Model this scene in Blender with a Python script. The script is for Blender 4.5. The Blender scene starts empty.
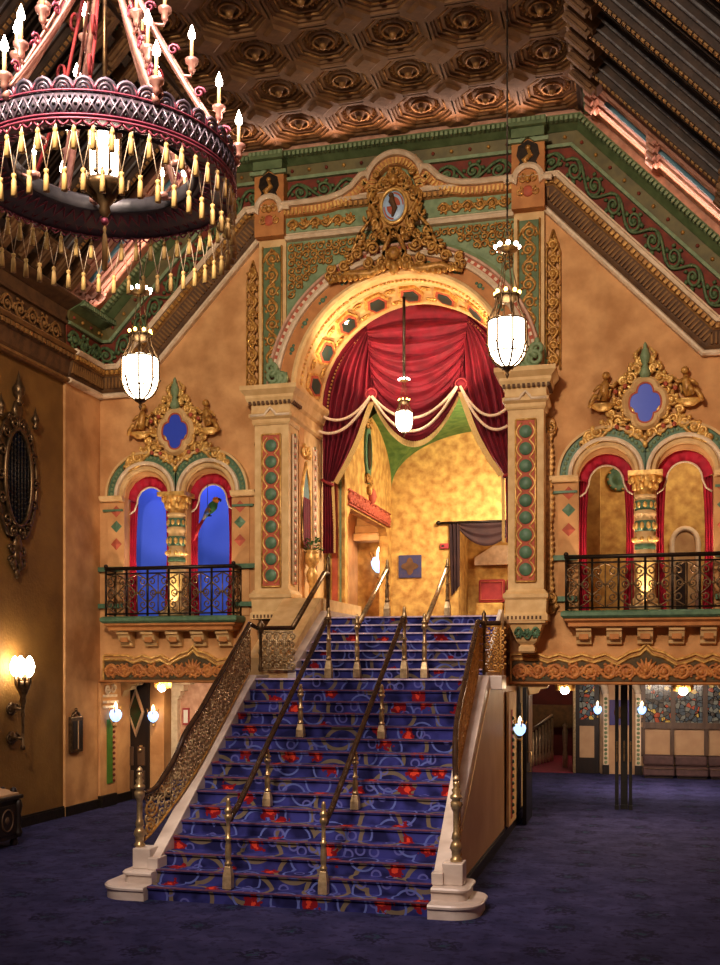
import bpy, math, random
from mathutils import Vector, Matrix
from mathutils.geometry import tessellate_polygon
random.seed(7)
PI = math.pi
sin, cos = math.sin, math.cos
COL = bpy.context.scene.collection

# ------------------------------------------------------------------ camera (level, lens shifted upwards)
F = 1050.0
HV = 665.0
EYE = 2.847
TH = math.atan(275 / 1050)
CS, SN = cos(TH), sin(TH)

def XZ(u, v, Y):
    k = (u - 360) / F
    D = Y / (CS + SN * k)
    return D * (CS * k - SN), EYE + (HV - v) * D / F

def YZ(u, v, X):
    k = (u - 360) / F
    Y = X * (CS + SN * k) / (CS * k - SN)
    D = Y / (CS + SN * k)
    return Y, EYE + (HV - v) * D / F

def FX(u, Y):
    return XZ(u, 0, Y)[0]

# ------------------------------------------------------------------ mesh builder
class MB:
    def __init__(s):
        s.v = []; s.f = []; s.sm = []
    def add(s, vs, fs, smooth=False):
        b = len(s.v)
        s.v.extend(tuple(p) for p in vs)
        for f in fs:
            s.f.append(tuple(i + b for i in f)); s.sm.append(smooth)
        return s
    def box(s, x0, x1, y0, y1, z0, z1):
        x0, x1 = min(x0, x1), max(x0, x1); y0, y1 = min(y0, y1), max(y0, y1); z0, z1 = min(z0, z1), max(z0, z1)
        return s.add([(x0,y0,z0),(x1,y0,z0),(x1,y1,z0),(x0,y1,z0),(x0,y0,z1),(x1,y0,z1),(x1,y1,z1),(x0,y1,z1)],
                     [(3,2,1,0),(4,5,6,7),(0,1,5,4),(1,2,6,5),(2,3,7,6),(3,0,4,7)])
    def lathe(s, prof, c, n=16, ax='z', smooth=True, sx=1., sy=1., a0=0., a1=2*PI, cap=True):
        vs, fs = [], []
        full = abs(a1 - a0 - 2*PI) < 1e-6
        m = n if full else n + 1
        for r, h in prof:
            for i in range(m):
                a = a0 + (a1 - a0) * i / n
                p = (r*cos(a)*sx, r*sin(a)*sy, h)
                if ax == 'y': p = (p[0], -h, p[1])
                elif ax == 'x': p = (h, p[0], p[1])
                vs.append((c[0]+p[0], c[1]+p[1], c[2]+p[2]))
        for k in range(len(prof)-1):
            for i in range(n):
                j = (i+1) % m if full else i+1
                fs.append((k*m+i, k*m+j, k*m+m+j, k*m+m+i))
        if full and cap:
            if prof[0][0] > 1e-5: fs.append(tuple(range(n-1, -1, -1)))
            if prof[-1][0] > 1e-5: fs.append(tuple((len(prof)-1)*m+i for i in range(n)))
        return s.add(vs, fs, smooth)
    def ball(s, c, r, n=8, sx=1, sy=1, sz=1):
        k = max(3, n//2)
        vs, fs = [], []
        for j in range(k+1):
            t = PI*j/k
            for i in range(n):
                a = 2*PI*i/n
                vs.append((c[0]+r*sx*sin(t)*cos(a), c[1]+r*sy*sin(t)*sin(a), c[2]-r*sz*cos(t)))
        for j in range(k):
            for i in range(n):
                fs.append((j*n+i, j*n+(i+1) % n, j*n+n+(i+1) % n, j*n+n+i))
        return s.add(vs, fs, True)
    def tube(s, pts, r, n=6, closed=False, flat=1.0, caps=True):
        P = [Vector(p) for p in pts]
        m = len(P)
        if m < 2: return s
        R = r if isinstance(r, (list, tuple)) else [r]*m
        T = []
        for i in range(m):
            if closed: t = P[(i+1) % m]-P[i-1]
            else: t = P[min(i+1, m-1)]-P[max(i-1, 0)]
            if t.length < 1e-9: t = Vector((0, 0, 1))
            T.append(t.normalized())
        ref = Vector((0, 1, 0)) if abs(T[0].y) < .8 else Vector((1, 0, 0))
        nn = (ref - T[0]*ref.dot(T[0])).normalized()
        vs, fs = [], []
        for i in range(m):
            nn = nn - T[i]*nn.dot(T[i])
            if nn.length < 1e-6: nn = T[i].orthogonal()
            nn.normalize()
            b = T[i].cross(nn)
            for k in range(n):
                a = 2*PI*k/n
                q = P[i] + nn*(R[i]*cos(a)*flat) + b*(R[i]*sin(a))
                vs.append((q.x, q.y, q.z))
        for i in range(m if closed else m-1):
            j = (i+1) % m
            for k in range(n):
                fs.append((i*n+k, i*n+(k+1) % n, j*n+(k+1) % n, j*n+k))
        if not closed and caps:
            fs.append(tuple(range(n-1, -1, -1))); fs.append(tuple((m-1)*n+k for k in range(n)))
        return s.add(vs, fs, True)
    def grid(s, fn, nu, nv, smooth=True):
        vs = [fn(i/nu, j/nv) for j in range(nv+1) for i in range(nu+1)]
        fs = [(j*(nu+1)+i, j*(nu+1)+i+1, (j+1)*(nu+1)+i+1, (j+1)*(nu+1)+i) for j in range(nv) for i in range(nu)]
        return s.add(vs, fs, smooth)
    def poly_plate(s, outer, holes, y0, y1, mp=None):
        """plate from an XZ outline with holes between depths y0 (front) and y1"""
        mp = mp or (lambda a, b, y: (a, y, b))
        loops = [outer] + list(holes)
        flat = [p for l in loops for p in l]
        tris = tessellate_polygon([[Vector((p[0], p[1], 0)) for p in l] for l in loops])
        N = len(flat)
        vs = [mp(p[0], p[1], y0) for p in flat] + [mp(p[0], p[1], y1) for p in flat]
        fs = []
        for t in tris:
            a, b, c = t
            A, B, C_ = flat[a], flat[b], flat[c]
            ar = (B[0]-A[0])*(C_[1]-A[1])-(B[1]-A[1])*(C_[0]-A[0])
            if ar < 0: t = (c, b, a)
            fs.append(tuple(t)); fs.append(tuple(i+N for i in reversed(t)))
        b = 0
        for l in loops:
            m = len(l)
            for i in range(m):
                j = (i+1) % m
                fs.append((b+i, b+N+i, b+N+j, b+j))
            b += m
        return s.add(vs, fs)
    def sweep(s, path, prof, mp, closed=False, smooth=False, cap=True):
        """profile (t across, d out) swept along a 2D path with mitred corners; mp(a, b, d) gives the world point"""
        m = len(path)
        vs, fs = [], []
        rows = [offset_path(path, t, closed) for t, d in prof]
        k = len(prof)
        for i in range(m):
            for q, (t, d) in enumerate(prof):
                a, b = rows[q][i]
                vs.append(mp(a, b, d))
        for i in range(m if closed else m-1):
            j = (i+1) % m
            for q in range(k-1):
                fs.append((i*k+q, j*k+q, j*k+q+1, i*k+q+1))
        if cap and not closed and k > 2:
            fs.append(tuple(range(k))); fs.append(tuple((m-1)*k+q for q in range(k-1, -1, -1)))
        return s.add(vs, fs, smooth)

def offset_path(path, t, closed=False):
    m = len(path); out = []
    for i in range(m):
        if closed: a, b, c = path[i-1], path[i], path[(i+1) % m]
        else: a, b, c = path[max(i-1, 0)], path[i], path[min(i+1, m-1)]
        def nrm(p, q):
            dx, dz = q[0]-p[0], q[1]-p[1]; L = math.hypot(dx, dz) or 1
            return (-dz/L, dx/L)
        n1 = nrm(a, b) if (a is not b) else nrm(b, c)
        n2 = nrm(b, c) if (c is not b) else n1
        nx, nz = n1[0]+n2[0], n1[1]+n2[1]
        L = math.hypot(nx, nz) or 1
        nx, nz = nx/L, nz/L
        d = max(.35, nx*n1[0]+nz*n1[1])
        out.append((b[0]+nx*t/d, b[1]+nz*t/d))
    return out

WL = {}
def wloc(o):
    return WL.get(o.name, Vector((0, 0, 0)))

def obj(name, mb, mat, parent=None, bevel=0, seg=2, autosm=None):
    me = bpy.data.meshes.new(name)
    if parent is not None:
        L = wloc(parent)
        vs = [(p[0]-L.x, p[1]-L.y, p[2]-L.z) for p in mb.v]
    else: vs = mb.v
    me.from_pydata(vs, [], mb.f)
    me.polygons.foreach_set('use_smooth', mb.sm)
    me.update()
    if mat is not None: me.materials.append(mat)
    o = bpy.data.objects.new(name, me); COL.objects.link(o)
    if parent is not None:
        o.parent = parent; WL[o.name] = wloc(parent)
    if bevel:
        b = o.modifiers.new('bevel', 'BEVEL'); b.width = bevel; b.segments = seg; b.limit_method = 'ANGLE'
    return o

def tag(o, label=None, cat=None, group=None, kind=None):
    if label: o['label'] = label
    if cat: o['category'] = cat
    if group: o['group'] = group
    if kind: o['kind'] = kind
    return o

def thing(name, label, cat, loc=(0, 0, 0), group=None, kind=None):
    o = bpy.data.objects.new(name, None); COL.objects.link(o)
    o.empty_display_size = .1
    o.location = loc; WL[o.name] = Vector(loc)
    return tag(o, label, cat, group, kind)

def struct(name, mb, mat, label=None, cat=None, parent=None, bevel=0):
    o = obj(name, mb, mat, parent, bevel)
    if parent is None: tag(o, label, cat, None, 'structure')
    return o

def copy_tree(o, parent=None):
    c = o.copy(); COL.objects.link(c)
    if parent is not None: c.parent = parent
    for ch in list(o.children): copy_tree(ch, c)
    return c

def dup(root, loc, label, group=None):
    r = copy_tree(root); r.location = loc; r['label'] = label
    if group: r['group'] = group
    WL[r.name] = Vector(loc)
    return r

# ------------------------------------------------------------------ motifs (2D)
def arc(cx, cz, r, a0, a1, n, rz=None):
    rz = rz or r
    return [(cx+r*cos(a0+(a1-a0)*i/n), cz+rz*sin(a0+(a1-a0)*i/n)) for i in range(n+1)]

def spiral(cx, cz, r, turns, ph, d=1, n=22, rin=.12):
    out = []
    for i in range(n+1):
        t = i/n
        rr = r*(1-t)**.8*(1-rin)+r*rin
        a = ph+d*turns*2*PI*t
        out.append((cx+rr*cos(a), cz+rr*sin(a)))
    return out

def taper(n, r0, r1):
    return [r0+(r1-r0)*i/(n-1) for i in range(n)]

def catmull(pts, n=6):
    out = []
    m = len(pts)
    for i in range(m-1):
        p0, p1, p2, p3 = pts[max(i-1, 0)], pts[i], pts[i+1], pts[min(i+2, m-1)]
        for k in range(n):
            t = k/n
            out.append(tuple(.5*((2*p1[j])+(-p0[j]+p2[j])*t+(2*p0[j]-5*p1[j]+4*p2[j]-p3[j])*t*t+(-p0[j]+3*p1[j]-3*p2[j]+p3[j])*t**3) for j in range(len(p1))))
    out.append(tuple(pts[-1]))
    return out

def rinceau(mb, L, Hh, mp, r=.02, n=None, leaf=True, turns=1.45):
    """running scroll of length L and height Hh; mp(s, t) -> world"""
    n = n or max(1, round(L/(Hh*.95)))
    p = L/n
    stem = []
    N = n*10
    for i in range(N+1):
        s = L*i/N
        stem.append(mp(s, Hh*.5+Hh*.36*sin(PI*s/p)))
    mb.tube(stem, r*1.05, 5)
    for i in range(n):
        sg = 1 if i % 2 == 0 else -1
        cx, cz = (i+.5)*p, Hh*.5-sg*Hh*.04
        R = min(p, Hh)*.36
        sp = spiral(cx, cz, R, turns, PI*.5*sg, -sg)
        mb.tube([mp(*q) for q in sp], taper(len(sp), r*1.15, r*.8), 5)
        mb.ball(mp(cx, cz), r*1.9, 6)
        if leaf:
            for k in range(5):
                a = PI*.5*sg+sg*(.5+k*.95)
                q0 = (cx+R*1.0*cos(a), cz+R*1.0*sin(a)); q1 = (cx+R*1.42*cos(a+.35*sg), cz+min(R*1.35, Hh*.48)*sin(a+.35*sg))
                q1 = (min(max(q1[0], 0.01), L-.01), min(max(q1[1], .02*Hh), .98*Hh))
                mid = ((q0[0]+q1[0])/2+.08*R, (q0[1]+q1[1])/2)
                mb.tube([mp(*q0), mp(*mid), mp(*q1)], [r*.8, r*1.5, r*.3], 5)

def s_scroll(mb, p0, p1, mp, r, d=1, end=.3):
    """S shaped scroll between two points, curled at both ends"""
    dx, dz = p1[0]-p0[0], p1[1]-p0[1]
    L = math.hypot(dx, dz); ux, uz = dx/L, dz/L; nx, nz = -uz, ux
    R = L*end*.5
    pts = []
    for i in range(13):
        t = 1-i/12
        a = t*1.6*PI; rr = R*(1-.75*t)
        pts.append((R+L*.0-rr*cos(a)-0, d*(rr*sin(a))))
    a0 = pts
    b0 = [(L-x, -y) for x, y in reversed(a0)]
    mid = []
    xa, ya = a0[-1]; xb, yb = b0[0]
    loc = a0+[(xa+(xb-xa)*t, ya+(yb-ya)*t+d*.10*L*sin(2*PI*t)) for t in (.2, .35, .5, .65, .8)]+b0
    pts3 = [mp(p0[0]+ux*x+nx*y, p0[1]+uz*x+nz*y) for x, y in loc]
    mb.tube(pts3, r, 5)

# ------------------------------------------------------------------ materials
MATS = {}
def _nodes(m):
    m.use_nodes = True
    nt = m.node_tree; nt.nodes.clear()
    out = nt.nodes.new('ShaderNodeOutputMaterial'); b = nt.nodes.new('ShaderNodeBsdfPrincipled')
    nt.links.new(b.outputs[0], out.inputs[0])
    return nt, b, out

def N(nt, t, **kw):
    n = nt.nodes.new(t)
    for k, v in kw.items():
        if k.startswith('i_'): n.inputs[k[2:].replace('_', ' ')].default_value = v
        else: setattr(n, k, v)
    return n

def ramp(nt, stops, interp='LINEAR'):
    r = nt.nodes.new('ShaderNodeValToRGB'); cr = r.color_ramp; cr.interpolation = interp
    while len(cr.elements) < len(stops): cr.elements.new(.5)
    for e, (p, c) in zip(cr.elements, stops):
        e.position = p; e.color = (*c, 1) if len(c) == 3 else c
    return r

def coords(nt, scale=(1, 1, 1)):
    tc = nt.nodes.new('ShaderNodeTexCoord'); mp = nt.nodes.new('ShaderNodeMapping')
    mp.inputs['Scale'].default_value = scale
    nt.links.new(tc.outputs['Object'], mp.inputs[0])
    return mp

def mat(name, a, b=None, rough=.6, metal=0., scale=3., bump=0., bscale=None, detail=5, spec=.5, lo=.35, hi=.65, sheen=0, stretch=(1, 1, 1)):
    m = bpy.data.materials.new(name); nt, p, out = _nodes(m)
    p.inputs['Roughness'].default_value = rough; p.inputs['Metallic'].default_value = metal
    p.inputs['Specular IOR Level'].default_value = spec
    if sheen:
        p.inputs['Sheen Weight'].default_value = sheen; p.inputs['Sheen Roughness'].default_value = .4
        p.inputs['Sheen Tint'].default_value = (1, .25, .3, 1)
    mp = coords(nt, stretch)
    if b is None: b = tuple(x*.8 for x in a)
    nz = N(nt, 'ShaderNodeTexNoise'); nz.inputs['Scale'].default_value = scale; nz.inputs['Detail'].default_value = detail
    nt.links.new(mp.outputs[0], nz.inputs['Vector'])
    r = ramp(nt, [(lo, a), (hi, b)])
    nt.links.new(nz.outputs[0], r.inputs[0]); nt.links.new(r.outputs[0], p.inputs['Base Color'])
    if bump:
        n2 = N(nt, 'ShaderNodeTexNoise'); n2.inputs['Scale'].default_value = bscale or scale*6; n2.inputs['Detail'].default_value = 6
        nt.links.new(mp.outputs[0], n2.inputs['Vector'])
        bp = N(nt, 'ShaderNodeBump'); bp.inputs['Strength'].default_value = bump; bp.inputs['Distance'].default_value = .02
        nt.links.new(n2.outputs[0], bp.inputs['Height']); nt.links.new(bp.outputs[0], p.inputs['Normal'])
    MATS[name] = m
    return m

def emit(name, col, strength, base=None):
    m = bpy.data.materials.new(name); nt, p, out = _nodes(m)
    p.inputs['Base Color'].default_value = (*(base or col), 1)
    p.inputs['Emission Color'].default_value = (*col, 1); p.inputs['Emission Strength'].default_value = strength
    p.inputs['Roughness'].default_value = .3
    nz = N(nt, 'ShaderNodeTexNoise'); nz.inputs['Scale'].default_value = 6
    r = ramp(nt, [(.3, tuple(x*.9 for x in col)), (.7, col)])
    nt.links.new(nz.outputs[0], r.inputs[0]); nt.links.new(r.outputs[0], p.inputs['Emission Color'])
    return m

M = {}
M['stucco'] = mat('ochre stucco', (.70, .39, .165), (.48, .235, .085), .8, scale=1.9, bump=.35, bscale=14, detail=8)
M['stucco_shade'] = mat('shaded ochre stucco', (.27, .135, .026), (.185, .085, .015), .75, scale=1.3, bump=.4, bscale=18, detail=8)  # side wall copy of the stucco, its dim light put into the colour
M['stucco_gold'] = mat('sponged golden plaster', (.66, .42, .12), (.40, .20, .045), .75, scale=5, bump=.3, bscale=16, detail=9)
M['cream'] = mat('cream painted plaster', (.72, .50, .24), (.60, .38, .16), .65, scale=5, bump=.1)
M['pale'] = mat('pale rose plaster', (.62, .38, .26), (.46, .25, .16), .6, scale=6, bump=.1)
M['white'] = mat('warm white moulding', (.78, .62, .44), (.64, .48, .31), .55, scale=8)
M['gold'] = mat('old gold leaf', (.62, .34, .085), (.30, .13, .025), .42, .22, scale=14, bump=.2, bscale=40)
M['gold_bright'] = mat('bright gold leaf', (.86, .56, .18), (.50, .26, .065), .36, .28, scale=12, bump=.15, bscale=40)
M['brown'] = mat('dark brown plaster', (.16, .075, .025), (.09, .04, .014), .7, scale=6, bump=.2)
M['ribbrown'] = mat('amber brown plaster', (.30, .15, .04), (.20, .09, .022), .65, scale=6)
M['red'] = mat('terracotta red paint', (.24, .045, .018), (.14, .025, .012), .7, scale=6)
M['redpanel'] = mat('brick red panel paint', (.50, .12, .06), (.40, .09, .045), .7, scale=8)
M['green'] = mat('antique green paint', (.15, .20, .085), (.09, .13, .05), .6, scale=6)
M['green_lt'] = mat('sage green paint', (.25, .32, .17), (.17, .23, .11), .6, scale=8)
M['olive'] = mat('olive paint', (.17, .13, .035), (.11, .085, .022), .6, scale=6)
M['verdigris'] = mat('verdigris paint', (.125, .225, .125), (.075, .145, .08), .5, scale=9)
M['orange'] = mat('orange paint', (.55, .24, .07), (.43, .17, .045), .65, scale=5)
M['ceil_brown'] = mat('umber ceiling plaster', (.19, .092, .032), (.11, .05, .017), .6, scale=4, bump=.2)
M['ceil_dark'] = mat('dark painted timber', (.075, .042, .026), (.035, .02, .013), .55, scale=4, bump=.2)
M['ceil_edge'] = mat('dull gilded ceiling edge', (.40, .22, .075), (.22, .11, .035), .5, .3, scale=10)
M['iron'] = mat('black wrought iron', (.035, .025, .018), (.06, .04, .025), .4, .7, scale=20)
M['bronze'] = mat('aged bronze', (.20, .125, .06), (.10, .06, .03), .38, .8, scale=16)
M['brass'] = mat('aged brass', (.66, .50, .28), (.42, .30, .15), .34, .75, scale=18)
M['brass_pale'] = mat('pale brass', (.72, .55, .33), (.55, .40, .22), .38, .6, scale=18)
M['handrail'] = mat('dark polished handrail', (.075, .04, .022), (.04, .02, .012), .22, .2, scale=9)
M['marble'] = mat('veined cream marble', (.70, .61, .54), (.52, .43, .37), .3, scale=2.2, detail=10, stretch=(1, 1, 2.5))
M['velvet'] = mat('crimson velvet', (.20, .002, .016), (.125, .001, .010), .75, scale=5, sheen=.12)
M['velvet_lit'] = mat('lit crimson velvet', (.46, .006, .035), (.32, .003, .022), .7, scale=5, sheen=.2)  # copy for the window curtains, lamplight put into the colour
M['fringe'] = mat('gold fringe', (.70, .50, .20), (.48, .32, .10), .7, scale=60, stretch=(4, 4, .3))
M['rope'] = mat('cream silk rope', (.78, .62, .45), (.60, .45, .30), .6, scale=40)
M['wood'] = mat('dark carved oak', (.028, .013, .007), (.014, .007, .005), .45, scale=7, bump=.2, stretch=(1, 1, .2))
M['wood_mid'] = mat('brown oak', (.14, .075, .038), (.085, .045, .024), .45, scale=8, stretch=(1, 1, .2))
M['tan'] = mat('tan wall panel', (.52, .33, .18), (.46, .28, .15), .7, scale=4)
M['tassel'] = mat('gold silk tassel', (.72, .50, .20), (.55, .35, .12), .6, scale=30, stretch=(6, 6, .5))
M['ringmetal'] = mat('slate lilac metal', (.12, .11, .15), (.19, .13, .16), .4, .55, scale=12)
M['ringpink'] = mat('rose enamelled edge', (.42, .10, .15), (.30, .07, .12), .4, .3, scale=12)
M['pinkmetal'] = mat('rose gilt metal', (.60, .33, .26), (.42, .20, .17), .38, .5, scale=12)
M['cordred'] = mat('red cord', (.28, .02, .02), (.18, .012, .015), .7, scale=30)
M['wax'] = mat('ivory candle tube', (.80, .58, .32), (.72, .48, .22), .5, scale=10)
M['sofa'] = mat('plum brown upholstery', (.11, .055, .05), (.075, .036, .034), .7, scale=8)
M['redseat'] = mat('rose red upholstery', (.40, .05, .05), (.32, .035, .04), .7, scale=8)
M['blackiron'] = mat('black steel door frame', (.012, .01, .009), (.02, .016, .014), .4, .3, scale=8)
M['leaf'] = mat('green leaves', (.10, .26, .08), (.05, .15, .04), .55, scale=14)
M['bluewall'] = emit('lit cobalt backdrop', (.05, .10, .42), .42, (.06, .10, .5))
M['bluepane'] = emit('deep blue glass', (.03, .06, .30), .35, (.03, .05, .30))
M['bluetile'] = mat('dark blue painted plaque', (.035, .04, .13), (.06, .045, .10), .5, scale=14)
M['lamp'] = emit('glowing opal glass', (1, .90, .72), 9)
M['lamp_mid'] = emit('warm lit glass', (1, .80, .50), 3)
M['lamp_yellow'] = emit('amber bulb', (1, .62, .16), 9)
M['lamp_white'] = emit('white bulb', (1, .93, .80), 22)
M['lamp_blue'] = emit('blue lit glass bowl', (.34, .55, 1.0), 1.7)
M['skin_putti'] = M['gold']
# ------------------------------------------------------------------ special materials
def math_node(nt, op, a, b=None, c=None):
    n = nt.nodes.new('ShaderNodeMath'); n.operation = op
    for i, x in enumerate((a, b, c)):
        if x is None: continue
        if isinstance(x, (int, float)): n.inputs[i].default_value = x
        else: nt.links.new(x, n.inputs[i])
    return n.outputs[0]

def mixc(nt, fac, a, b):
    n = nt.nodes.new('ShaderNodeMix'); n.data_type = 'RGBA'
    if isinstance(fac, (int, float)): n.inputs[0].default_value = fac
    else: nt.links.new(fac, n.inputs[0])
    for k, x in ((6, a), (7, b)):
        if isinstance(x, tuple): n.inputs[k].default_value = (*x, 1)
        else: nt.links.new(x, n.inputs[k])
    return n.outputs[2]

def stair_carpet():
    m = bpy.data.materials.new('stair carpet'); nt, p, out = _nodes(m)
    p.inputs['Roughness'].default_value = .85; p.inputs['Specular IOR Level'].default_value = .2
    tc = nt.nodes.new('ShaderNodeTexCoord'); sp = nt.nodes.new('ShaderNodeSeparateXYZ'); nt.links.new(tc.outputs['Object'], sp.inputs[0])
    yz = math_node(nt, 'ADD', sp.outputs[1], sp.outputs[2])
    cb = nt.nodes.new('ShaderNodeCombineXYZ'); nt.links.new(sp.outputs[0], cb.inputs[0]); nt.links.new(yz, cb.inputs[1])
    def vor(scale, rnd, off=(0, 0, 0)):
        mp = nt.nodes.new('ShaderNodeMapping'); mp.inputs['Location'].default_value = off
        nt.links.new(cb.outputs[0], mp.inputs[0])
        v = nt.nodes.new('ShaderNodeTexVoronoi'); v.voronoi_dimensions = '2D'; v.inputs['Scale'].default_value = scale; v.inputs['Randomness'].default_value = rnd
        nt.links.new(mp.outputs[0], v.inputs['Vector'])
        return v
    def ring(v, r, w):
        d = math_node(nt, 'ABSOLUTE', math_node(nt, 'SUBTRACT', v.outputs['Distance'], r))
        return math_node(nt, 'LESS_THAN', d, w)
    nz = N(nt, 'ShaderNodeTexNoise'); nz.inputs['Scale'].default_value = 3.2; nt.links.new(cb.outputs[0], nz.inputs['Vector'])
    rb = ramp(nt, [(.40, (.014, .013, .075)), (.60, (.045, .046, .22))]); nt.links.new(nz.outputs[0], rb.inputs[0])
    col = rb.outputs[0]
    v1 = vor(1.5, .9); col = mixc(nt, math_node(nt, 'MULTIPLY', ring(v1, .40, .040), .85), col, (.20, .15, .085))
    v2 = vor(2.0, .9, (3.3, 1.7, 0)); col = mixc(nt, ring(v2, .34, .026), col, (.12, .15, .40))
    v4 = vor(2.9, 1., (7.1, 4.2, 0)); col = mixc(nt, math_node(nt, 'MULTIPLY', ring(v4, .16, .035), .8), col, (.13, .13, .38))
    # red flowers with an orange eye
    v3 = vor(1.55, .75, (.4, 9.1, 0))
    n2 = N(nt, 'ShaderNodeTexNoise'); n2.inputs['Scale'].default_value = 13; nt.links.new(cb.outputs[0], n2.inputs['Vector'])
    dist = math_node(nt, 'ADD', v3.outputs['Distance'], math_node(nt, 'MULTIPLY', math_node(nt, 'SUBTRACT', n2.outputs[0], .5), .42))
    col = mixc(nt, math_node(nt, 'LESS_THAN', dist, .15), col, (.22, .008, .016))
    col = mixc(nt, math_node(nt, 'LESS_THAN', dist, .06), col, (.60, .06, .03))
    # nosing lines are separate strips
    nt.links.new(col, p.inputs['Base Color'])
    n3 = N(nt, 'ShaderNodeTexNoise'); n3.inputs['Scale'].default_value = 300
    bp = N(nt, 'ShaderNodeBump'); bp.inputs['Strength'].default_value = .3; bp.inputs['Distance'].default_value = .004
    nt.links.new(n3.outputs[0], bp.inputs['Height']); nt.links.new(bp.outputs[0], p.inputs['Normal'])
    return m
M['carpet'] = stair_carpet()

def floor_carpet():
    m = bpy.data.materials.new('lobby carpet'); nt, p, out = _nodes(m)
    p.inputs['Roughness'].default_value = .9; p.inputs['Specular IOR Level'].default_value = .15
    mp = coords(nt)
    nz = N(nt, 'ShaderNodeTexNoise'); nz.inputs['Scale'].default_value = 2.5; nz.inputs['Detail'].default_value = 10; nt.links.new(mp.outputs[0], nz.inputs['Vector'])
    rb = ramp(nt, [(.35, (.028, .028, .088)), (.65, (.054, .050, .138))]); nt.links.new(nz.outputs[0], rb.inputs[0])
    v = nt.nodes.new('ShaderNodeTexVoronoi'); v.voronoi_dimensions = '2D'; v.inputs['Scale'].default_value = 1.05; v.inputs['Randomness'].default_value = .25
    nt.links.new(mp.outputs[0], v.inputs['Vector'])
    n2 = N(nt, 'ShaderNodeTexNoise'); n2.inputs['Scale'].default_value = 14; nt.links.new(mp.outputs[0], n2.inputs['Vector'])
    d = math_node(nt, 'ADD', v.outputs['Distance'], math_node(nt, 'MULTIPLY', math_node(nt, 'SUBTRACT', n2.outputs[0], .5), .5))
    c1 = mixc(nt, math_node(nt, 'LESS_THAN', math_node(nt, 'ABSOLUTE', math_node(nt, 'SUBTRACT', d, .13)), .05), rb.outputs[0], (.016, .014, .05))
    c2 = mixc(nt, math_node(nt, 'LESS_THAN', d, .04), c1, (.02, .05, .08))
    n4 = N(nt, 'ShaderNodeTexNoise'); n4.inputs['Scale'].default_value = 9; n4.inputs['Detail'].default_value = 4; nt.links.new(mp.outputs[0], n4.inputs['Vector'])
    c3 = mixc(nt, math_node(nt, 'MULTIPLY', math_node(nt, 'GREATER_THAN', n4.outputs[0], .57), .55), c2, (.016, .014, .05))
    nt.links.new(c3, p.inputs['Base Color'])
    n3 = N(nt, 'ShaderNodeTexNoise'); n3.inputs['Scale'].default_value = 250; nt.links.new(mp.outputs[0], n3.inputs['Vector'])
    bp = N(nt, 'ShaderNodeBump'); bp.inputs['Strength'].default_value = .4; bp.inputs['Distance'].default_value = .006
    nt.links.new(n3.outputs[0], bp.inputs['Height']); nt.links.new(bp.outputs[0], p.inputs['Normal'])
    return m
M['floor'] = floor_carpet()

def stained():
    m = bpy.data.materials.new('stained glass'); nt, p, out = _nodes(m)
    p.inputs['Roughness'].default_value = .15
    mp = coords(nt)
    v = nt.nodes.new('ShaderNodeTexVoronoi'); v.inputs['Scale'].default_value = 9; nt.links.new(mp.outputs[0], v.inputs['Vector'])
    sp = nt.nodes.new('ShaderNodeSeparateColor'); nt.links.new(v.outputs['Color'], sp.inputs[0])
    r = ramp(nt, [(0, (.10, .12, .13)), (.35, (.22, .22, .18)), (.6, (.12, .10, .08)), (.78, (.42, .10, .05)), (.92, (.60, .40, .10))], 'CONSTANT')
    nt.links.new(sp.outputs[0], r.inputs[0])
    v2 = nt.nodes.new('ShaderNodeTexVoronoi'); v2.feature = 'DISTANCE_TO_EDGE'; v2.inputs['Scale'].default_value = 9; nt.links.new(mp.outputs[0], v2.inputs['Vector'])
    c = mixc(nt, math_node(nt, 'LESS_THAN', v2.outputs['Distance'], .05), r.outputs[0], (.01, .01, .01))
    nt.links.new(c, p.inputs['Base Color']); nt.links.new(c, p.inputs['Emission Color']); p.inputs['Emission Strength'].default_value = .12
    return m
M['stained'] = stained()

M['ceil_panel'] = mat('dark umber boarding', (.034, .020, .012), (.016, .010, .007), .6, scale=5)
M['greyline'] = mat('blue grey highlight line', (.20, .19, .19), (.12, .10, .10), .5, scale=9)  # rafter highlights put in as coloured lines
M['rose'] = mat('dusky rose plaster', (.56, .31, .215), (.38, .19, .125), .65, scale=7)
M['green_scroll'] = mat('sage scroll paint', (.13, .19, .075), (.06, .10, .04), .55, scale=12)
# ------------------------------------------------------------------ shell
XC = -4.25           # axis of the gable wall
YB = 19.0            # face of the back wall
XL, XR = -10.4, 2.1
ZC = 12.8  # set below
PATH = [(XL, 8.15), (XC-5.36, 8.15), (XC-2.68, 10.93), (XC+2.68, 10.93), (XC+5.36, 8.15), (XR, 8.15)]
CEIL = offset_path(PATH, 1.78)
CEIL = [(XL, CEIL[1][1])] + CEIL[1:-1] + [(XR, CEIL[4][1])]
ZC = CEIL[2][1]
XA, RA, ZA = -4.17, 2.0, 8.0      # arch

mb = MB(); mb.box(-15, 8, -1.5, 31, -.12, 0)
struct('floor', mb, M['floor'], 'dark blue violet patterned lobby carpet with small dark motifs', 'floor')

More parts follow.
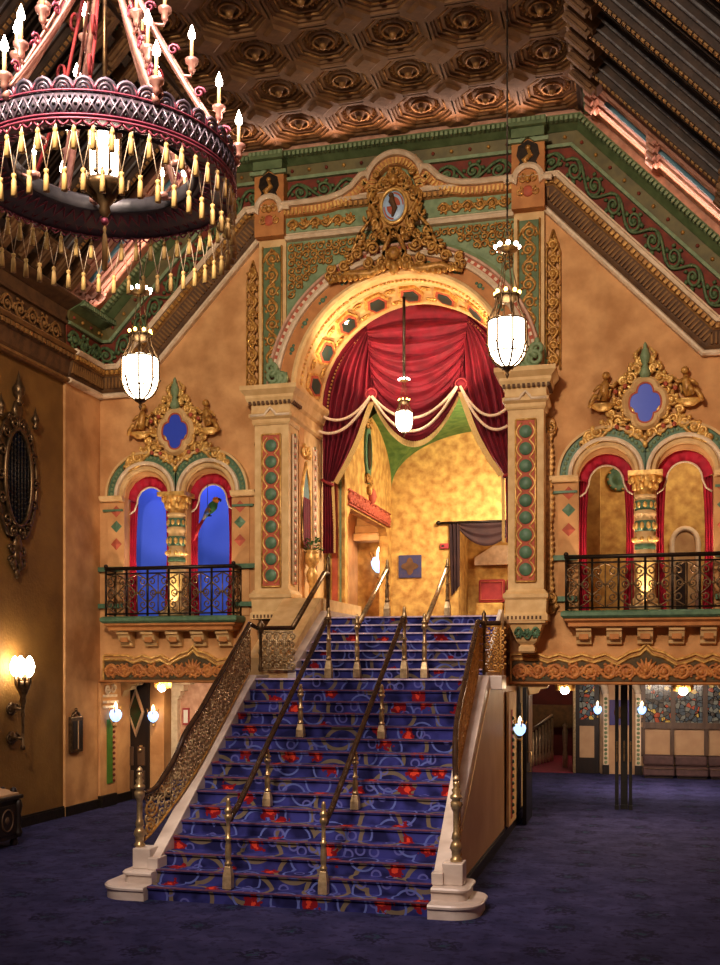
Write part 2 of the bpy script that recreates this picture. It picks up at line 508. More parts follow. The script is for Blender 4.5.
mb = MB(); mb.box(XL-.3, XL, -1.5, 19.0, 0, 9.9)
wl = struct('wall_left', mb, M['stucco_shade'], 'dim ochre stucco side wall with the wall lamp and oval grille', 'wall')
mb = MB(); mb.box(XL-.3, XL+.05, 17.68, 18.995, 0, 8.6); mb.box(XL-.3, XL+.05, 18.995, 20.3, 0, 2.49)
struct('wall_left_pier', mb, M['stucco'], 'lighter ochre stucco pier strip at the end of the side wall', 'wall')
mb = MB(); mb.box(XR, XR+.3, -1.5, 19, 0, 9.9)
struct('wall_right', mb, M['stucco'], 'ochre stucco side wall past the twin window', 'wall')
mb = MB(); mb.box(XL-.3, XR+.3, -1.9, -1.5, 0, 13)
struct('wall_front', mb, M['stucco_shade'], 'ochre stucco wall behind the viewpoint', 'wall')

# back wall with arch notch and twin window holes
WINC = (XC-4.42, XC+4.42)
def arch_hole(cx, hw, z0, zs, n=18):
    return [(cx-hw, z0), (cx+hw, z0)] + arc(cx, zs, hw, 0, PI, n)
holes = []
for wc in WINC:
    for s in (-1, 1):
        holes.append(arch_hole(wc+s*.665, .475, 3.80, 6.12))
ZW = 2.5
outer = [(XL, ZW), (XA-RA, ZW), (XA-RA, ZA)] + arc(XA, ZA, RA, PI, 0, 40)[1:-1] + [(XA+RA, ZA), (XA+RA, ZW), (XR+.3, ZW)] + \
        [(XR+.3, CEIL[4][1]+.0), CEIL[4], CEIL[3], CEIL[2], CEIL[1], (XL, CEIL[0][1])]
mb = MB(); mb.poly_plate(outer, holes, YB, YB+.32)
struct('wall_back', mb, M['stucco'], 'tall gabled ochre stucco back wall pierced by the great arch', 'wall')

# ceilings: flat coffered middle, sloping rafter sides
def slope_pts(i, j): return CEIL[i], CEIL[j]
for nm, i, j, lab in (('ceiling_slope_left', 1, 2, 'dark sloping timbered ceiling behind the candle chandelier'),
                      ('ceiling_slope_right', 4, 3, 'dark sloping timbered ceiling with rafters at the upper right')):
    a, b = CEIL[i], CEIL[j]
    e = (XL-.1, a[1]) if i == 1 else (XR+.1, a[1])
    mb = MB()
    vs = []
    for y in (-1.5, YB+.3):
        vs += [(e[0], y, e[1]), (a[0], y, a[1]), (b[0], y, b[1]), (b[0], y, b[1]+.2), (a[0], y, a[1]+.3), (e[0], y, e[1]+.3)]
    fs = [(k, (k+1) % 6, 6+(k+1) % 6, 6+k) for k in range(6)]
    mb.add(vs, fs)
    sl = struct(nm, mb, M['ceil_panel'], lab, 'ceiling')
    L = math.hypot(b[0]-a[0], b[1]-a[1]); ux, uz = (b[0]-a[0])/L, (b[1]-a[1])/L
    nx, nz = (uz, -ux) if i == 1 else (-uz, ux)      # towards the room
    if nz > 0: nx, nz = -nx, -nz
    def SP(s, d, y): return (a[0]+ux*s+nx*d, y, a[1]+uz*s+nz*d)
    # first bay beside the cornice: stepped pale mouldings washed by the cove light
    def strip(mb, y0, y1, s0, s1, d, e=0.0):
        v = [SP(s0, e, y0), SP(s1, e, y0), SP(s1, e, y1), SP(s0, e, y1), SP(s0, d, y0), SP(s1, d, y0), SP(s1, d, y1), SP(s0, d, y1)]
        mb.add(v, [(3,2,1,0),(4,5,6,7),(0,1,5,4),(1,2,6,5),(2,3,7,6),(3,0,4,7)])
    mb = MB()
    strip(mb, 17.5, 18.95, 0, L, .03)
    for k in range(7): strip(mb, 18.62-.17*k, 18.72-.17*k, .05, L-.25, .045+.02*(k % 2))
    strip(mb, 17.45, 17.58, 0, L-.2, .16)
    obj('cove_moulding', mb, M['rose'], sl)
    mb = MB(); strip(mb, 18.06, 18.10, .2, L-.55, .10)
    obj('blue_line', mb, mat('blue ceiling line', (.12, .28, .36), rough=.5), sl)
    mb = MB()
    for s in (.25, .25+L*.5, L-.22):
        for k in range(4):
            yy = 18.55-.28*k
            strip(mb, yy-.11, yy+.11, s-.13, s+.13, .12)
            strip(mb, yy-.06, yy+.06, s-.08, s+.08, .18)
    obj('carved_block', mb, M['rose'], sl)
    # rafters
    y = 16.9
    for q in range(12):
        mb = MB()
        for k in range(5): strip(mb, y+.33+.11*k, y+.37+.11*k, 0, L, .035+.02*(k % 2))
        obj('board_fillet', mb, M['ceil_dark'], sl)
        mb = MB()
        strip(mb, y-.22, y+.22, 0, L, .10); strip(mb, y-.15, y+.15, 0, L, .20); strip(mb, y-.07, y+.07, 0, L, .28)
        r = obj('rafter', mb, M['ceil_dark'], sl)
        mb = MB()
        for k in range(int(L/.09)):
            strip(mb, y-.03, y+.03, .05+k*.09, .11+k*.09, .30, .275)
        obj('bead_line', mb, M['ceil_edge'], r)
        mb = MB(); strip(mb, y-.16, y-.13, 0, L, .212, .19); strip(mb, y-.235, y-.205, 0, L, .11, .08); obj('highlight_line', mb, M['greyline'], r)
        y -= 1.05
    for s in (.35, L-.3):
        mb = MB(); strip(mb, -1.2, 17.5, s-.16, s+.16, .16); strip(mb, -1.2, 17.5, s-.08, s+.08, .24)
        pu = obj('purlin', mb, M['ceil_dark'], sl)
        mb = MB(); yy = 17.35
        while yy > 3:
            strip(mb, yy-.15, yy+.15, s-.30, s+.30, .28); strip(mb, yy-.10, yy+.10, s-.20, s+.20, .33); strip(mb, yy-.05, yy+.05, s-.26, s+.26, .36)
            yy -= .525
        obj('carved_block', mb, M['ceil_brown'], pu)

# flat part: octagonal coffers
x0c, x1c = CEIL[2][0], CEIL[3][0]
NCX = 6; PCH = (x1c-x0c)/NCX
mb = MB(); mb.box(x0c-.1, x1c+.1, -1.5, YB+.3, ZC+.42, ZC+.5)
ce = struct('ceiling', mb, M['ceil_brown'], 'coffered umber ceiling of stepped octagons above the arch', 'ceiling')
def coffer_unit():
    h = PCH/2
    mbx = MB()
    A = h*.94; R8 = A/cos(PI/8)
    def ring8(ap, z): return [(ap/cos(PI/8)*cos(PI/8+k*PI/4), ap/cos(PI/8)*sin(PI/8+k*PI/4), z) for k in range(8)]
    prof = [(.98*h, 0), (.90*h, 0), (.90*h, .04), (.82*h, .04), (.82*h, .08), (.74*h, .08), (.68*h, .11), (.60*h, .10), (.56*h, .10)]
    vs = []
    for ap, z in prof: vs += ring8(ap, z)
    fs = []
    for k in range(len(prof)-1):
        for i in range(8): fs.append((k*8+(i+1) % 8, k*8+i, k*8+8+i, k*8+8+(i+1) % 8))
    mbx.add(vs, fs)
    mbx.lathe([(.57*h, .10), (.54*h, .16), (.46*h, .20), (.42*h, .13), (.34*h, .10), (.28*h, .13), (.16*h, .13), (.12*h, .05), (0.0001, .03)], (0, 0, 0), 16, cap=False)
    # corner infill with a raised diamond
    o8 = ring8(.98*h, 0)
    for sx, sy, i, j in ((1, 1, 0, 1), (-1, 1, 2, 3), (-1, -1, 4, 5), (1, -1, 6, 7)):
        c = (sx*h, sy*h, 0)
        p, q = o8[i], o8[j]
        e1 = (sx*h, p[1], 0) if abs(p[0]) > abs(p[1]) else (p[0], sy*h, 0)
        e2 = (q[0], sy*h, 0) if abs(q[1]) > abs(q[0]) else (sx*h, q[1], 0)
        mbx.add([p, e1, c, e2, q], [(0, 1, 2, 3, 4)])
        d = .045
        mbx.add([(c[0]-sx*.0, c[1]-sy*h*.42, 0), c, (c[0]-sx*h*.42, c[1], 0), (c[0], c[1]-sy*h*.30, -d), (c[0], c[1], -d), (c[0]-sx*h*.30, c[1], -d)], [(3, 4, 5), (0, 3, 5, 2), (0, 2, 1)])
    mbb = MB()
    n = 20
    for k in range(n):
        a = 2*PI*k/n
        mbb.ball((.49*h*cos(a), .49*h*sin(a), .17), .045, 6, sz=1.3)
    for k in range(8):
        a0, a1 = PI/8+k*PI/4, PI/8+(k+1)*PI/4
        r8 = .70*h/cos(PI/8)
        mbb.tube([(r8*cos(a0), r8*sin(a0), .09), (r8*cos(a1), r8*sin(a1), .09)], .02, 4)
    mbb.tube([(.30*h*cos(q), .30*h*sin(q), .09) for q in [2*PI*i/20 for i in range(20)]], .022, 5, closed=True); mbb.ball((0, 0, .03), .06, 8)
    return mbx, mbb
ua, ub = coffer_unit()
first = None
for iy in range(9):
    for ix in range(NCX):
        x = x0c+(ix+.5)*PCH; y = 18.95-PCH*(iy+.5)
        if first is None:
            WL['__tmp'] = Vector((0, 0, 0))
            first = obj('coffer', ua, M['ceil_brown']); first.parent = ce; first.location = (x, y, ZC)
            g = obj('gilt_beading', ub, M['ceil_edge']); g.parent = first
        else:
            c = first.copy(); COL.objects.link(c); c.parent = ce; c.location = (x, y, ZC)
            g2 = g.copy(); COL.objects.link(g2); g2.parent = c
# ridge moulding where the flat meets the slopes
for sgn, xx in ((-1, x0c), (1, x1c)):
    mb = MB(); mb.box(xx-.10, xx+.10, -1.5, 18.9, ZC-.12, ZC+.05); mb.box(xx-.16, xx+.16, -1.5, 18.9, ZC-.05, ZC+.05)
    e = obj('edge_moulding', mb, M['ceil_dark'], ce)
    mb = MB(); mb.box(xx-.05, xx+.05, -1.5, 18.9, ZC-.16, ZC-.12); obj('green_fillet', mb, M['verdigris'], e)

# ------------------------------------------------------------------ gable band (trim)
def mpb(a, b, d): return (a, YB-d, b)
t1 = thing('trim_1', 'stepped green and red gable cornice band following the roof slope', 'cornice', (XC, YB, 8.15), None, 'structure')
def band(name, prof, m, path=PATH, mp=mpb, parent=t1):
    mb = MB(); mb.sweep(path, prof, mp); return obj(name, mb, m, parent)
BAND = [('lower_moulding', [(0, 0), (0, .10), (.03, .14), (.07, .14), (.10, .09), (.10, 0)], 'white'),
        ('ribbed_band', [(.10, .06), (.16, .10), (.40, .16), (.40, 0)], 'brown'),
        ('bead_moulding', [(.40, .0), (.40, .17), (.46, .22), (.52, .22), (.52, 0)], 'ribbrown'),
        ('white_moulding', [(.52, 0), (.52, .26), (.57, .31), (.60, .25), (.63, .24), (.63, 0)], 'white'),
        ('frieze_ground', [(.63, .03), (1.10, .03), (1.10, 0)], 'red'),
        ('green_fillet', [(1.10, 0), (1.10, .10), (1.15, .12), (1.17, .06), (1.17, 0)], 'green_lt'),
        ('olive_band', [(1.17, .06), (1.36, .10), (1.36, 0)], 'olive'),
        ('cove_back', [(1.50, .01), (1.80, .01), (1.80, 0)], 'rose'),
        ('crown_moulding', [(1.36, 0), (1.36, .12), (1.42, .24), (1.46, .34), (1.50, .40), (1.52, .40), (1.52, 0)], 'green')]
for n_, pr, m_ in BAND: band(n_, pr, M[m_])

def along(path, t, step):
    """points and tangents along the offset of a path"""
    pp = offset_path(path, t)
    for (a, b) in zip(pp[:-1], pp[1:]):
        L = math.hypot(b[0]-a[0], b[1]-a[1])
        if L < 1e-4: continue
        ux, uz = (b[0]-a[0])/L, (b[1]-a[1])/L
        n = max(1, int(round(L/step)))
        for i in range(n):
            s = L*(i+.5)/n
            yield (a[0]+ux*s, a[1]+uz*s), (ux, uz)

def tick(mb, p, u, w, hgt, d0, d1, mp=mpb):
    """small block on the band: w along, hgt across"""
    nx, nz = -u[1], u[0]
    vs = []
    for d in (d0, d1):
        for a, b in ((-w/2, -hgt/2), (w/2, -hgt/2), (w/2, hgt/2), (-w/2, hgt/2)):
            vs.append(mp(p[0]+u[0]*a+nx*b, p[1]+u[1]*a+nz*b, d))
    mb.add(vs, [(3,2,1,0),(4,5,6,7),(0,1,5,4),(1,2,6,5),(2,3,7,6),(3,0,4,7)])

def band_details(path, parent, mp, mats=('ribbrown', 'gold', 'green_lt', 'green_scroll')):
    mb = MB()
    for p, u in along(path, .28, .075): tick(mb, p, u, .032, .20, .10, .155, mp)
    obj('rib_row', mb, M[mats[0]], parent)
    mb = MB()
    for p, u in along(path, .46, .10): tick(mb, p, u, .06, .08, .20, .255, mp)
    obj('bead_row', mb, M[mats[1]], parent)
    mb = MB()
    for p, u in along(path, 1.46, .085): tick(mb, p, u, .05, .07, .30, .40, mp)
    obj('dentil_row', mb, M[mats[2]], parent)
    mb = MB()
    for k, (p, u) in enumerate(along(path, 1.265, .34)):
        q = mp(p[0], p[1], .09)
        if k % 2 == 0: mb.ball(q, .036, 8)
    obj('gold_dot', mb, M['gold'], parent)
    mb = MB()
    for k, (p, u) in enumerate(along(path, 1.265, .34)):
        if k % 2: mb.ball(mp(p[0], p[1], .09), .034, 8)
    obj('red_dot', mb, M['red'], parent)
    mb = MB()
    lo, hi = offset_path(path, .66), offset_path(path, 1.07)
    for i in range(len(path)-1):
        a, b = lo[i], lo[i+1]; c, d = hi[i], hi[i+1]
        La = math.hypot(b[0]-a[0], b[1]-a[1]); Lb = math.hypot(d[0]-c[0], d[1]-c[1]); L = (La+Lb)/2
        if L < .3: continue
        def mq(s, t, a=a, b=b, c=c, d=d, L=L):
            f = s/L; g = t/.41
            x0, z0 = a[0]+(b[0]-a[0])*f, a[1]+(b[1]-a[1])*f
            x1, z1 = c[0]+(d[0]-c[0])*f, c[1]+(d[1]-c[1])*f
            return mp(x0+(x1-x0)*g, z0+(z1-z0)*g, .06)
        rinceau(mb, L, .41, mq, .030, max(1, round(L/.46)))
    obj('scroll_relief', mb, M[mats[3]], parent)
band_details(PATH, t1, mpb)

# the same cornice returning along the left wall
t2 = thing('trim_2', 'dark brown carved cornice running along the dim side wall', 'cornice', (XL, 10, 8.15), None, 'structure')
def mpl(a, b, d): return (XL+d, -a, b)
PL = [(-17.68, 8.15), (-2.0, 8.15)]
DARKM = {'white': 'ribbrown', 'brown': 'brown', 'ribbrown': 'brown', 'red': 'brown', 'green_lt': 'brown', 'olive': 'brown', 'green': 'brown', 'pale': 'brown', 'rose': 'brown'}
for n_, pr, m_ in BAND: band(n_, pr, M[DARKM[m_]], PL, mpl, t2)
mb = MB()
rinceau(mb, 12, .41, lambda s, t: (XL+.07, 17.5-s, 8.15+.66+t), .02)
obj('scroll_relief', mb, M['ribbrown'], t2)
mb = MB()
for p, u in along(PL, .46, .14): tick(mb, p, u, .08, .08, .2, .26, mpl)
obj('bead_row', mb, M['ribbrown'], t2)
t2b = thing('trim_3', 'green and red cornice return on the lit pier in the corner', 'cornice', (XL, 18.3, 8.15), None, 'structure')
PL2 = [(-18.95, 8.15), (-17.68, 8.15)]
def mpl2(a, b, d): return (XL+.05+d, -a, b)
for n_, pr, m_ in BAND: band(n_, pr, M[m_], PL2, mpl2, t2b)
band_details(PL2, t2b, mpl2)
# ------------------------------------------------------------------ great arch
YP = 18.4            # front of the arch piers
YT = 20.7            # back of the arch tunnel
ta = thing('trim_4', 'broad round arch moulding with painted soffit framing the red curtain', 'arch', (XA, YB, ZA), None, 'structure')
def arch_ring(name, prof, m, n=56, y=YB, parent=ta, R0=0.0):
    """prof: (radius, depth out of the wall)"""
    mb = MB()
    def fn(i, q):
        a = PI*i/n
        r, d = prof[q]
        return (XA+r*cos(a), y-d, ZA+r*sin(a))
    vs = [fn(i, q) for i in range(n+1) for q in range(len(prof))]
    k = len(prof)
    fs = [(i*k+q, i*k+q+1, (i+1)*k+q+1, (i+1)*k+q) for i in range(n) for q in range(k-1)]
    mb.add(vs, fs, False)
    return obj(name, mb, m, parent)
arch_ring('inner_roll', [(2.0, 0), (2.0, .22), (2.04, .26), (2.09, .25), (2.11, .20)], M['cream'])
arch_ring('orange_band', [(2.10, .20), (2.34, .20)], M['orange'])
arch_ring('white_roll', [(2.33, .20), (2.34, .26), (2.38, .28), (2.44, .24), (2.45, .18)], M['white'])
arch_ring('checker_band', [(2.44, .19), (2.53, .19)], M['redpanel'])
arch_ring('outer_roll', [(2.52, .19), (2.54, .23), (2.58, .23), (2.60, .16), (2.60, 0)], M['pale'])
arch_ring('green_edge', [(2.60, .10), (2.68, .06), (2.68, 0)], M['green_lt'])
mb = MB()
for i in range(58):
    a = PI*(i+.5)/58
    c = Vector((XA+2.485*cos(a), YB-.20, ZA+2.485*sin(a)))
    for da in (-.011, .011):
        pass
    rr = [(2.46, a-.013), (2.51, a-.013), (2.51, a+.013), (2.46, a+.013)]
    vs = [(XA+r*cos(t), YB-.19, ZA+r*sin(t)) for r, t in rr]+[(XA+r*cos(t), YB-.205, ZA+r*sin(t)) for r, t in rr]
    mb.add(vs, [(4,5,6,7),(0,1,5,4),(1,2,6,5),(2,3,7,6),(3,0,4,7)])
obj('white_checker', mb, M['white'], ta)
mb = MB()
for i in range(13):
    a = PI*(i+.5)/13
    c = (XA+2.22*cos(a), YB-.20, ZA+2.22*sin(a))
    mb.ball(c, .05, 8, sy=.35)
    for da in (-.035, .035): mb.ball((XA+2.22*cos(a+da), YB-.20, ZA+2.22*sin(a+da)), .03, 6, sy=.4)
obj('green_rosette', mb, M['verdigris'], ta)
# soffit and jambs of the tunnel
mb = MB()
n = 48
def tun(i, y, r): 
    a = PI*i/n
    return (XA+r*cos(a), y, ZA+r*sin(a))
ys = [YB-.22, YB, YB+.12, YB+.20, YB+.26, YT-.40, YT-.32, YT-.26, YT-.10, YT]
rs = [RA, RA, RA, RA-.03, RA, RA, RA-.04, RA-.02, RA-.07, RA-.08]
vs = [tun(i, ys[q], rs[q]) for i in range(n+1) for q in range(len(ys))]
k = len(ys)
fs = [(i*k+q, (i+1)*k+q, (i+1)*k+q+1, i*k+q+1) for i in range(n) for q in range(k-1)]
mb.add(vs, fs, False)
so = obj('soffit', mb, M['cream'], ta)
mb = MB()
for q in (0, 1):
    vs = []
mbg = MB(); mbt = MB(); mbr = MB()
def on_soffit(a, y, r=RA-.012): return (XA+r*cos(a), y, ZA+r*sin(a))
ym = (YB+.26+YT-.40)/2
for c in range(9):
    a0 = PI*(c+.5)/9
    hexo = [(-.13, 0), (-.075, .42), (.075, .42), (.13, 0), (.075, -.42), (-.075, -.42)]
    def plate(mb, sc, lift):
        vs = [on_soffit(a0+p*sc, ym+q*sc, RA-lift) for p, q in hexo]+[on_soffit(a0+p*sc, ym+q*sc, RA+.01) for p, q in hexo]
        fs = [tuple(range(6))]+[(i, (i+1) % 6, 6+(i+1) % 6, 6+i) for i in range(6)]
        mb.add(vs, fs)
    plate(mbg, 1.0, .05); plate(mbr, .80, .06); plate(mbt, .60, .075)
    for s in (-1, 1):
        for e in (-1, 1):
            pts = spiral(0, 0, .05, 1.2, PI/2*(1-s), s*e, 12)
            mbg.tube([on_soffit(a0+PI/18*.92*s+p, ym+e*.30+q*2, RA-.03) for p, q in pts], .016, 5)
obj('cartouche_frame', mbg, M['gold_bright'], so); obj('cartouche_red', mbr, M['redpanel'], so); obj('cartouche_panel', mbt, mat('deep teal panel', (.03, .07, .065), (.05, .05, .03), .4, scale=9), so)
mb = MB()
for y in (YB+.05, YT-.2):
    for i in range(80):
        a = PI*(i+.5)/80
        mb.ball(on_soffit(a, y, RA-.02 if y < 20 else RA-.12), .028, 6)
obj('soffit_beading', mb, M['gold_bright'], so)
# back face of the tunnel closing the gap around the curtain opening is the upper hall wall (built later)

# ------------------------------------------------------------------ arch piers
def lobed_panel(mb_red, mb_green, mb_line, x, z0, z1, w, y):
    """vertical red panel with a chain of green discs in a wavy cream line"""
    mb_red.box(x-w/2, x+w/2, y-.012, y, z0, z1)
    nd = 9
    p = (z1-z0-.12)/nd
    for i in range(nd):
        zc = z0+.06+p*(i+.5)
        mb_green.lathe([(.001, .0), (p*.37, .0), (p*.38, -.004), (p*.38, -.02)], (x, y-.03, zc), 12, 'y')
    for s in (-1, 1):
        pts = []
        for i in range(nd*8+1):
            t = i/8
            pts.append((x+s*(p*.22+p*.30*abs(sin(PI*t))), y-.018, z0+.06+p*t))
        mb_line.tube(pts, .016, 5)
    for (a0, b0, a1, b1) in ((x-w/2, z0, x-w/2, z1), (x+w/2, z0, x+w/2, z1), (x-w/2, z0, x+w/2, z0), (x-w/2, z1, x+w/2, z1)):
        mb_line.tube([(a0, y-.012, b0), (a1, y-.012, b1)], .018, 4)

def rect_sweep(mb, x0, x1, y0, y1, prof):
    """moulding profile (out, z) swept round a rectangular pier"""
    vs, fs = [], []
    for o, z in prof:
        vs += [(x0-o, y0-o, z), (x1+o, y0-o, z), (x1+o, y1, z), (x0-o, y1, z)]
    for k in range(len(prof)-1):
        for i in range(4):
            j = (i+1) % 4
            fs.append((k*4+i, k*4+j, k*4+4+j, k*4+4+i))
    fs.append((3, 2, 1, 0)); e = (len(prof)-1)*4; fs.append((e, e+1, e+2, e+3))
    mb.add(vs, fs)

def pier(x0, x1, zb, label, left):
    t = thing('arch_pier', label, 'pillar', ((x0+x1)/2, YP, zb), 'piers carrying the great arch')
    Y1 = YB-.004
    mb = MB(); mb.box(x0+.02, x1-.02, YP+.02, Y1, zb, 8.0)
    sh = obj('shaft', mb, M['cream'], t)
    mb = MB()
    rect_sweep(mb, x0, x1, YP, Y1, [(0, 7.30), (.02, 7.34), (.02, 7.40), (.07, 7.44), (.07, 7.50), (.03, 7.52), (.03, 7.66), (.08, 7.70), (.12, 7.78), (.12, 7.83), (.20, 7.92), (.20, 8.0), (0.0, 8.01)])
    cp = obj('capital', mb, M['cream'], t)
    mb = MB()
    xx = x0-.06
    while xx < x1+.06:
        mb.box(xx, xx+.045, YP-.10, YP-.02, 7.665, 7.725); xx += .085
    for side in (x1+.02,) :
        yy = YP
        while yy < Y1-.1:
            mb.box(side, side+.08, yy, yy+.045, 7.665, 7.725); yy += .085
    obj('dentil_row', mb, M['brown'], cp)
    mb = MB()
    xm = (x0+x1)/2; w = x1-x0
    mb.tube([(x0-.03, YP-.06, 7.47), (xm-.16*w, YP-.06, 7.47), (xm-.10*w, YP-.06, 7.53), (xm, YP-.06, 7.60), (xm+.10*w, YP-.06, 7.53), (xm+.16*w, YP-.06, 7.47), (x1+.03, YP-.06, 7.47)], .028, 6)
    obj('pointed_fillet', mb, M['white'], cp)
    # base
    mb = MB()
    rect_sweep(mb, x0, x1, YP, Y1, [(0, zb), (.05, zb), (.05, zb+.10), (.02, zb+.14), (.03, zb+.36), (.06, zb+.40), (.06, zb+.46), (.02, zb+.50), (0, zb+.54)])
    bs = obj('base', mb, M['cream'], t)
    mb = MB()
    for k in range(int((x1-x0)/.07)):
        mb.box(x0+.01+k*.07, x0+.045+k*.07, YP-.055, YP-.03, zb+.02, zb+.08)
    obj('ribbing', mb, M['brown'], bs)
    r_, g_, l_ = MB(), MB(), MB()
    lobed_panel(r_, g_, l_, xm, 4.30, 7.12, (x1-x0)*.52, YP+.005)
    pn = obj('front_panel', r_, M['redpanel'], t)
    obj('green_disc', g_, M['verdigris'], pn); obj('wavy_line', l_, M['gold_bright'], pn)
    # scalloped gilt edging on the outer flank
    xo = x0+.02 if left else x1-.02
    sd = -1 if left else 1
    ol = [(xo, zb+.15)]
    nl = 150
    for k in range(nl+1):
        f = k/nl; z = zb+.15+(7.25-zb-.15)*f
        w = .085+.035*abs(sin(PI*f*4.5))+.014*sin(2*PI*f*34)+(.10*max(0, 1-abs(f-.04)/.06))+(.07*max(0, 1-abs(f-.94)/.05))
        ol.append((xo+sd*w, z))
    ol.append((xo, 7.25))
    if left: ol = list(reversed(ol))
    else: ol = ol[::1]
    mb = MB(); mb.poly_plate(ol, [], YB-.10, YB-.02)
    mb.tube([(p, YB-.10, q) for p, q in ol], .018, 5)
    for z, r in ((7.05, .09), (zb+.40, .11)):
        pts = spiral(0, 0, r, 1.3, PI/2, -sd, 16)
        mb.tube([(xo+sd*.08+p, YB-.12, z+q) for p, q in pts], .028, 5)
    obj('gilt_edging', mb, M['gold'], t)
    if not left:
        # carved corbel under the pier
        mb = MB()
        n_ = 8
        for k in range(n_):
            f0, f1 = k/n_, (k+1)/n_
        rect_sweep(mb, xm-.01, xm+.01, YP+.30, YB-.004, [(.10, 3.06), (.13, 3.09), (.13, 3.16), (.10, 3.2), (.16, 3.26), (.22, 3.40), (.27, 3.55), (.33, 3.58), (.33, zb)])
        cb = obj('corbel', mb, M['cream'], t)
        mb = MB()
        rinceau(mb, .44, .26, lambda s, q: (xm-.20+s, YP+.30-.185-.40*q, 3.27+q), .022, 3)
        obj('corbel_scroll', mb, M['verdigris'], cb)
    return t
PX_L = (XA-RA-.70, XA-RA)
PX_R = (XA+RA, XA+RA+.66)
pier(PX_L[0], PX_L[1], 3.70, 'broad cream pier at the left foot of the great arch, red panel of green discs', True)
pier(PX_R[0], PX_R[1], 3.62, 'cream pier at the right foot of the great arch, standing on a carved corbel', False)

# jambs of the arch tunnel
for nm, xa, xb in (('wall_jamb_left', XA-RA-.35, XA-RA-.003), ('wall_jamb_right', XA+RA+.003, XA+RA+.35)):
    mb = MB(); mb.box(xa, xb, YB+.325, YT, 3.6, 8.0)
    struct(nm, mb, M['cream'], 'cream jamb of the great arch, %s' % ('left, with niche' if 'left' in nm else 'right'), 'wall')
mb = MB()
for s_, xj in ((1, XA-RA), (-1, XA+RA)):
    prof = [(0, 7.40), (.05, 7.44), (.05, 7.50), (.02, 7.52), (.02, 7.66), (.08, 7.70), (.12, 7.83), (.18, 7.92), (.18, 8.0), (0, 8.0)]
    vs = [(xj+s_*o, y, z) for y in (YB, YT-.3) for o, z in prof]; k = len(prof)
    mb.add(vs, [(q, q+1, k+q+1, k+q) if s_ > 0 else (q, k+q, k+q+1, q+1) for q in range(k-1)]+[tuple(k+q for q in range(k))])
obj('jamb_impost', mb, M['cream'], ta)
tj = thing('trim_10', 'painted bead strips and pointed niche on the left jamb of the great arch', 'niche', (XA-RA, YB, 4), None, 'structure')
# jamb face seen through the arch: bead strips and a pointed niche with a little red curtain
xs = XA-RA+.002
mw, mr, mg = MB(), MB(), MB()
for y0 in (YP+.28, YP+1.55):
    mr.box(xs, xs+.012, y0-.07, y0+.11, 4.35, 7.15)
    for k in range(14):
        z = 4.45+k*.2
        mw.ball((xs+.015, y0+.02, z), .055, 8, sx=.4)
        mg.ball((xs+.015, y0+.02, z+.1), .034, 6, sx=.5)
    for dy in (-.08, .12): mw.tube([(xs+.01, y0+dy, 4.35), (xs+.01, y0+dy, 7.15)], .02, 5)
js = obj('jamb_strip', mr, M['redpanel'], tj)
obj('bead', mw, M['white'], js); obj('green_bead', mg, M['verdigris'], js)
# niche
y0, y1 = YP+.72, YP+1.22
ol = [(y0, 5.1), (y1, 5.1), (y1, 6.2), (y1-.1, 6.45), ((y0+y1)/2, 6.75), (y0+.1, 6.45), (y0, 6.2)]
mb = MB(); mb.poly_plate(ol, [], 0, .01, lambda a, b, y: (xs+.012-y, a, b))
ni = obj('niche', mb, mat('blue green niche paint', (.12, .25, .26), (.08, .17, .2), .5), tj)
mb = MB(); mb.tube([(xs+.015, a, b) for a, b in ol], .035, 6, closed=True); mb.ball((xs+.03, (y0+y1)/2, 6.9), .09, 8); 
for s in (-1, 1):
    pts = spiral(0, 0, .13, 1.3, PI/2, s, 14)
    mb.tube([(xs+.03, (y0+y1)/2+s*.17+p, 6.95+q) for p, q in pts], .03, 5)
obj('niche_frame', mb, M['gold_bright'], ni)
mb = MB()
mb.grid(lambda u, v: (xs+.03+.015*sin(u*20), y0+.05+(y1-y0-.1)*u, 5.12+.95*v), 16, 3)
obj('niche_curtain', mb, M['velvet'], ni)

# green shell scroll figures resting on the capitals
def shell(x, label, sg):
    t = thing('scroll_ornament', label, 'ornament', (x, YP+.2, 8.02))
    mb = MB(); mb.lathe([(.001, 0), (.16, 0), (.18, .04), (.10, .08), (.001, .1)], (x, YP+.2, 8.022), 14); obj('foot', mb, M['green_lt'], t)
    mb = MB()
    for k, (r, z, dx) in enumerate(((.17, 8.22, 0), (.12, 8.38, -.05), (.11, 8.2, .15))):
        sp = spiral(0, 0, r, 1.5, -PI/2, sg, 20)
        mb.tube([(x+sg*dx+p, YP+.2, z+.01+q) for p, q in sp], taper(len(sp), .06, .03), 6)
    mb.ball((x-sg*.05, YP+.2, 8.52), .055, 8, sz=1.5)
    obj('volute', mb, M['green_lt'], t)
shell(PX_L[0]+.32, 'green scroll ornament perched on the left pier capital', 1)
shell(PX_R[0]+.46, 'green scroll ornament perched on the right pier capital', -1)

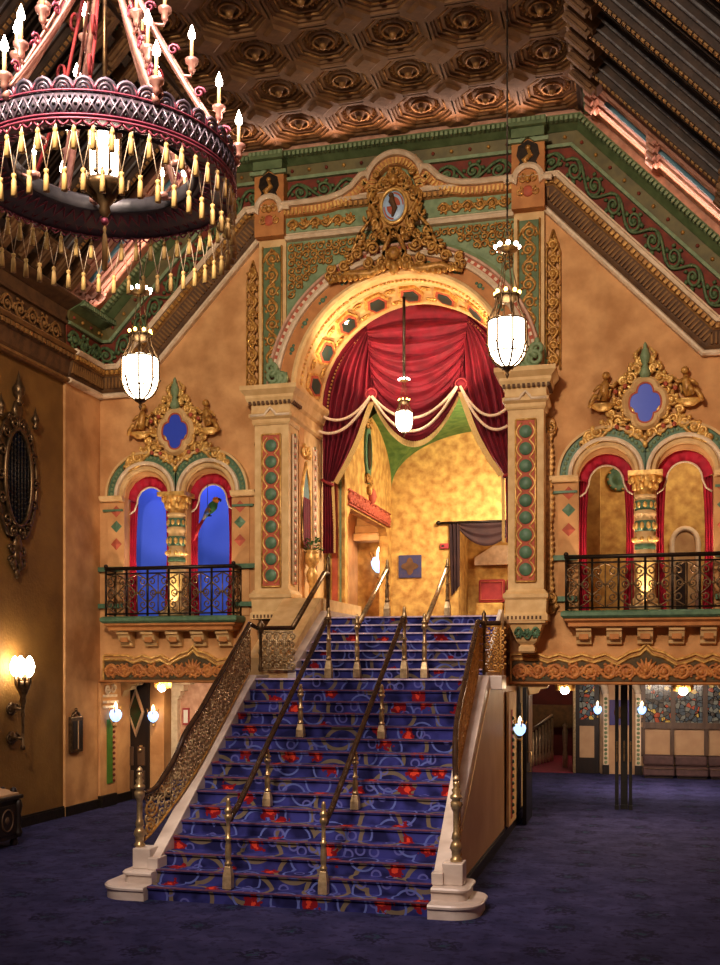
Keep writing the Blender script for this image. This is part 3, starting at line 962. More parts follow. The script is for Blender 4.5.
# ------------------------------------------------------------------ pilasters, spandrels and pediment bump above the arch
tp = thing('trim_5', 'green and gold relief panels with pilasters around the great arch head', 'relief panel', (XC, YB, 8), None, 'structure')
PIL = (XC-2.42, XC+2.42)
def S2(x, z, d): return (x, YB-d, z)
for px in PIL:
    mb = MB(); mb.box(px-.27, px+.27, YB-.10, YB, 8.0, 10.95)
    p = obj('pilaster', mb, M['cream'], tp)
    mb = MB(); mb.box(px-.17, px+.17, YB-.13, YB-.09, 8.15, 10.78); pp = obj('pilaster_panel', mb, M['green'], p)
    mb = MB(); rinceau(mb, 2.5, .30, lambda s, t: (px-.15+t, YB-.135, 8.22+s), .024, 8)
    mb.tube([(px-.17, YB-.14, 10.5), (px-.12, YB-.14, 10.62), (px, YB-.14, 10.74), (px+.12, YB-.14, 10.62), (px+.17, YB-.14, 10.5)], .022, 5)
    for s in (-1, 1): mb.tube([(px+s*.19, YB-.13, 8.1), (px+s*.19, YB-.13, 10.8)], .018, 5)
    obj('pilaster_scroll', mb, M['gold'], pp)
    # upper block through the frieze: round crest and a shield on dark ground
    mb = MB(); mb.box(px-.29, px+.29, YB-.30, YB, 10.93, 12.14)
    ub = obj('frieze_block', mb, M['orange'], tp)
    mb = MB()
    dark = [(px-.19, 11.62), (px+.19, 11.62), (px+.14, 11.74), (px+.20, 11.86), (px+.17, 12.02), (px, 12.12), (px-.17, 12.02), (px-.20, 11.86), (px-.14, 11.74)]
    mb.poly_plate(dark, [], YB-.325, YB-.29); obj('dark_shield', mb, M['iron'], ub)
    mb = MB()
    mb.ball((px, YB-.33, 11.98), .05, 8, sy=.6); mb.tube([(px, YB-.335, 11.66), (px-.06, YB-.335, 11.75), (px+.05, YB-.335, 11.84), (px, YB-.335, 11.95)], [.03, .06, .05, .03], 6)
    obj('shield_figure', mb, M['gold'], ub)
    mb = MB()
    crest = [(px-.42, 11.42), (px-.27, 11.44)]+[(px+q[0], q[1]) for q in arc(0, 11.42, .24, PI, 0, 14)]+[(px+.27, 11.44), (px+.42, 11.42)]
    mb.sweep(crest, [(-.05, .30), (-.05, .36), (0, .40), (.05, .36), (.05, .28)], S2); obj('round_crest', mb, M['white'], ub)
    mb = MB(); mb.lathe([(.001, 0), (.07, 0), (.10, -.02), (.10, -.03)], (px, YB-.33, 11.22), 12, 'y'); obj('red_boss', mb, M['redpanel'], ub)
    mb = MB()
    for s in (-1, 1):
        sp = spiral(0, 0, .08, 1.3, PI/2, s, 14)
        mb.tube([(px+s*.14+p, YB-.31, 11.22+q) for p, q in sp], .018, 5)
        mb.tube([(px+s*.10+p, YB-.31, 11.45+q) for p, q in sp], .018, 5)
    mb.ball((px, YB-.32, 11.42), .06, 8)
    obj('gilt_scroll', mb, M['gold'], ub)
    # zigzag hood
    mb = MB()
    mb.sweep([(px-.36, 12.10), (px-.12, 12.10), (px, 12.20), (px+.12, 12.10), (px+.36, 12.10)], [(-.03, .28), (-.03, .36), (.03, .38), (.05, .30)], S2); obj('zigzag_hood', mb, M['green_lt'], ub)
    mb = MB(); mb.box(px-.33, px+.33, YB-.50, YB, 12.30, 12.44); mb.box(px-.29, px+.29, YB-.40, YB, 12.14, 12.30); obj('crown_break', mb, M['green'], ub)
    mb = MB()
    for k in range(8): mb.box(px-.33+k*.083, px-.28+k*.083, YB-.515, YB-.49, 12.36, 12.43)
    obj('dentil_row', mb, M['green_lt'], ub)
# green field between pilasters over the arch
x0, x1 = PIL[0]+.27, PIL[1]-.27
field = [(x0, 8.05), (XA-2.62, 8.05)]+arc(XA, ZA, 2.62, PI-.02, .02, 40)+[(XA+2.62, 8.05), (x1, 8.05), (x1, 11.35), (x0, 11.35)]
xin = max(x0, XA-2.60)
field = [(x0, 11.40), (x0, 8.9)]
import itertools
pts = [q for q in arc(XA, ZA, 2.62, PI, 0, 60) if x0 <= q[0] <= x1]
field = [(x0, 11.40), (x0, pts[0][1])]+pts+[(x1, pts[-1][1]), (x1, 11.40)]
mb = MB(); mb.poly_plate(field, [], YB-.05, YB); fl = obj('spandrel_field', mb, M['green_lt'], tp)
# gilt relief panels in the spandrels
mb = MB()
for sg in (-1, 1):
    for row in range(12):
        z = 9.15+row*.145
        for k in range(16):
            x = XC+sg*(2.05-k*.145)
            d = math.hypot(x-XA, z-ZA)
            if d > 2.80 and abs(x-XC) > .70 and z < 10.80:
                sp = spiral(0, 0, .075, 1.3, (k*1.3+row*.7), 1 if (k+row) % 2 else -1, 12)
                mb.tube([(x+p, YB-.07, z+q) for p, q in sp], .02, 4)
                mb.ball((x+.06, YB-.07, z+.06), .03, 5)
obj('spandrel_relief', mb, M['gold'], fl)
mb = MB()
for sg, xa, xb in ((-1, x0+.05, XC-.78), (1, XC+.78, x1-.05)):
    rinceau(mb, xb-xa, .24, lambda s, t: (xa+s, YB-.18, 11.02+t), .022, 6)
obj('upper_relief', mb, M['gold'], fl)
mb = MB()
for xa, xb in ((x0, XC-.62), (XC+.62, x1)):
    mb.sweep([(xa, 10.93), (xb, 10.93)], [(-.06, .05), (-.05, .16), (0, .2), (.06, .14), (.07, .05)], S2)
obj('lower_string', mb, M['white'], fl)
# pediment bump
b0 = [(x0, 11.45), (XC-1.55, 11.45), (XC-1.25, 11.47), (XC-1.0, 11.53), (XC-.80, 11.63), (XC-.66, 11.78), (XC-.62, 11.82), (XC-.53, 11.84)]
bump = b0+[(XC+p, z) for p, z in arc(0, 11.66, .50, PI*.93, PI*.07, 16)]+[(2*XC-p, z) for p, z in reversed(b0)]
mb = MB(); mb.poly_plate([(bump[0][0], 11.0)]+[(bump[-1][0], 11.0)]+list(reversed(bump)), [], YB-.16, YB); pb = obj('pediment_field', mb, M['green_lt'], tp)
mb = MB(); mb.sweep(bump, [(-.02, .10), (-.02, .36), (.03, .42), (.08, .36), (.10, .30), (.10, .10)], S2); obj('pediment_moulding', mb, M['white'], pb)
mb = MB(); mb.sweep(bump, [(-.17, .16), (-.15, .24), (-.02, .28), (-.02, .16)], S2); gb = obj('pediment_rib_band', mb, M['orange'], pb)
mb = MB()
for p, u in along(bump, -.09, .075): tick(mb, p, u, .04, .11, .24, .29)
obj('rib', mb, M['gold_bright'], gb)

# crest shield over the arch
tc = thing('crest_shield', 'gilded crest shield quartered red and pale blue above the great arch', 'shield', (XC-.02, YB-.2, 10.3))
cx, cz = XC+.0, 11.20
mb = MB(); mb.lathe([(.001, .03), (.16, .03), (.235, 0), (.235, -.06)], (cx, YB-.34, cz), 28, 'y')
mb.v = [(p[0], p[1], cz+(p[2]-cz)*1.32) for p in mb.v]
sh = obj('oval_panel', mb, mat('pale blue enamel', (.42, .55, .70), (.34, .47, .62), .35), tc)
mb = MB()
for a0, a1 in ((.02, PI/2), (PI+.02, PI*1.5)):
    vs = [(cx, YB-.378, cz)]+[(cx+.19*cos(a0+(a1-a0)*i/8), YB-.366, cz+.25*sin(a0+(a1-a0)*i/8)) for i in range(9)]
    mb.add(vs, [(0, i, i+1) for i in range(1, 9)])
obj('red_quarter', mb, M['redpanel'], sh)
mb = MB()
mb.tube([(cx-.02, YB-.39, cz-.2), (cx+.03, YB-.39, cz-.05), (cx-.03, YB-.39, cz+.08), (cx-.02, YB-.39, cz+.17)], [.02, .05, .06, .04], 7); mb.ball((cx-.04, YB-.39, cz+.19), .05, 8)
obj('dark_figure', mb, M['brown'], sh)
mb = MB()
mb.tube([(cx+.235*cos(a), YB-.36, cz+.31*sin(a)) for a in [2*PI*i/36 for i in range(36)]], .035, 6, closed=True)
obj('oval_frame', mb, M['gold_bright'], tc)
mb = MB()
mpc = lambda x, z: (x, YB-.33, z)
for s in (-1, 1):
    s_scroll(mb, (cx+s*.36, cz-.42), (cx+s*.36, cz+.32), mpc, .042, s, .38)
    s_scroll(mb, (cx+s*.12, cz-.95), (cx+s*.16, cz-.38), mpc, .05, -s, .3)
    s_scroll(mb, (cx+s*.62, cz-.62), (cx+s*.50, cz-.02), mpc, .035, -s, .4)
    s_scroll(mb, (cx+s*.95, cz-.78), (cx+s*.55, cz-.55), mpc, .04, s, .4)
    for k, (px, pz, r) in enumerate(((.14, .46, .12), (.27, .40, .09), (.06, .62, .09), (.40, -.72, .12), (.70, -.80, .11), (.22, -.98, .1), (.95, -.98, .10), (1.2, -1.02, .09), (.50, -.98, .1), (.34, .62, .06))):
        sp = spiral(0, 0, r, 1.5, k, s, 18)
        mb.tube([(cx+s*px+p, YB-.33, cz+pz+q) for p, q in sp], .03, 5); mb.ball((cx+s*px, YB-.34, cz+pz), .035, 6)
    # drapery garland on the arch
    mb.tube([(cx+s*.1, YB-.30, cz-1.02), (cx+s*.45, YB-.32, cz-1.18), (cx+s*.85, YB-.32, cz-1.14), (cx+s*1.25, YB-.30, cz-1.28)], [.05, .08, .07, .03], 7)
mb.ball((cx, YB-.35, cz-.86), .13, 10); mb.ball((cx, YB-.36, cz+.48), .1, 10); mb.ball((cx, YB-.34, cz-1.12), .1, 8, sz=1.4)
for k in range(46):
    a = 2*PI*k/46; R1 = 1.0+.16*sin(5*a+.6)
    px, pz = .40*R1*cos(a), .54*R1*sin(a)+.02
    sp = spiral(0, 0, .085, 1.3, a+k, 1 if k % 2 else -1, 12)
    mb.tube([(cx+px+p, YB-.31, cz+pz+q) for p, q in sp], .026, 5); mb.ball((cx+px*1.08, YB-.31, cz+pz*1.08), .045, 6)
for s in (-1, 1):
    for k in range(12):
        f = k/11; px, pz = s*(.10+1.15*f), -1.04-.10*sin(PI*f)-.16*f
        mb.ball((cx+px, YB-.33, cz+pz), .075-.03*f, 7, sz=1.2)
        sp = spiral(0, 0, .07, 1.2, k, s, 10); mb.tube([(cx+px+p, YB-.32, cz+pz+.07+q) for p, q in sp], .022, 5)
    for k in range(7):
        f = k/6; px, pz = s*(.30+.55*f), -.45-.42*f
        sp = spiral(0, 0, .085, 1.3, k*1.7, -s, 12); mb.tube([(cx+px+p, YB-.30, cz+pz+q) for p, q in sp], .026, 5); mb.ball((cx+px+s*.07, YB-.30, cz+pz-.04), .04, 6)
obj('gilt_scrollwork', mb, M['gold'], tc)
mb = MB(); ol = [(cx+.46*(1+.10*cos(6*a))*cos(a), cz+.60*(1+.10*cos(6*a))*sin(a)) for a in [2*PI*i/60 for i in range(60)]]
mb.poly_plate(ol, [], YB-.30, YB-.17); obj('gilt_backplate', mb, M['gold'], tc)

# vertical gilt strips flanking the arch field
for xx, lab in ((PIL[0]-.42, 'tall narrow gilt relief strip left of the arch pilaster'), (PIL[1]+.42, 'tall narrow gilt relief strip right of the arch pilaster')):
    mb = MB(); rinceau(mb, 2.3, .22, lambda s, t: (xx-.11+t, YB-.065, 8.15+s), .028, 9)
    for s in (-1, 1): mb.tube([(xx+s*.12, YB-.04, 8.1), (xx+s*.12, YB-.04, 10.2), (xx, YB-.04, 10.6)], .02, 4)
    tag(obj('gilt_relief_strip', mb, M['gold']), lab, 'ornament')
M['railgilt'] = mat('worn gilded iron', (.26, .16, .07), (.12, .07, .03), .42, .4, scale=16)
# ------------------------------------------------------------------ twin arched windows
def twin_window(wc, idx, label, blue):
    t = thing('window_%d' % idx, label, 'window', (wc, YB, 3.8), None, 'structure')
    ZS = 6.20
    cs = (wc-.665, wc+.665)
    # joined archivolt: green outer band, cream rolls
    for nm, prof, m in (('cream_roll', [(.475, -.25), (.475, .05), (.50, .09), (.55, .09), (.57, .05)], 'cream'),
                        ('white_roll', [(.57, .05), (.585, .12), (.62, .13), (.65, .12), (.66, .06)], 'white'),
                        ('green_band', [(.655, .07), (.80, .07)], 'verdigris'),
                        ('outer_roll', [(.80, .06), (.80, .12), (.845, .12), (.85, 0)], 'cream')):
        mb = MB()
        for c, s in zip(cs, (-1, 1)):
            vs = []; n = 30; k = len(prof)
            for i in range(n+1):
                a = PI*i/n
                for r, d in prof:
                    x = c+r*cos(a)
                    # clip at the axis of the pair
                    if s < 0: x = min(x, wc)
                    else: x = max(x, wc)
                    vs.append((x, YB-d, ZS+r*sin(a)))
            fs = [(i*k+q, i*k+q+1, (i+1)*k+q+1, (i+1)*k+q) for i in range(n) for q in range(k-1)]
            mb.add(vs, fs)
        obj(nm, mb, M[m], t)
    mb = MB()
    for c, s in zip(cs, (-1, 1)):
        for i in range(26):
            a = PI*(i+.5)/26
            x = c+.728*cos(a)
            if (x-wc)*s > .02: mb.ball((x, YB-.075, ZS+.728*sin(a)), .036, 6, sy=.5)
    obj('band_bead', mb, M['green_lt'], t)
    # reveal of each opening is the wall's own thickness; side pilasters with painted diamonds
    mb = MB()
    for s in (-1, 1):
        xo = wc+s*(.665+.475)
        mb.box(xo, xo+s*.36, YB-.022, YB-.001, 3.8, ZS-.14)
    sp = obj('side_pilaster', mb, M['stucco'], t)
    mbr, mbg = MB(), MB()
    for s in (-1, 1):
        xm = wc+s*(1.14+.17)
        for k, z in enumerate((5.25, 5.60, 5.95-.05)):
            d = .12
            mm = mbg if k == 1 else mbr
            vs = [(xm-d, YB-.024, z), (xm, YB-.024, z-d), (xm+d, YB-.024, z), (xm, YB-.024, z+d), (xm, YB-.045, z)]
            mm.add(vs, [(0, 1, 4), (1, 2, 4), (2, 3, 4), (3, 0, 4)])
    obj('red_diamond', mbr, M['redpanel'], sp); obj('green_diamond', mbg, M['verdigris'], sp)
    mb = MB()
    for s in (-1, 1):
        xo = wc+s*1.14
        mb.sweep([(xo if s > 0 else xo-.50, ZS-.03), (xo+.50 if s > 0 else xo, ZS-.03)], [(-.09, .0), (-.06, .10), (0, .14), (.03, .14), (.03, 0)], S2)
    obj('impost', mb, M['cream'], t)
    mb = MB()
    for s in (-1, 1):
        xo = wc+s*1.14
        for z in (4.75, 4.02):
            a, b = (xo+.02, xo+.62) if s > 0 else (xo-.62, xo-.02)
            mb.box(a, b, YB-.09, YB, z-.045, z+.045)
        mb.box(*((xo+.02, xo+.45) if s > 0 else (xo-.45, xo-.02)), YB-.07, YB, ZS-.30, ZS-.26)
    obj('green_string', mb, M['verdigris'], t)
    # column between the two openings
    col = []
    zb = 3.90
    mb = MB(); mb.box(wc-.26, wc+.26, YB-.31, YB+.2, 3.80, 3.90); obj('plinth', mb, M['cream'], t)
    prof = [(.24, zb), (.24, zb+.08), (.19, zb+.12), (.17, zb+.2), (.165, zb+.7), (.19, zb+.74), (.19, zb+.80), (.165, zb+.86), (.15, zb+.95),
            (.15, zb+1.05), (.20, zb+1.10), (.20, zb+1.16), (.15, zb+1.2), (.16, zb+1.28), (.17, zb+1.42), (.16, zb+1.52), (.19, zb+1.55), (.19, zb+1.60), (.155, zb+1.64), (.155, zb+1.82), (.19, zb+1.86), (.19, zb+1.90)]
    mb = MB(); mb.lathe(prof, (wc, YB-.05, 0), 18)
    cl = obj('column', mb, M['cream'], t)
    mb = MB()
    mb.lathe([(.15, zb+1.90), (.17, zb+1.98), (.20, zb+2.10), (.27, zb+2.22)], (wc, YB-.05, 0), 14)
    mb.box(wc-.29, wc+.29, YB-.32, YB+.2, zb+2.22, zb+2.30)
    for k in range(8):
        a = 2*PI*k/8
        for z, r in ((zb+2.05, .19), (zb+2.17, .25)):
            mb.ball((wc+r*cos(a+z), YB-.05+r*sin(a+z), z), .055, 6, sz=1.3)
    for k in range(10):
        a = 2*PI*k/10
        mb.ball((wc+.19*cos(a), YB-.05+.19*sin(a), zb+1.13), .05, 6); mb.ball((wc+.17*cos(a), YB-.05+.17*sin(a), zb+1.36), .045, 6, sz=1.6); mb.ball((wc+.17*cos(a+.3), YB-.05+.17*sin(a+.3), zb+1.72), .04, 6, sz=1.5)
    obj('capital', mb, M['gold_bright'], cl)
    mb = MB()
    for z, h in ((zb+1.0, .05), (zb+1.72, .09), (zb+1.36, .10)): mb.lathe([(.14, z-h), (.176, z-h+.01), (.176, z+h-.01), (.14, z+h)], (wc, YB-.05, 0), 16)
    obj('green_ring', mb, M['verdigris'], cl)
    return t
twin_window(WINC[0], 1, 'twin arched window with cobalt backdrop and gilt column on the left of the arch', True)
twin_window(WINC[1], 2, 'twin arched window opening on a lit golden hall, right of the arch', False)

# curtains inside each opening
def lined_curtain(cx, label, inner, shift=0.0, group=None):
    """velvet lining round an arched opening with a cream edge; inner = half width left open"""
    t = thing('window_curtain', label, 'curtain', (cx, YB+.2, 3.8), group)
    ZS = 6.20; y = YB+.20
    mb = MB()
    hw = .49
    ic = cx+shift
    # top valance: ring between the opening arch and a smaller scalloped arch
    def val(u, v):
        a = PI*(1-u)
        ro = hw+.06; ri = inner
        xo, zo = cx+ro*cos(a), ZS+ro*sin(a)
        xi, zi = ic+ri*cos(a), ZS-.12+ri*1.05*sin(a)
        w = .008*sin(u*44)*(.4+v)-.05*sin(PI*v)
        return (xo+(xi-xo)*v, y+w, zo+(zi-zo)*v)
    mb.grid(val, 60, 6)
    obj('valance', mb, M['velvet_lit'], t)
    for s in (-1, 1):
        mb = MB()
        xo = cx+s*(hw+.05); xi = ic+s*inner
        def side(u, v):
            pinch = 1-.18*sin(PI*min(1, v*1.1))
            x = xo+(xi-xo)*u*pinch
            return (x, y+.03+.028*sin(u*28+v*2), ZS-.05-v*(ZS-3.87))
        mb.grid(side, 36, 10)
        obj('side_drape', mb, M['velvet_lit'], t)
    mb = MB()
    pts = []
    for i in range(31):
        a = PI*(1-i/30)
        pts.append((ic+inner*cos(a), y-.02, ZS-.12+inner*1.05*sin(a)))
    pts = [(ic-inner-.16, y-.03, ZS-.34), (ic-inner-.06, y-.03, ZS-.27)]+pts+[(ic+inner+.06, y-.03, ZS-.27), (ic+inner+.16, y-.03, ZS-.34)]
    mb.tube(pts, .018, 6)
    obj('cream_edging', mb, M['rope'], t)
    return t
G = 'red curtains in the twin windows'
lined_curtain(WINC[0]-.665, 'red velvet curtain of the left blue window, nearer the side wall', .29, .0, G)
lined_curtain(WINC[0]+.665, 'red velvet curtain behind the parrot in the left twin window', .29, .0, G)
lined_curtain(WINC[1]-.665, 'red velvet curtain of the golden hall window, next to the arch pier', .30, 0, G)
lined_curtain(WINC[1]+.665, 'red velvet curtain of the golden hall window, furthest right', .30, 0, G)

# blue backdrop alcove behind the left twin window
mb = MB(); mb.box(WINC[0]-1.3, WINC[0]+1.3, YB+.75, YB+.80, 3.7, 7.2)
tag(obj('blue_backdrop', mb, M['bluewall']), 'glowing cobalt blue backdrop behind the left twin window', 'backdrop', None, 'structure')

# parrot
def parrot():
    c = XZ(207, 513, YB-.12)
    t = thing('parrot', 'colourful macaw with red tail perched on a wire in the left twin window', 'parrot', (c[0], YB-.12, c[1]))
    x, z, y = c[0], c[1], YB-.12
    mb = MB()
    pts = [(x+.20, z+.25), (x+.17, z+.20), (x+.10, z+.10), (x+.0, z-.02), (x-.08, z-.12)]
    mb.tube([(p, y, q) for p, q in catmull(pts, 5)], [.02, .035, .05, .052, .052, .055, .065, .075, .085, .09, .09, .085, .075, .065, .055, .05, .045, .035, .03, .025, .02], 10)
    obj('body', mb, mat('green plumage', (.05, .22, .05), (.03, .13, .05), .6, scale=30), t)
    mb = MB(); mb.ball((x+.19, y-.01, z+.24), .068, 10, sz=.95); obj('head', mb, mat('yellow orange plumage', (.75, .32, .03), (.55, .12, .03), .6, scale=20), t)
    mb = MB(); mb.tube([(x+.245, y-.01, z+.26), (x+.285, y-.01, z+.24), (x+.285, y-.01, z+.20)], [.028, .022, .006], 7); mb.ball((x+.215, y-.07, z+.26), .011, 6)
    obj('beak', mb, M['iron'], t)
    mb = MB()
    mb.tube([(x+.10, y-.06, z+.14), (x+.03, y-.085, z+.0), (x-.06, y-.06, z-.14)], [.035, .055, .012], 8, flat=.5)
    obj('wing', mb, mat('blue wing', (.03, .12, .45), (.4, .25, .03), .6, scale=14), t)
    mb = MB()
    for k in range(3): mb.tube([(x-.07, y+.01*k, z-.11), (x-.16-.02*k, y, z-.28), (x-.22-.03*k, y, z-.46-.04*k)], [.03, .024, .008], 7, flat=.5)
    obj('tail', mb, mat('red tail feathers', (.55, .02, .02), (.35, .01, .03), .6, scale=14), t)
    mb = MB()
    ring = [(x+.02+.11*cos(a)*.2, y, z+.06+.22*sin(a)) for a in [2*PI*i/20 for i in range(20)]]
    mb.tube([(x+.10, y-.02, z-.06), (x-.06, y+.02, z-.06)], .012, 6)
    mb.tube([(x+.01, y, z-.06), (x+.01, y, 6.35)], .005, 4)
    obj('hanging_perch', mb, M['iron'], t)
    mb = MB()
    for dx in (.02, .05): mb.tube([(x+dx, y-.01, z-.01), (x+dx+.01, y-.015, z-.06)], .012, 5)
    obj('leg', mb, M['iron'], t)
parrot()

# ------------------------------------------------------------------ gilded crest above each twin window
def window_crest(wc, label):
    t = thing('window_crest', label, 'ornament', (wc, YB-.02, 6.9), 'gilded crests over the twin windows')
    zc = 7.40
    y = YB-.10
    def q4(r, lob):
        pts = []
        for i in range(72):
            a = 2*PI*i/72
            rr = r*(1+lob*abs(cos(2*a))**.7*.5-.10*(abs(sin(2*a))**8))
            pts.append((wc+rr*.88*cos(a), zc+rr*1.12*sin(a)))
        return pts
    mb = MB(); mb.poly_plate(q4(.27, .35), [], y-.02, YB-.005); obj('blue_glass', mb, M['bluepane'], t)
    mb = MB(); mb.sweep(q4(.275, .35), [(-.12, .0), (-.11, .12), (-.06, .18), (0, .14), (.0, .06)], S2, closed=True); fr = obj('quatrefoil_frame', mb, M['cream'], t)
    mb = MB(); mb.sweep(q4(.275, .35), [(-.0, .135), (.03, .135), (.03, .1)], S2, closed=True); obj('red_liner', mb, M['redpanel'], fr)
    mb = MB(); mp = lambda a, b: (a, YB-.09, b)
    R = random.Random(5)
    KX = .80
    for s in (-1, 1):
        # rising scrolls beside the quatrefoil
        for k, (px, pz, r) in enumerate(((.42, .20, .13), (.38, -.18, .12), (.55, .02, .10), (.30, .44, .11), (.20, .60, .09), (.10, .74, .07), (.60, -.30, .12), (.82, -.36, .11), (1.02, -.46, .10), (1.18, -.52, .09), (.34, -.46, .10), (.14, -.52, .09), (.46, .40, .08), (1.32, -.64, .07), (.72, -.14, .07))):
            sp = spiral(0, 0, r, 1.5, k*1.1, s if k % 2 else -s, 18)
            mb.tube([mp(wc+s*px*KX+p, zc+pz+q) for p, q in sp], taper(len(sp), .042, .022), 5)
            mb.ball(mp(wc+s*px*KX, zc+pz), .045, 6)
            if k < 9: mb.ball((wc+s*(px*KX+.08), YB-.11, zc+pz+.07), .05, 6)
        s_scroll(mb, (wc+s*1.10, zc-.66), (wc+s*.30, zc-.36), mp, .035, s, .25)
        s_scroll(mb, (wc+s*.62, zc+.14), (wc+s*.16, zc+.72), mp, .035, -s, .3)
    for q in (-1, 0, 1): mb.ball((wc+q*.08, YB-.13, zc-.60+.05*abs(q)), .055, 7)
    mb.ball((wc, YB-.12, zc-.72), .05, 7, sz=1.4)
    obj('gilt_scrollwork', mb, M['gold_bright'], t)
    mb = MB()
    mb.lathe([(.001, zc+.40), (.08, zc+.44), (.10, zc+.50), (.07, zc+.58), (.045, zc+.66), (.08, zc+.74), (.09, zc+.80), (.06, zc+.90), (.03, zc+.96), (.035, zc+1.0), (.001, zc+1.06)], (wc, YB-.13, 0), 12)
    obj('urn_finial', mb, M['green_lt'], t)
    mb = MB()
    for s in (-1, 1): mb.tube([mp(wc+s*.10, zc+.72), mp(wc+s*.17, zc+.86), mp(wc+s*.06, zc+.98)], [.03, .045, .015], 6)
    obj('finial_leaf', mb, M['gold_bright'], t)
    for s in (-1, 1):
        mbr = MB()
        for (q, r) in ((.34, .30), (.50, .22), (.30, -.42), (.48, -.40)): mbr.ball((wc+s*q, YB-.15, zc+r), .045, 7)
        obj('rose_boss', mbr, M['redpanel'], t)  # small round bosses beside the quatrefoil
        # small gilt seated figure on a shell ledge
        bx, bz = wc+s*.72, zc-.02
        mb = MB(); mb.lathe([(.001, -.10), (.10, -.08), (.22, 0), (.24, .03), (.001, .04)], (bx, YB-.13, bz), 12, sy=.6); obj('shell_ledge', mb, M['gold_bright'], t)
        mb = MB()
        b = lambda dx, dz, dy=0: (bx+s*dx*1.5, YB-.16+dy, bz+.02+dz*1.5)
        mb.tube([b(0, .04), b(-.01, .12), b(-.03, .22), b(-.03, .28)], [0.077, 0.087, 0.077, 0.042], 9)
        mb.ball(b(-.04, .335), .072, 10)
        mb.tube([b(.0, .07), b(.09, .09, -.06), b(.13, .02, -.08), b(.15, -.04, -.08)], [0.059, 0.056, 0.045, 0.028], 8)
        mb.tube([b(-.02, .07), b(.02, .13, -.09), b(.05, .04, -.10)], [0.059, 0.053, 0.028], 8)
        mb.tube([b(-.03, .24), b(.05, .20, -.03), b(.10, .15, -.04)], [0.039, 0.034, 0.022], 7)
        mb.tube([b(-.04, .24), b(-.12, .20), b(-.17, .26)], [0.039, 0.034, 0.022], 7)
        obj('seated_figure', mb, M['gold'], t)
window_crest(WINC[0], 'gilded scroll crest with blue quatrefoil over the cobalt window, left of the arch')
window_crest(WINC[1], 'gilded scroll crest with blue quatrefoil over the golden hall window, right of the arch')

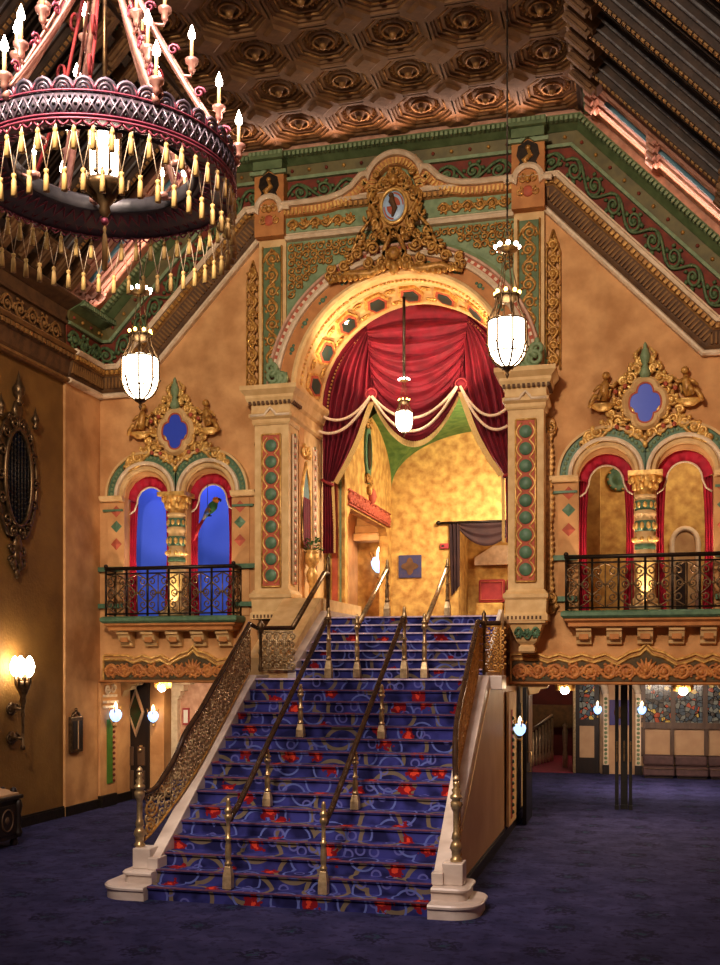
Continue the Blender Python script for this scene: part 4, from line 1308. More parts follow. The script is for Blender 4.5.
# ------------------------------------------------------------------ balconies
def balcony(wc, la, lb):
    y0, y1 = YB-.48, YB-.002
    t = thing('balcony', la, 'balcony', (wc, YB-.25, 3.6), 'balconies under the twin windows')
    hw = 1.40
    def S3(o, z): return [(wc-hw+o, y0+o), (wc+hw-o, y0+o), (wc+hw-o, y1), (wc-hw+o, y1)]
    def slab(rows):
        mb = MB(); vs = []
        for o, z in rows: vs += [(x, y, z) for x, y in S3(o, z)]
        fs = []
        for k in range(len(rows)-1):
            for i in range(4):
                j = (i+1) % 4; fs.append((k*4+i, k*4+j, k*4+4+j, k*4+4+i))
        fs.append((3, 2, 1, 0)); e = (len(rows)-1)*4; fs.append((e, e+1, e+2, e+3))
        return mb.add(vs, fs)
    obj('slab', slab([(.10, 3.52), (.10, 3.58), (.04, 3.62), (.04, 3.66)]), M['orange'], t)
    obj('green_edge', slab([(.02, 3.66), (-.02, 3.70), (-.02, 3.76), (.02, 3.79)]), M['verdigris'], t)
    obj('under_moulding', slab([(.24, 3.50), (.20, 3.505), (.14, 3.52)]), M['cream'], t)
    for k in range(5):
        x = wc+(k-2)*.52
        ol = [(0, 3.50), (.30, 3.50), (.30, 3.45), (.25, 3.43), (.21, 3.34), (.12, 3.28), (.10, 3.22), (0, 3.20)]
        mb = MB(); mb.poly_plate(ol, [], x-.13, x+.13, lambda a, b, y: (y, YB-.002-a, b)); cb = obj('corbel', mb, M['cream'], t)
        mb = MB(); mb.box(x-.08, x+.08, YB-.235, YB-.15, 3.30, 3.42); obj('corbel_panel', mb, M['orange'], cb)
    # wrought iron railing, a thing standing on the slab
    r = thing('balcony_railing', lb, 'railing', (wc, y0+.1, 3.79), 'iron railings of the balconies')
    mb = MB(); yy = y0+.07; zt = 4.72
    x0, x1 = wc-hw+.07, wc+hw-.07
    path = [(x0, y1-.03, zt), (x0, yy, zt), (x1, yy, zt), (x1, y1-.03, zt)]
    for a, b in zip(path[:-1], path[1:]): mb.tube([a, b], .04, 6)
    obj('top_rail', mb, M['iron'], r)
    mb = MB()
    for z in (3.84, 4.62):
        for a, b in zip(path[:-1], path[1:]): mb.tube([(a[0], a[1], z), (b[0], b[1], z)], .016, 5)
    obj('bottom_rail', mb, M['iron'], r)
    npan = 6; w = (x1-x0)/npan
    for k in range(npan+1):
        x = x0+k*w
        mb = MB(); mb.tube([(x, yy, 3.795), (x, yy, zt)], .022, 6)
        if k in (0, npan): mb.ball((x, yy, zt+.05), .045, 8); 
        obj('post', mb, M['iron'], r)
    for k in range(npan):
        xm = x0+(k+.5)*w
        mb = MB(); mp = lambda a, b: (a, yy, b)
        for s in (-1, 1):
            # lyre of scrolls
            for (px, pz, rr, dd) in ((.13, 4.46, .095, 1), (.13, 4.02, .095, -1), (.10, 4.24, .07, 1)):
                sp = spiral(0, 0, rr, 1.4, -dd*PI/2, dd*s, 16)
                mb.tube([mp(xm+s*px+p, pz+q) for p, q in sp], .013, 4)
            mb.tube([mp(xm+s*q[0], q[1]) for q in catmull([(.02, 3.86), (.22, 4.02), (.04, 4.24), (.22, 4.46), (.02, 4.60)], 6)], .013, 4)
        mb.tube([mp(xm, 3.84), mp(xm, 4.62)], .012, 4)
        mb.ball(mp(xm, 4.24), .035, 6)
        obj('scroll_panel', mb, M['railgilt'], r)
    for x in (x0, x1):
        mb = MB(); mb.tube([(x, y1-.03, 3.795), (x, y1-.03, zt)], .02, 6); 
        for z in (4.02, 4.24, 4.46): mb.tube([(x, (yy+y1)/2+.13*cos(a), z+.09*sin(a)) for a in [2*PI*i/14 for i in range(14)]], .012, 4, closed=True)
        obj('side_panel', mb, M['bronze'], r)
balcony(WINC[0], 'corbelled balcony ledge under the cobalt blue window', 'iron scroll railing in front of the cobalt blue window')
balcony(WINC[1], 'corbelled balcony ledge under the golden hall window', 'iron scroll railing in front of the golden hall window')

# ------------------------------------------------------------------ relief frieze above the lower openings
def frieze(xa, xb, idx, label, peak):
    t = thing('trim_%d' % idx, label, 'frieze', ((xa+xb)/2, YB, 2.5), None, 'structure')
    # lower plain lip
    mb = MB(); mb.sweep([(xa, 2.50), (xb, 2.50)], [(0, 0), (0, .05), (.02, .07), (.045, .07), (.045, 0)], S2); obj('lip', mb, M['orange'], t)
    top = [(xa+.10, 2.94)]
    n = 4
    def zig(x0_, x1_, m):
        out = []
        for i in range(m):
            f = (i+.5)/m
            out.append((x0_+(x1_-x0_)*(i+.25)/m, 2.88)); out.append((x0_+(x1_-x0_)*(i+.75)/m, 2.94))
        return out
    top += [(xa+.6, 2.94)]+zig(xa+.65, peak-.6, max(2, int((peak-xa-1.25)/.30)))+[(peak-.5, 2.84), (peak-.28, 2.97), (peak-.10, 3.02), (peak, 3.12), (peak+.10, 3.02), (peak+.28, 2.97), (peak+.5, 2.84)]
    rem = xb-(peak+.6)
    if rem > .9: top += zig(peak+.6, xb-.65, max(2, int((rem-.6)/.30)))+[(xb-.6, 2.94)]
    top += [(xb-.10, 2.94)]
    ol = [(xa+.10, 2.56), (xb-.10, 2.56)]+list(reversed(top))
    mb = MB(); mb.poly_plate(ol, [], YB-.03, YB-.001); g = obj('dark_ground', mb, mat('brown olive ground %d' % idx, (.13, .075, .025), (.08, .055, .02), .7, scale=6), t)
    mb = MB()
    mb.sweep(top, [(-.02, .03), (0, .07), (.025, .07), (.04, .03)], S2); mb.sweep([(a, b+.085) for a, b in top], [(-.015, 0), (0, .05), (.025, .05), (.04, 0)], S2)
    for xx in (xa+.085, xb-.115): mb.box(xx, xx+.03, YB-.06, YB, 2.55, 3.04)
    obj('zigzag_line', mb, M['gold_bright'], t)
    mb = MB()
    rinceau(mb, xb-xa-.24, .32, lambda s, q: (xa+.12+s, YB-.04, 2.575+q), .030)
    rinceau(mb, xb-xa-.24, .30, lambda s, q: (xa+.12+s, YB-.045, 2.885-q), .018, max(1, int((xb-xa)/.2)))
    # peak palmette
    for k in range(5):
        a = PI/2+(k-2)*.42
        mb.tube([(peak, YB-.05, 2.70), (peak+.13*cos(a), YB-.06, 2.79+.06*sin(a)), (peak+.22*cos(a), YB-.05, 2.77+.20*sin(a))], [.02, .035, .01], 5)
    obj('scroll_relief', mb, mat('orange relief %d' % idx, (.60, .26, .07), (.42, .15, .04), .55, scale=9), g)
    mb = MB()
    for k in range(int((xb-xa)/.16)):
        mb.ball((xa+.2+k*.16, YB-.045, 2.62+.1*(k % 3)), .018, 5)
    obj('green_leaf', mb, M['verdigris'], g)
frieze(XL+.05, -6.30, 6, 'orange scroll relief frieze with zigzag top over the left doorway', -8.33)
frieze(-2.26, XR+.2, 7, 'orange scroll relief frieze with zigzag top over the right hall opening', .19)
# ------------------------------------------------------------------ grand staircase
RI, RUN, Y0 = .165, .25, 11.68
NS = 16
SX0, SX1 = -5.72, -2.36
ZL = RI*NS
YL = Y0+RUN*(NS-1)
YU0, RU, RUNU = 16.0, .15, .30
ZU = ZL+7*RU
UX0, UX1 = -5.25, -2.24
YUT = YU0+6*RUNU
st = thing('staircase', 'grand staircase carpeted in blue with red flowers, two flights and marble sides', 'staircase', ((SX0+SX1)/2, Y0, 0))
def xr(y):
    f = min(1, max(0, (y-Y0)/(YL-Y0)))
    return SX1+.11*(1-f)-.02*f
def nosed_profile():
    pts = [(Y0, 0.0)]
    for i in range(NS):
        y = Y0+i*RUN; z = (i+1)*RI
        pts += [(y, z-.045), (y-.025, z-.035), (y-.03, z-.012), (y-.015, z)]
        if i < NS-1: pts.append((y+RUN, z))
    pts.append((YU0, ZL))
    return pts
def nosed_upper():
    pts = [(YU0, ZL)]
    for i in range(7):
        y = YU0+i*RUNU; z = ZL+(i+1)*RU
        pts += [(y, z-.045), (y-.025, z-.035), (y-.03, z-.012), (y-.015, z)]
        if i < 6: pts.append((y+RUNU, z))
    pts.append((YT, ZU))
    return pts
def extr_yz(mb, pts, x0, x1, nx=1):
    k = len(pts); vs = []
    for i in range(nx+1):
        x = x0+(x1-x0)*i/nx
        vs += [(x, y, z) for y, z in pts]
    fs = []
    for i in range(nx):
        for q in range(k-1): fs.append((i*k+q, (i+1)*k+q, (i+1)*k+q+1, i*k+q+1))
    return mb.add(vs, fs)
mb = MB(); _p = nosed_profile(); _k = len(_p)
mb.add([(SX0, y, z) for y, z in _p]+[(xr(y), y, z) for y, z in _p], [(q, _k+q, _k+q+1, q+1) for q in range(_k-1)]); obj('carpet_lower_flight', mb, M['carpet'], st)
mb = MB(); extr_yz(mb, nosed_upper(), UX0, UX1); obj('carpet_upper_flight', mb, M['carpet'], st)
# edge along each nosing; upper ones have pale light put into the colour
mb = MB()
wn = mat('pale lit carpet edge', (.66, .54, .66), (.50, .38, .52), .8, scale=20)
wr = mat('dull red carpet edge', (.19, .06, .10), (.10, .045, .12), .85, scale=20)  # reddish line along the lower nosings
for i in range(7):
    y = YU0+i*RUNU; z = ZL+(i+1)*RU
    mb.box(UX0, UX1, y-.034, y-.010, z-.022, z+.003)
mb.box(SX0, SX1, YL-.034, YL-.01, ZL-.022, ZL+.003)
obj('lit_edge', mb, wn, st)
mb = MB()
for i in range(NS-1):
    y = Y0+i*RUN; z = (i+1)*RI
    mb.box(SX0, xr(y), y-.034, y-.012, z-.016, z+.002)
obj('red_edge', mb, wr, st)
# marble side strings
def string(x0, x1, name):
    up = .05
    pts = [(Y0+.55, 0)]
    top = [(Y0+.55, RI*2+.12)]
    for y in (Y0+1.0, YL-.25): top.append((y, RI+(y-Y0)*RI/RUN+up))
    top += [(YL+.05, ZL+up), (YU0+.06, ZL+up)]
    ol = [(Y0+.55, 0), (YU0+.06, 0)]+list(reversed(top))
    ol = [(Y0+.30, 0), (YU0+.06, 0)]+list(reversed([(Y0+.30, RI*2+.10)]+top[1:]))
    mb = MB(); mb.poly_plate(ol, [], x0, x1, lambda a, b, y: ((xr(a) if abs(y-SX1) < 1e-6 else y), a, b))
    return obj(name, mb, M['marble'], st, .012)
string(-5.90, SX0, 'marble_string'); string(SX1, -2.08, 'marble_string')
mb = MB(); mb.box(-2.085, -1.90, YL+.1, YU0+.06, ZL-.16, ZL+.05); obj('landing_kerb', mb, M['marble'], st, .012)
# plastered side wall below the right string, standing proud
sw = mat('polished tan plaster', (.62, .43, .22), (.50, .31, .14), .5, scale=1.2, bump=.05)
for x0, x1 in ((-2.08, -2.06), (-5.925, -5.905)):
    ol = [(Y0+.75, 0), (YT+.1, 0), (YT+.1, ZL-.22), (YU0-.02, ZL-.10), (YL+.0, ZL-.14), (Y0+.75, RI+.75*RI/RUN-.14)]
    mb = MB(); mb.poly_plate(ol, [], x0, x1, lambda a, b, y: (y, a, b)); obj('side_wall', mb, sw, st)
mb = MB(); mb.box(-2.06, -2.035, Y0+.9, YT+.1, 0, .16); mb.box(-2.06, -2.045, Y0+.9, YT+.1, .16, .19); obj('skirting', mb, M['iron'], st)
# core under the landing and upper flight
mb = MB(); mb.box(-5.90, -2.081, YU0+.06, YB+.30, 0, 2.48); mb.box(-5.90, -2.081, YB+.30, YT, 0, 2.48); mb.box(-6.11, XA+RA-.02, YU0+.05, YT, 2.485, ZL-.005); mb.box(-6.11, -2.25, YUT+.05, YT, ZL-.005, ZU-.012); obj('core', mb, M['stucco'], st)
# cream parapet at the left of the upper flight with marble capping
ol = [(YU0+.02, ZL), (YT-.02, ZL), (YT-.02, ZU+.35), (YUT+.05, ZU+.35), (YU0+.02, ZL+.32)]
mb = MB(); mb.poly_plate(ol, [], -6.095, UX0-.14, lambda a, b, y: (y, a, b)); obj('parapet', mb, M['cream'], st)
ol = [(YU0-.0, ZL), (YT-.02, ZL), (YT-.02, ZU+.12), (YUT+.05, ZU+.12), (YU0, ZL+.22)]
mb = MB(); mb.poly_plate(ol, [], UX0-.14, UX0, lambda a, b, y: (y, a, b)); obj('marble_string', mb, M['marble'], st)
mb = MB(); mb.poly_plate([(YU0-.0, ZL), (YUT+.3, ZL), (YUT+.3, ZU+.10), (YUT+.05, ZU+.10), (YU0, ZL+.18)], [], UX1, UX1+.06, lambda a, b, y: (y, a, b)); obj('marble_string', mb, M['marble'], st)
# bottom plinths: rounded lower step, upper step, newel block
def plinth(s):
    xi = SX0 if s < 0 else SX1+.11
    def X(d): return xi+s*d
    mb = MB()
    # step one with a bull-nosed end
    def rounded(w, y0, y1, z0, z1, rad):
        n = 12
        ol = [(0, y0)]
        ol += [(w-rad+rad*cos(a), y0+rad+rad*sin(a)) for a in [-PI/2+PI/2*i/n for i in range(n+1)]]
        ol += [(w-rad*.6+rad*.6*cos(a), y1-rad*.6+rad*.6*sin(a)) for a in [PI/2*i/n for i in range(n+1)]]
        ol += [(0, y1)]
        rows = [(0.0, z0), (.0, z1-.05), (-.025, z1-.045), (-.03, z1-.02), (-.01, z1), ]
        vs = []; m = len(ol)
        cx = w*.3; cy = (y0+y1)/2
        for o, z in rows:
            for (a, b) in ol:
                f = 1-o/max(.3, w)
                vs.append((X(a*f if a > 0 else a), cy+(b-cy)*f, z))
        fs = []
        for k in range(len(rows)-1):
            for i in range(m):
                j = (i+1) % m; q = (k*m+i, k*m+j, k*m+m+j, k*m+m+i)
                fs.append(q if s > 0 else tuple(reversed(q)))
        e = (len(rows)-1)*m
        top = tuple(e+i for i in range(m)); fs.append(top if s > 0 else tuple(reversed(top)))
        mb.add(vs, fs)
    rounded(.62 if s < 0 else .56, Y0-.12, Y0+.72, 0, RI, .34)
    rounded(.40, Y0+.10, Y0+.72, RI, RI*2-.02, .12)
    p = obj('marble_plinth', mb, M['marble'], st)
    mb = MB(); mb.box(X(.10), X(.34), Y0+.26, Y0+.54, RI*2-.02, .565); mb.box(X(-.02), X(.12), Y0+.22, Y0+.5, RI*2-.02, .46)
    obj('newel_block', mb, M['marble'], p, .012)
plinth(-1); plinth(1)

# ------------------------------------------------------------------ baluster posts and centre handrails
def turned_post(name, x, y, z, h, label, group, m='brass_pale'):
    t = thing(name, label, 'post', (x, y, z), group)
    hb = h*.25
    mb = MB()
    vs = []
    for hw, zz in ((.052, 0), (.056, .01), (.054, hb*.55), (.036, hb)):
        vs += [(x-hw, y-hw, z+zz), (x+hw, y-hw, z+zz), (x+hw, y+hw, z+zz), (x-hw, y+hw, z+zz)]
    fs = [(k*4+i, k*4+(i+1) % 4, k*4+4+(i+1) % 4, k*4+4+i) for k in range(3) for i in range(4)]+[(3, 2, 1, 0), (12, 13, 14, 15)]
    mb.add(vs, fs); obj('foot', mb, M[m], t, .006)
    q = (h-hb)
    prof = [(.030, 0), (.045, .02), (.045, .05), (.030, .07), (.036, .12), (.040, .22), (.036, .30), (.026, .36), (.042, .385), (.042, .41), (.026, .43), (.024, .60), (.028, .66), (.044, .69), (.050, .72), (.044, .75), (.030, .775), (.046, .80), (.046, .83), (.028, .85), (.032, .88), (.022, .91), (.030, .935), (.020, .96), (.022, .98), (.001, 1.0)]
    mb = MB(); mb.lathe([(r, z+hb+p*q) for r, p in prof], (x, y, 0), 12)
    obj('turned_shaft', mb, M['brass'], t)
    return t
RAILX = (-4.66, -3.47)
names = {0: 'bottom', 1: 'second', 2: 'third', 3: 'landing'}
def stair_z(y):   # nosing line
    return RI+(y-Y0)*RI/RUN
for si, x in enumerate(RAILX):
    side = ('left', 'right')[si]
    ys = []
    for k, stp in enumerate((1, 6, 11, 16)):
        y = Y0+(stp-1)*RUN+.08
        lab = ('brass baluster post standing at the foot of the %s centre handrail' if k == 0 else
               'brass baluster post a third of the way up the %s centre handrail' if k == 1 else
               'brass baluster post two thirds up the %s centre handrail' if k == 2 else
               'brass baluster post on the landing ending the %s lower centre handrail') % side
        turned_post('baluster_post', x+.15*(stp-1)/15-.05, y, stp*RI+.003, 1.09 if k in (0, 3) else .76, lab, 'posts of the centre handrails')
        ys.append(y)
    t = thing('handrail', 'dark %s centre handrail sloping up the lower flight' % side, 'handrail', (x, ys[0], 1.0), 'centre handrails')
    mb = MB()
    a = (x+.0, ys[0]+.06, RI+.84); b = (x, ys[3]-.085, ZL+.90)
    sl = (b[2]-a[2])/(b[1]-a[1])
    pts = [(x, ys[0]+.058, a[2]+.02), (x, ys[0]+.12, a[2]+.03), (x, ys[0]+.30, a[2]+.13), (x, ys[0]+.6, a[2]+.13+.3*sl)]+[(x, b[1]-.3, b[2]-.3*sl), (x, b[1], b[2])]
    pts = [(q[0]-.05+.15*(q[1]-ys[0])/(ys[3]-ys[0]), q[1], q[2]) for q in pts]
    mb.tube(catmull(pts, 6), .036, 10)
    obj('rail_bar', mb, M['handrail'], t)
    mb = MB(); mb.ball((a[0]-.05, a[1], a[2]), .05, 8); mb.ball((b[0]+.10, b[1], b[2]), .05, 8); obj('rail_end', mb, M['bronze'], t)
URX = (-4.20, -3.13)
for si, x in enumerate(URX):
    side = ('left', 'right')[si]
    for k, (y, z) in enumerate(((YU0-.14, ZL), (YUT+.12, ZU))):
        turned_post('baluster_post', x, y, z+.004, 1.0, ('brass baluster post on the landing at the foot of the %s upper handrail' if k == 0 else 'brass baluster post at the head of the %s upper handrail under the curtain') % side, 'posts of the centre handrails')
    t = thing('handrail', 'pale lit %s handrail on the short upper flight' % side, 'handrail', (x, YU0, ZL+.8), 'centre handrails')
    mb = MB(); a = (x, YU0-.07, ZL+.84); b = (x, YUT+.055, ZU+.82)
    mb.tube([a, b], .038, 10); obj('rail_bar', mb, M['brass'], t)
    mb = MB(); mb.ball(a, .045, 8); mb.ball(b, .045, 8); obj('rail_end', mb, M['bronze'], t)

# ------------------------------------------------------------------ filigree balustrades at both sides
def balustrade(x, label, s, side):
    t = thing('balustrade', label, 'balustrade', (x, Y0+.4, .5), 'filigree side balustrades')
    yb, ye = Y0+.50, YL+.02
    xt = x
    xn = -6.03 if s < 0 else -2.01
    def bx(q):
        f = max(0, 1-(q-yb)/1.5)
        return xt+(xn-xt)*f*f+(0 if s < 0 else .03*(1-min(1, (q-yb)/(ye-yb))))
    def zl(y):   # lower edge follows the marble string
        return max(RI+(y-Y0)*RI/RUN+.085, .60)
    def zu(y):   # handrail line with a swan-neck at the foot
        base = stair_z(y)+.84
        f = min(1, max(0, (y-yb)/.9))
        return base*f+(1-f)*(1.25) if y < yb+.9 else base
    # lower edge sweeps in a belly at the foot
    # filigree
    mb = MB()
    mp = lambda a, b: (bx(a), a, b)
    R = random.Random(3)
    nrow, dz = 5, .135
    y = yb+.10; col = 0
    while y < ye-.02:
        lo, hi = zl(y)+.03, zu(y)-.05
        m = max(3, int((hi-lo)/.13))
        for r in range(m):
            zc = lo+(hi-lo)*(r+.5)/m
            rr = .072
            d = 1 if (r+col) % 2 else -1
            sp = spiral(0, 0, rr, 1.35, (PI/2 if d > 0 else -PI/2)+(.9 if col % 2 else 0), d, 11)
            mb.tube([mp(y+p, zc+q) for p, q in sp], .0145, 4)
            mb.ball(mp(y+.065, zc+.05), .024, 4); mb.ball(mp(y-.03, zc-.06), .020, 4)
        mb.tube([mp(min(y+.07, ye), zl(y+.07)), mp(y+.04, (lo+hi)/2), mp(min(ye, y+.07), zu(y+.07)-.03)], .011, 4)
        y += .135; col += 1
    pf = obj('filigree_panel', mb, M['gold_bright'] if s > 0 else mat('pale gilt filigree', (.66, .50, .28), (.34, .22, .10), .4, .45, scale=10), t)
    # frame bars
    mb = MB()
    ys = [yb+(ye-yb)*i/30 for i in range(31)]
    mb.tube([(bx(q), q, zl(q)+.02) for q in ys], .022, 5)
    mb.tube([(bx(q), q, zu(q)-.06) for q in ys], .016, 5)
    mb.tube([(bx(ye), ye, zl(ye)), (bx(ye), ye, zu(ye))], .02, 5)
    # large opening scroll at the foot
    for (cy, cz, r, ph) in ((yb+.14, 1.02, .12, 0), (yb+.12, .78, .10, 2.)):
        sp = spiral(0, 0, r, 1.5, ph, -1, 18); mb.tube([mp(cy+p, cz+q) for p, q in sp], .02, 5)
    obj('frame_bar', mb, M['gold'], t)
    # polished handrail
    mb = MB()
    pts = [(bx(yb), yb-.03, 1.22), (bx(yb+.06), yb+.06, 1.22), (bx(yb+.25), yb+.25, 1.27)]+[(bx(q), q, zu(q)) for q in ys if q > yb+.4]
    mb.tube(catmull(pts, 3), .037, 10, flat=1.0)
    x = xt
    obj('rail_bar', mb, M['handrail'], t)
    # return panel across the landing
    xr0, xr1 = (x, -5.29) if s < 0 else (-2.20, -2.10)
    yr = YU0-.05 if s < 0 else YU0-.12
    mb = MB()
    if s < 0:
        zt = ZL+.80
        mb.tube([(x, ye, zu(ye)), (x-.06, yr, zt), (xr1, yr, zt)], .036, 8)
        rb = obj('return_rail', mb, M['handrail'], t)
        mb = MB()
        for z in (ZL+.13, ZL+.74): mb.tube([(x, yr, z), (xr1, yr, z)], .018, 5)
        n_ = 4; w = (xr1-x)/n_
        for k in range(n_):
            xm = x+(k+.5)*w
            for r in range(5):
                zc = ZL+.19+r*.12
                for q in (-1, 1):
                    sp = spiral(0, 0, .055, 1.3, PI/2 if r % 2 else -PI/2, q, 10)
                    mb.tube([(xm+q*.06+a, yr, zc+b) for a, b in sp], .014, 4)
                mb.ball((xm, yr, zc+.05), .03, 5)
            mb.tube([(x+k*w, yr, ZL+.1), (x+k*w, yr, ZL+.78)], .014, 4)
        obj('return_panel', mb, MATS['pale gilt filigree'], t)
        mb = MB(); mb.lathe([(.03, ZL+.1), (.045, ZL+.14), (.028, ZL+.2), (.028, ZL+.7), (.06, ZL+.78), (.06, ZL+.86), (.03, ZL+.9), (.001, ZL+.96)], (x, yr, 0), 10); obj('corner_post', mb, M['bronze'], t)
        mb = MB()
        mb.tube([(xr1, yr, ZL+.80), (UX0-.07, YUT, ZU+.78), (UX0-.07, YUT+.25, ZU+.80)], .042, 8); obj('wall_rail', mb, M['bronze'], t)
        mb = MB(); mb.lathe([(.035, ZU+.13), (.03, ZU+.5), (.05, ZU+.8), (.05, ZU+.9), (.025, ZU+1.0), (.035, ZU+1.06), (.001, ZU+1.14)], (UX0-.07, YUT+.25, 0), 10); obj('head_post', mb, M['bronze'], t)
    else:
        zt = ZL+.84
        xe = -1.96
        mb.tube([(x, ye, zu(ye)), (x+.03, yr, zt), (xe, yr, zt)], .036, 8); obj('return_rail', mb, M['handrail'], t)
        mb = MB()
        for k in range(4):
            yy = ye+.05+k*.12
            for r in range(5):
                sp = spiral(0, 0, .055, 1.3, r, 1 if (r+k) % 2 else -1, 10)
                mb.tube([(x+.01, yy+a, ZL+.2+r*.125+b) for a, b in sp], .0145, 4); mb.ball((x+.01, yy+.06, ZL+.25+r*.125), .022, 4)
        for k in range(3):
            xm = x+.09+k*.105
            for r in range(6):
                zc = ZL+.17+r*.108
                sp = spiral(0, 0, .052, 1.3, PI/2 if r % 2 else -PI/2, 1 if (r+k) % 2 else -1, 10)
                mb.tube([(xm+a, yr, zc+b) for a, b in sp], .0145, 4); mb.ball((xm+.05, yr, zc+.05), .024, 5)
        for z in (ZL+.11, ZL+.79): mb.tube([(x+.03, yr, z), (xe, yr, z)], .016, 5)
        mb.tube([(xe, yr, ZL+.06), (xe, yr, zt)], .016, 5)
        obj('return_panel', mb, M['gold'], t)
        mb = MB(); mb.lathe([(.022, ZL+.055), (.03, ZL+.10), (.02, ZL+.2), (.02, ZL+.7), (.045, ZL+.80), (.05, ZL+.88), (.025, ZL+.93), (.035, ZL+.98), (.001, ZL+1.04)], (x+.03, yr, 0), 10); obj('corner_post', mb, M['bronze'], t)
    # foot newel
    turned_newel(xn, Y0+.40, .568, 'turned brass newel at the foot of the %s balustrade' % side)
    return t
def turned_newel(x, y, z, label):
    t = thing('newel_post', label, 'post', (x, y, z), 'newels at the foot of the balustrades')
    h = .95
    prof = [(.07, 0), (.07, .03), (.05, .05), (.055, .12), (.075, .16), (.06, .22), (.04, .25), (.055, .28), (.045, .34), (.035, .36), (.035, .60), (.05, .63), (.065, .67), (.065, .72), (.045, .75), (.07, .77), (.07, .80), (.04, .83), (.055, .87), (.03, .90), (.04, .94), (.03, .97), (.001, 1.0)]
    mb = MB(); mb.lathe([(r, z+p*h) for r, p in prof], (x, y, 0), 14); obj('turned_shaft', mb, M['brass'], t)
    mb = MB(); mb.lathe([(.001, z+h*.985), (.035, z+h*.99), (.04, z+h*1.01), (.02, z+h*1.04), (.001, z+h*1.06)], (x, y, 0), 10); obj('finial', mb, M['brass_pale'], t)
balustrade(-5.83, 'pale gilt filigree balustrade climbing the outer left of the stairs', -1, 'left')
balustrade(-2.245, 'old gold filigree balustrade climbing the right side of the stairs', 1, 'right')
# ------------------------------------------------------------------ great red curtain in the arch
YC = 20.45
tcu = thing('stage_curtain', 'great crimson velvet swag curtain with gold fringe filling the arch', 'curtain', (XA, YC, ZU))
RC = RA-.03
def zarch(x):
    d = RC*RC-(x-XA)**2
    return ZA+math.sqrt(max(d, 0.0))
rl, rr_ = XZ(373, 396, YC), XZ(462, 386, YC)
def hem_mid(s):
    x = rl[0]+(rr_[0]-rl[0])*s
    z = rl[1]+(rr_[1]-rl[1])*s-1.02*(1-(2*s-1)**2)**.85
    return x, z
mb = MB()
def swag(s, t):
    e0, e1 = rl[0]-.12*(1-t), rr_[0]+.12*(1-t)
    x = e0+(e1-e0)*s
    ze = (zarch(e0)*(1-t)+(rl[1])*t)*(1-s)+(zarch(e1)*(1-t)+rr_[1]*t)*s
    bul = zarch((e0+e1)/2)-(zarch(e0)+zarch(e1))/2
    sag = -bul*(1-t)**6+1.02*t**.8
    z = ze-sag*(1-(2*s-1)**2)**.9
    if t < .02: z = zarch(x)
    env = sin(PI*min(max(s, .02), .98))**.5
    y = YC-.02-.20*sin(PI*t*.9)*env-.075*sin(2*PI*8.5*t**.9+.5*sin(5*s))*env-.016*sin(2*PI*23*t+4*s)
    return (x, y, z)
mb.grid(swag, 48, 110)
obj('centre_swag', mb, M['velvet'], tcu)
mb = MB()
def fr(s, t):
    p = swag(s, 1.0)
    return (p[0], p[1]-.015-.006*sin(s*240), p[2]+.02-.13*t)
mb.grid(fr, 120, 2); obj('centre_fringe', mb, M['fringe'], tcu)

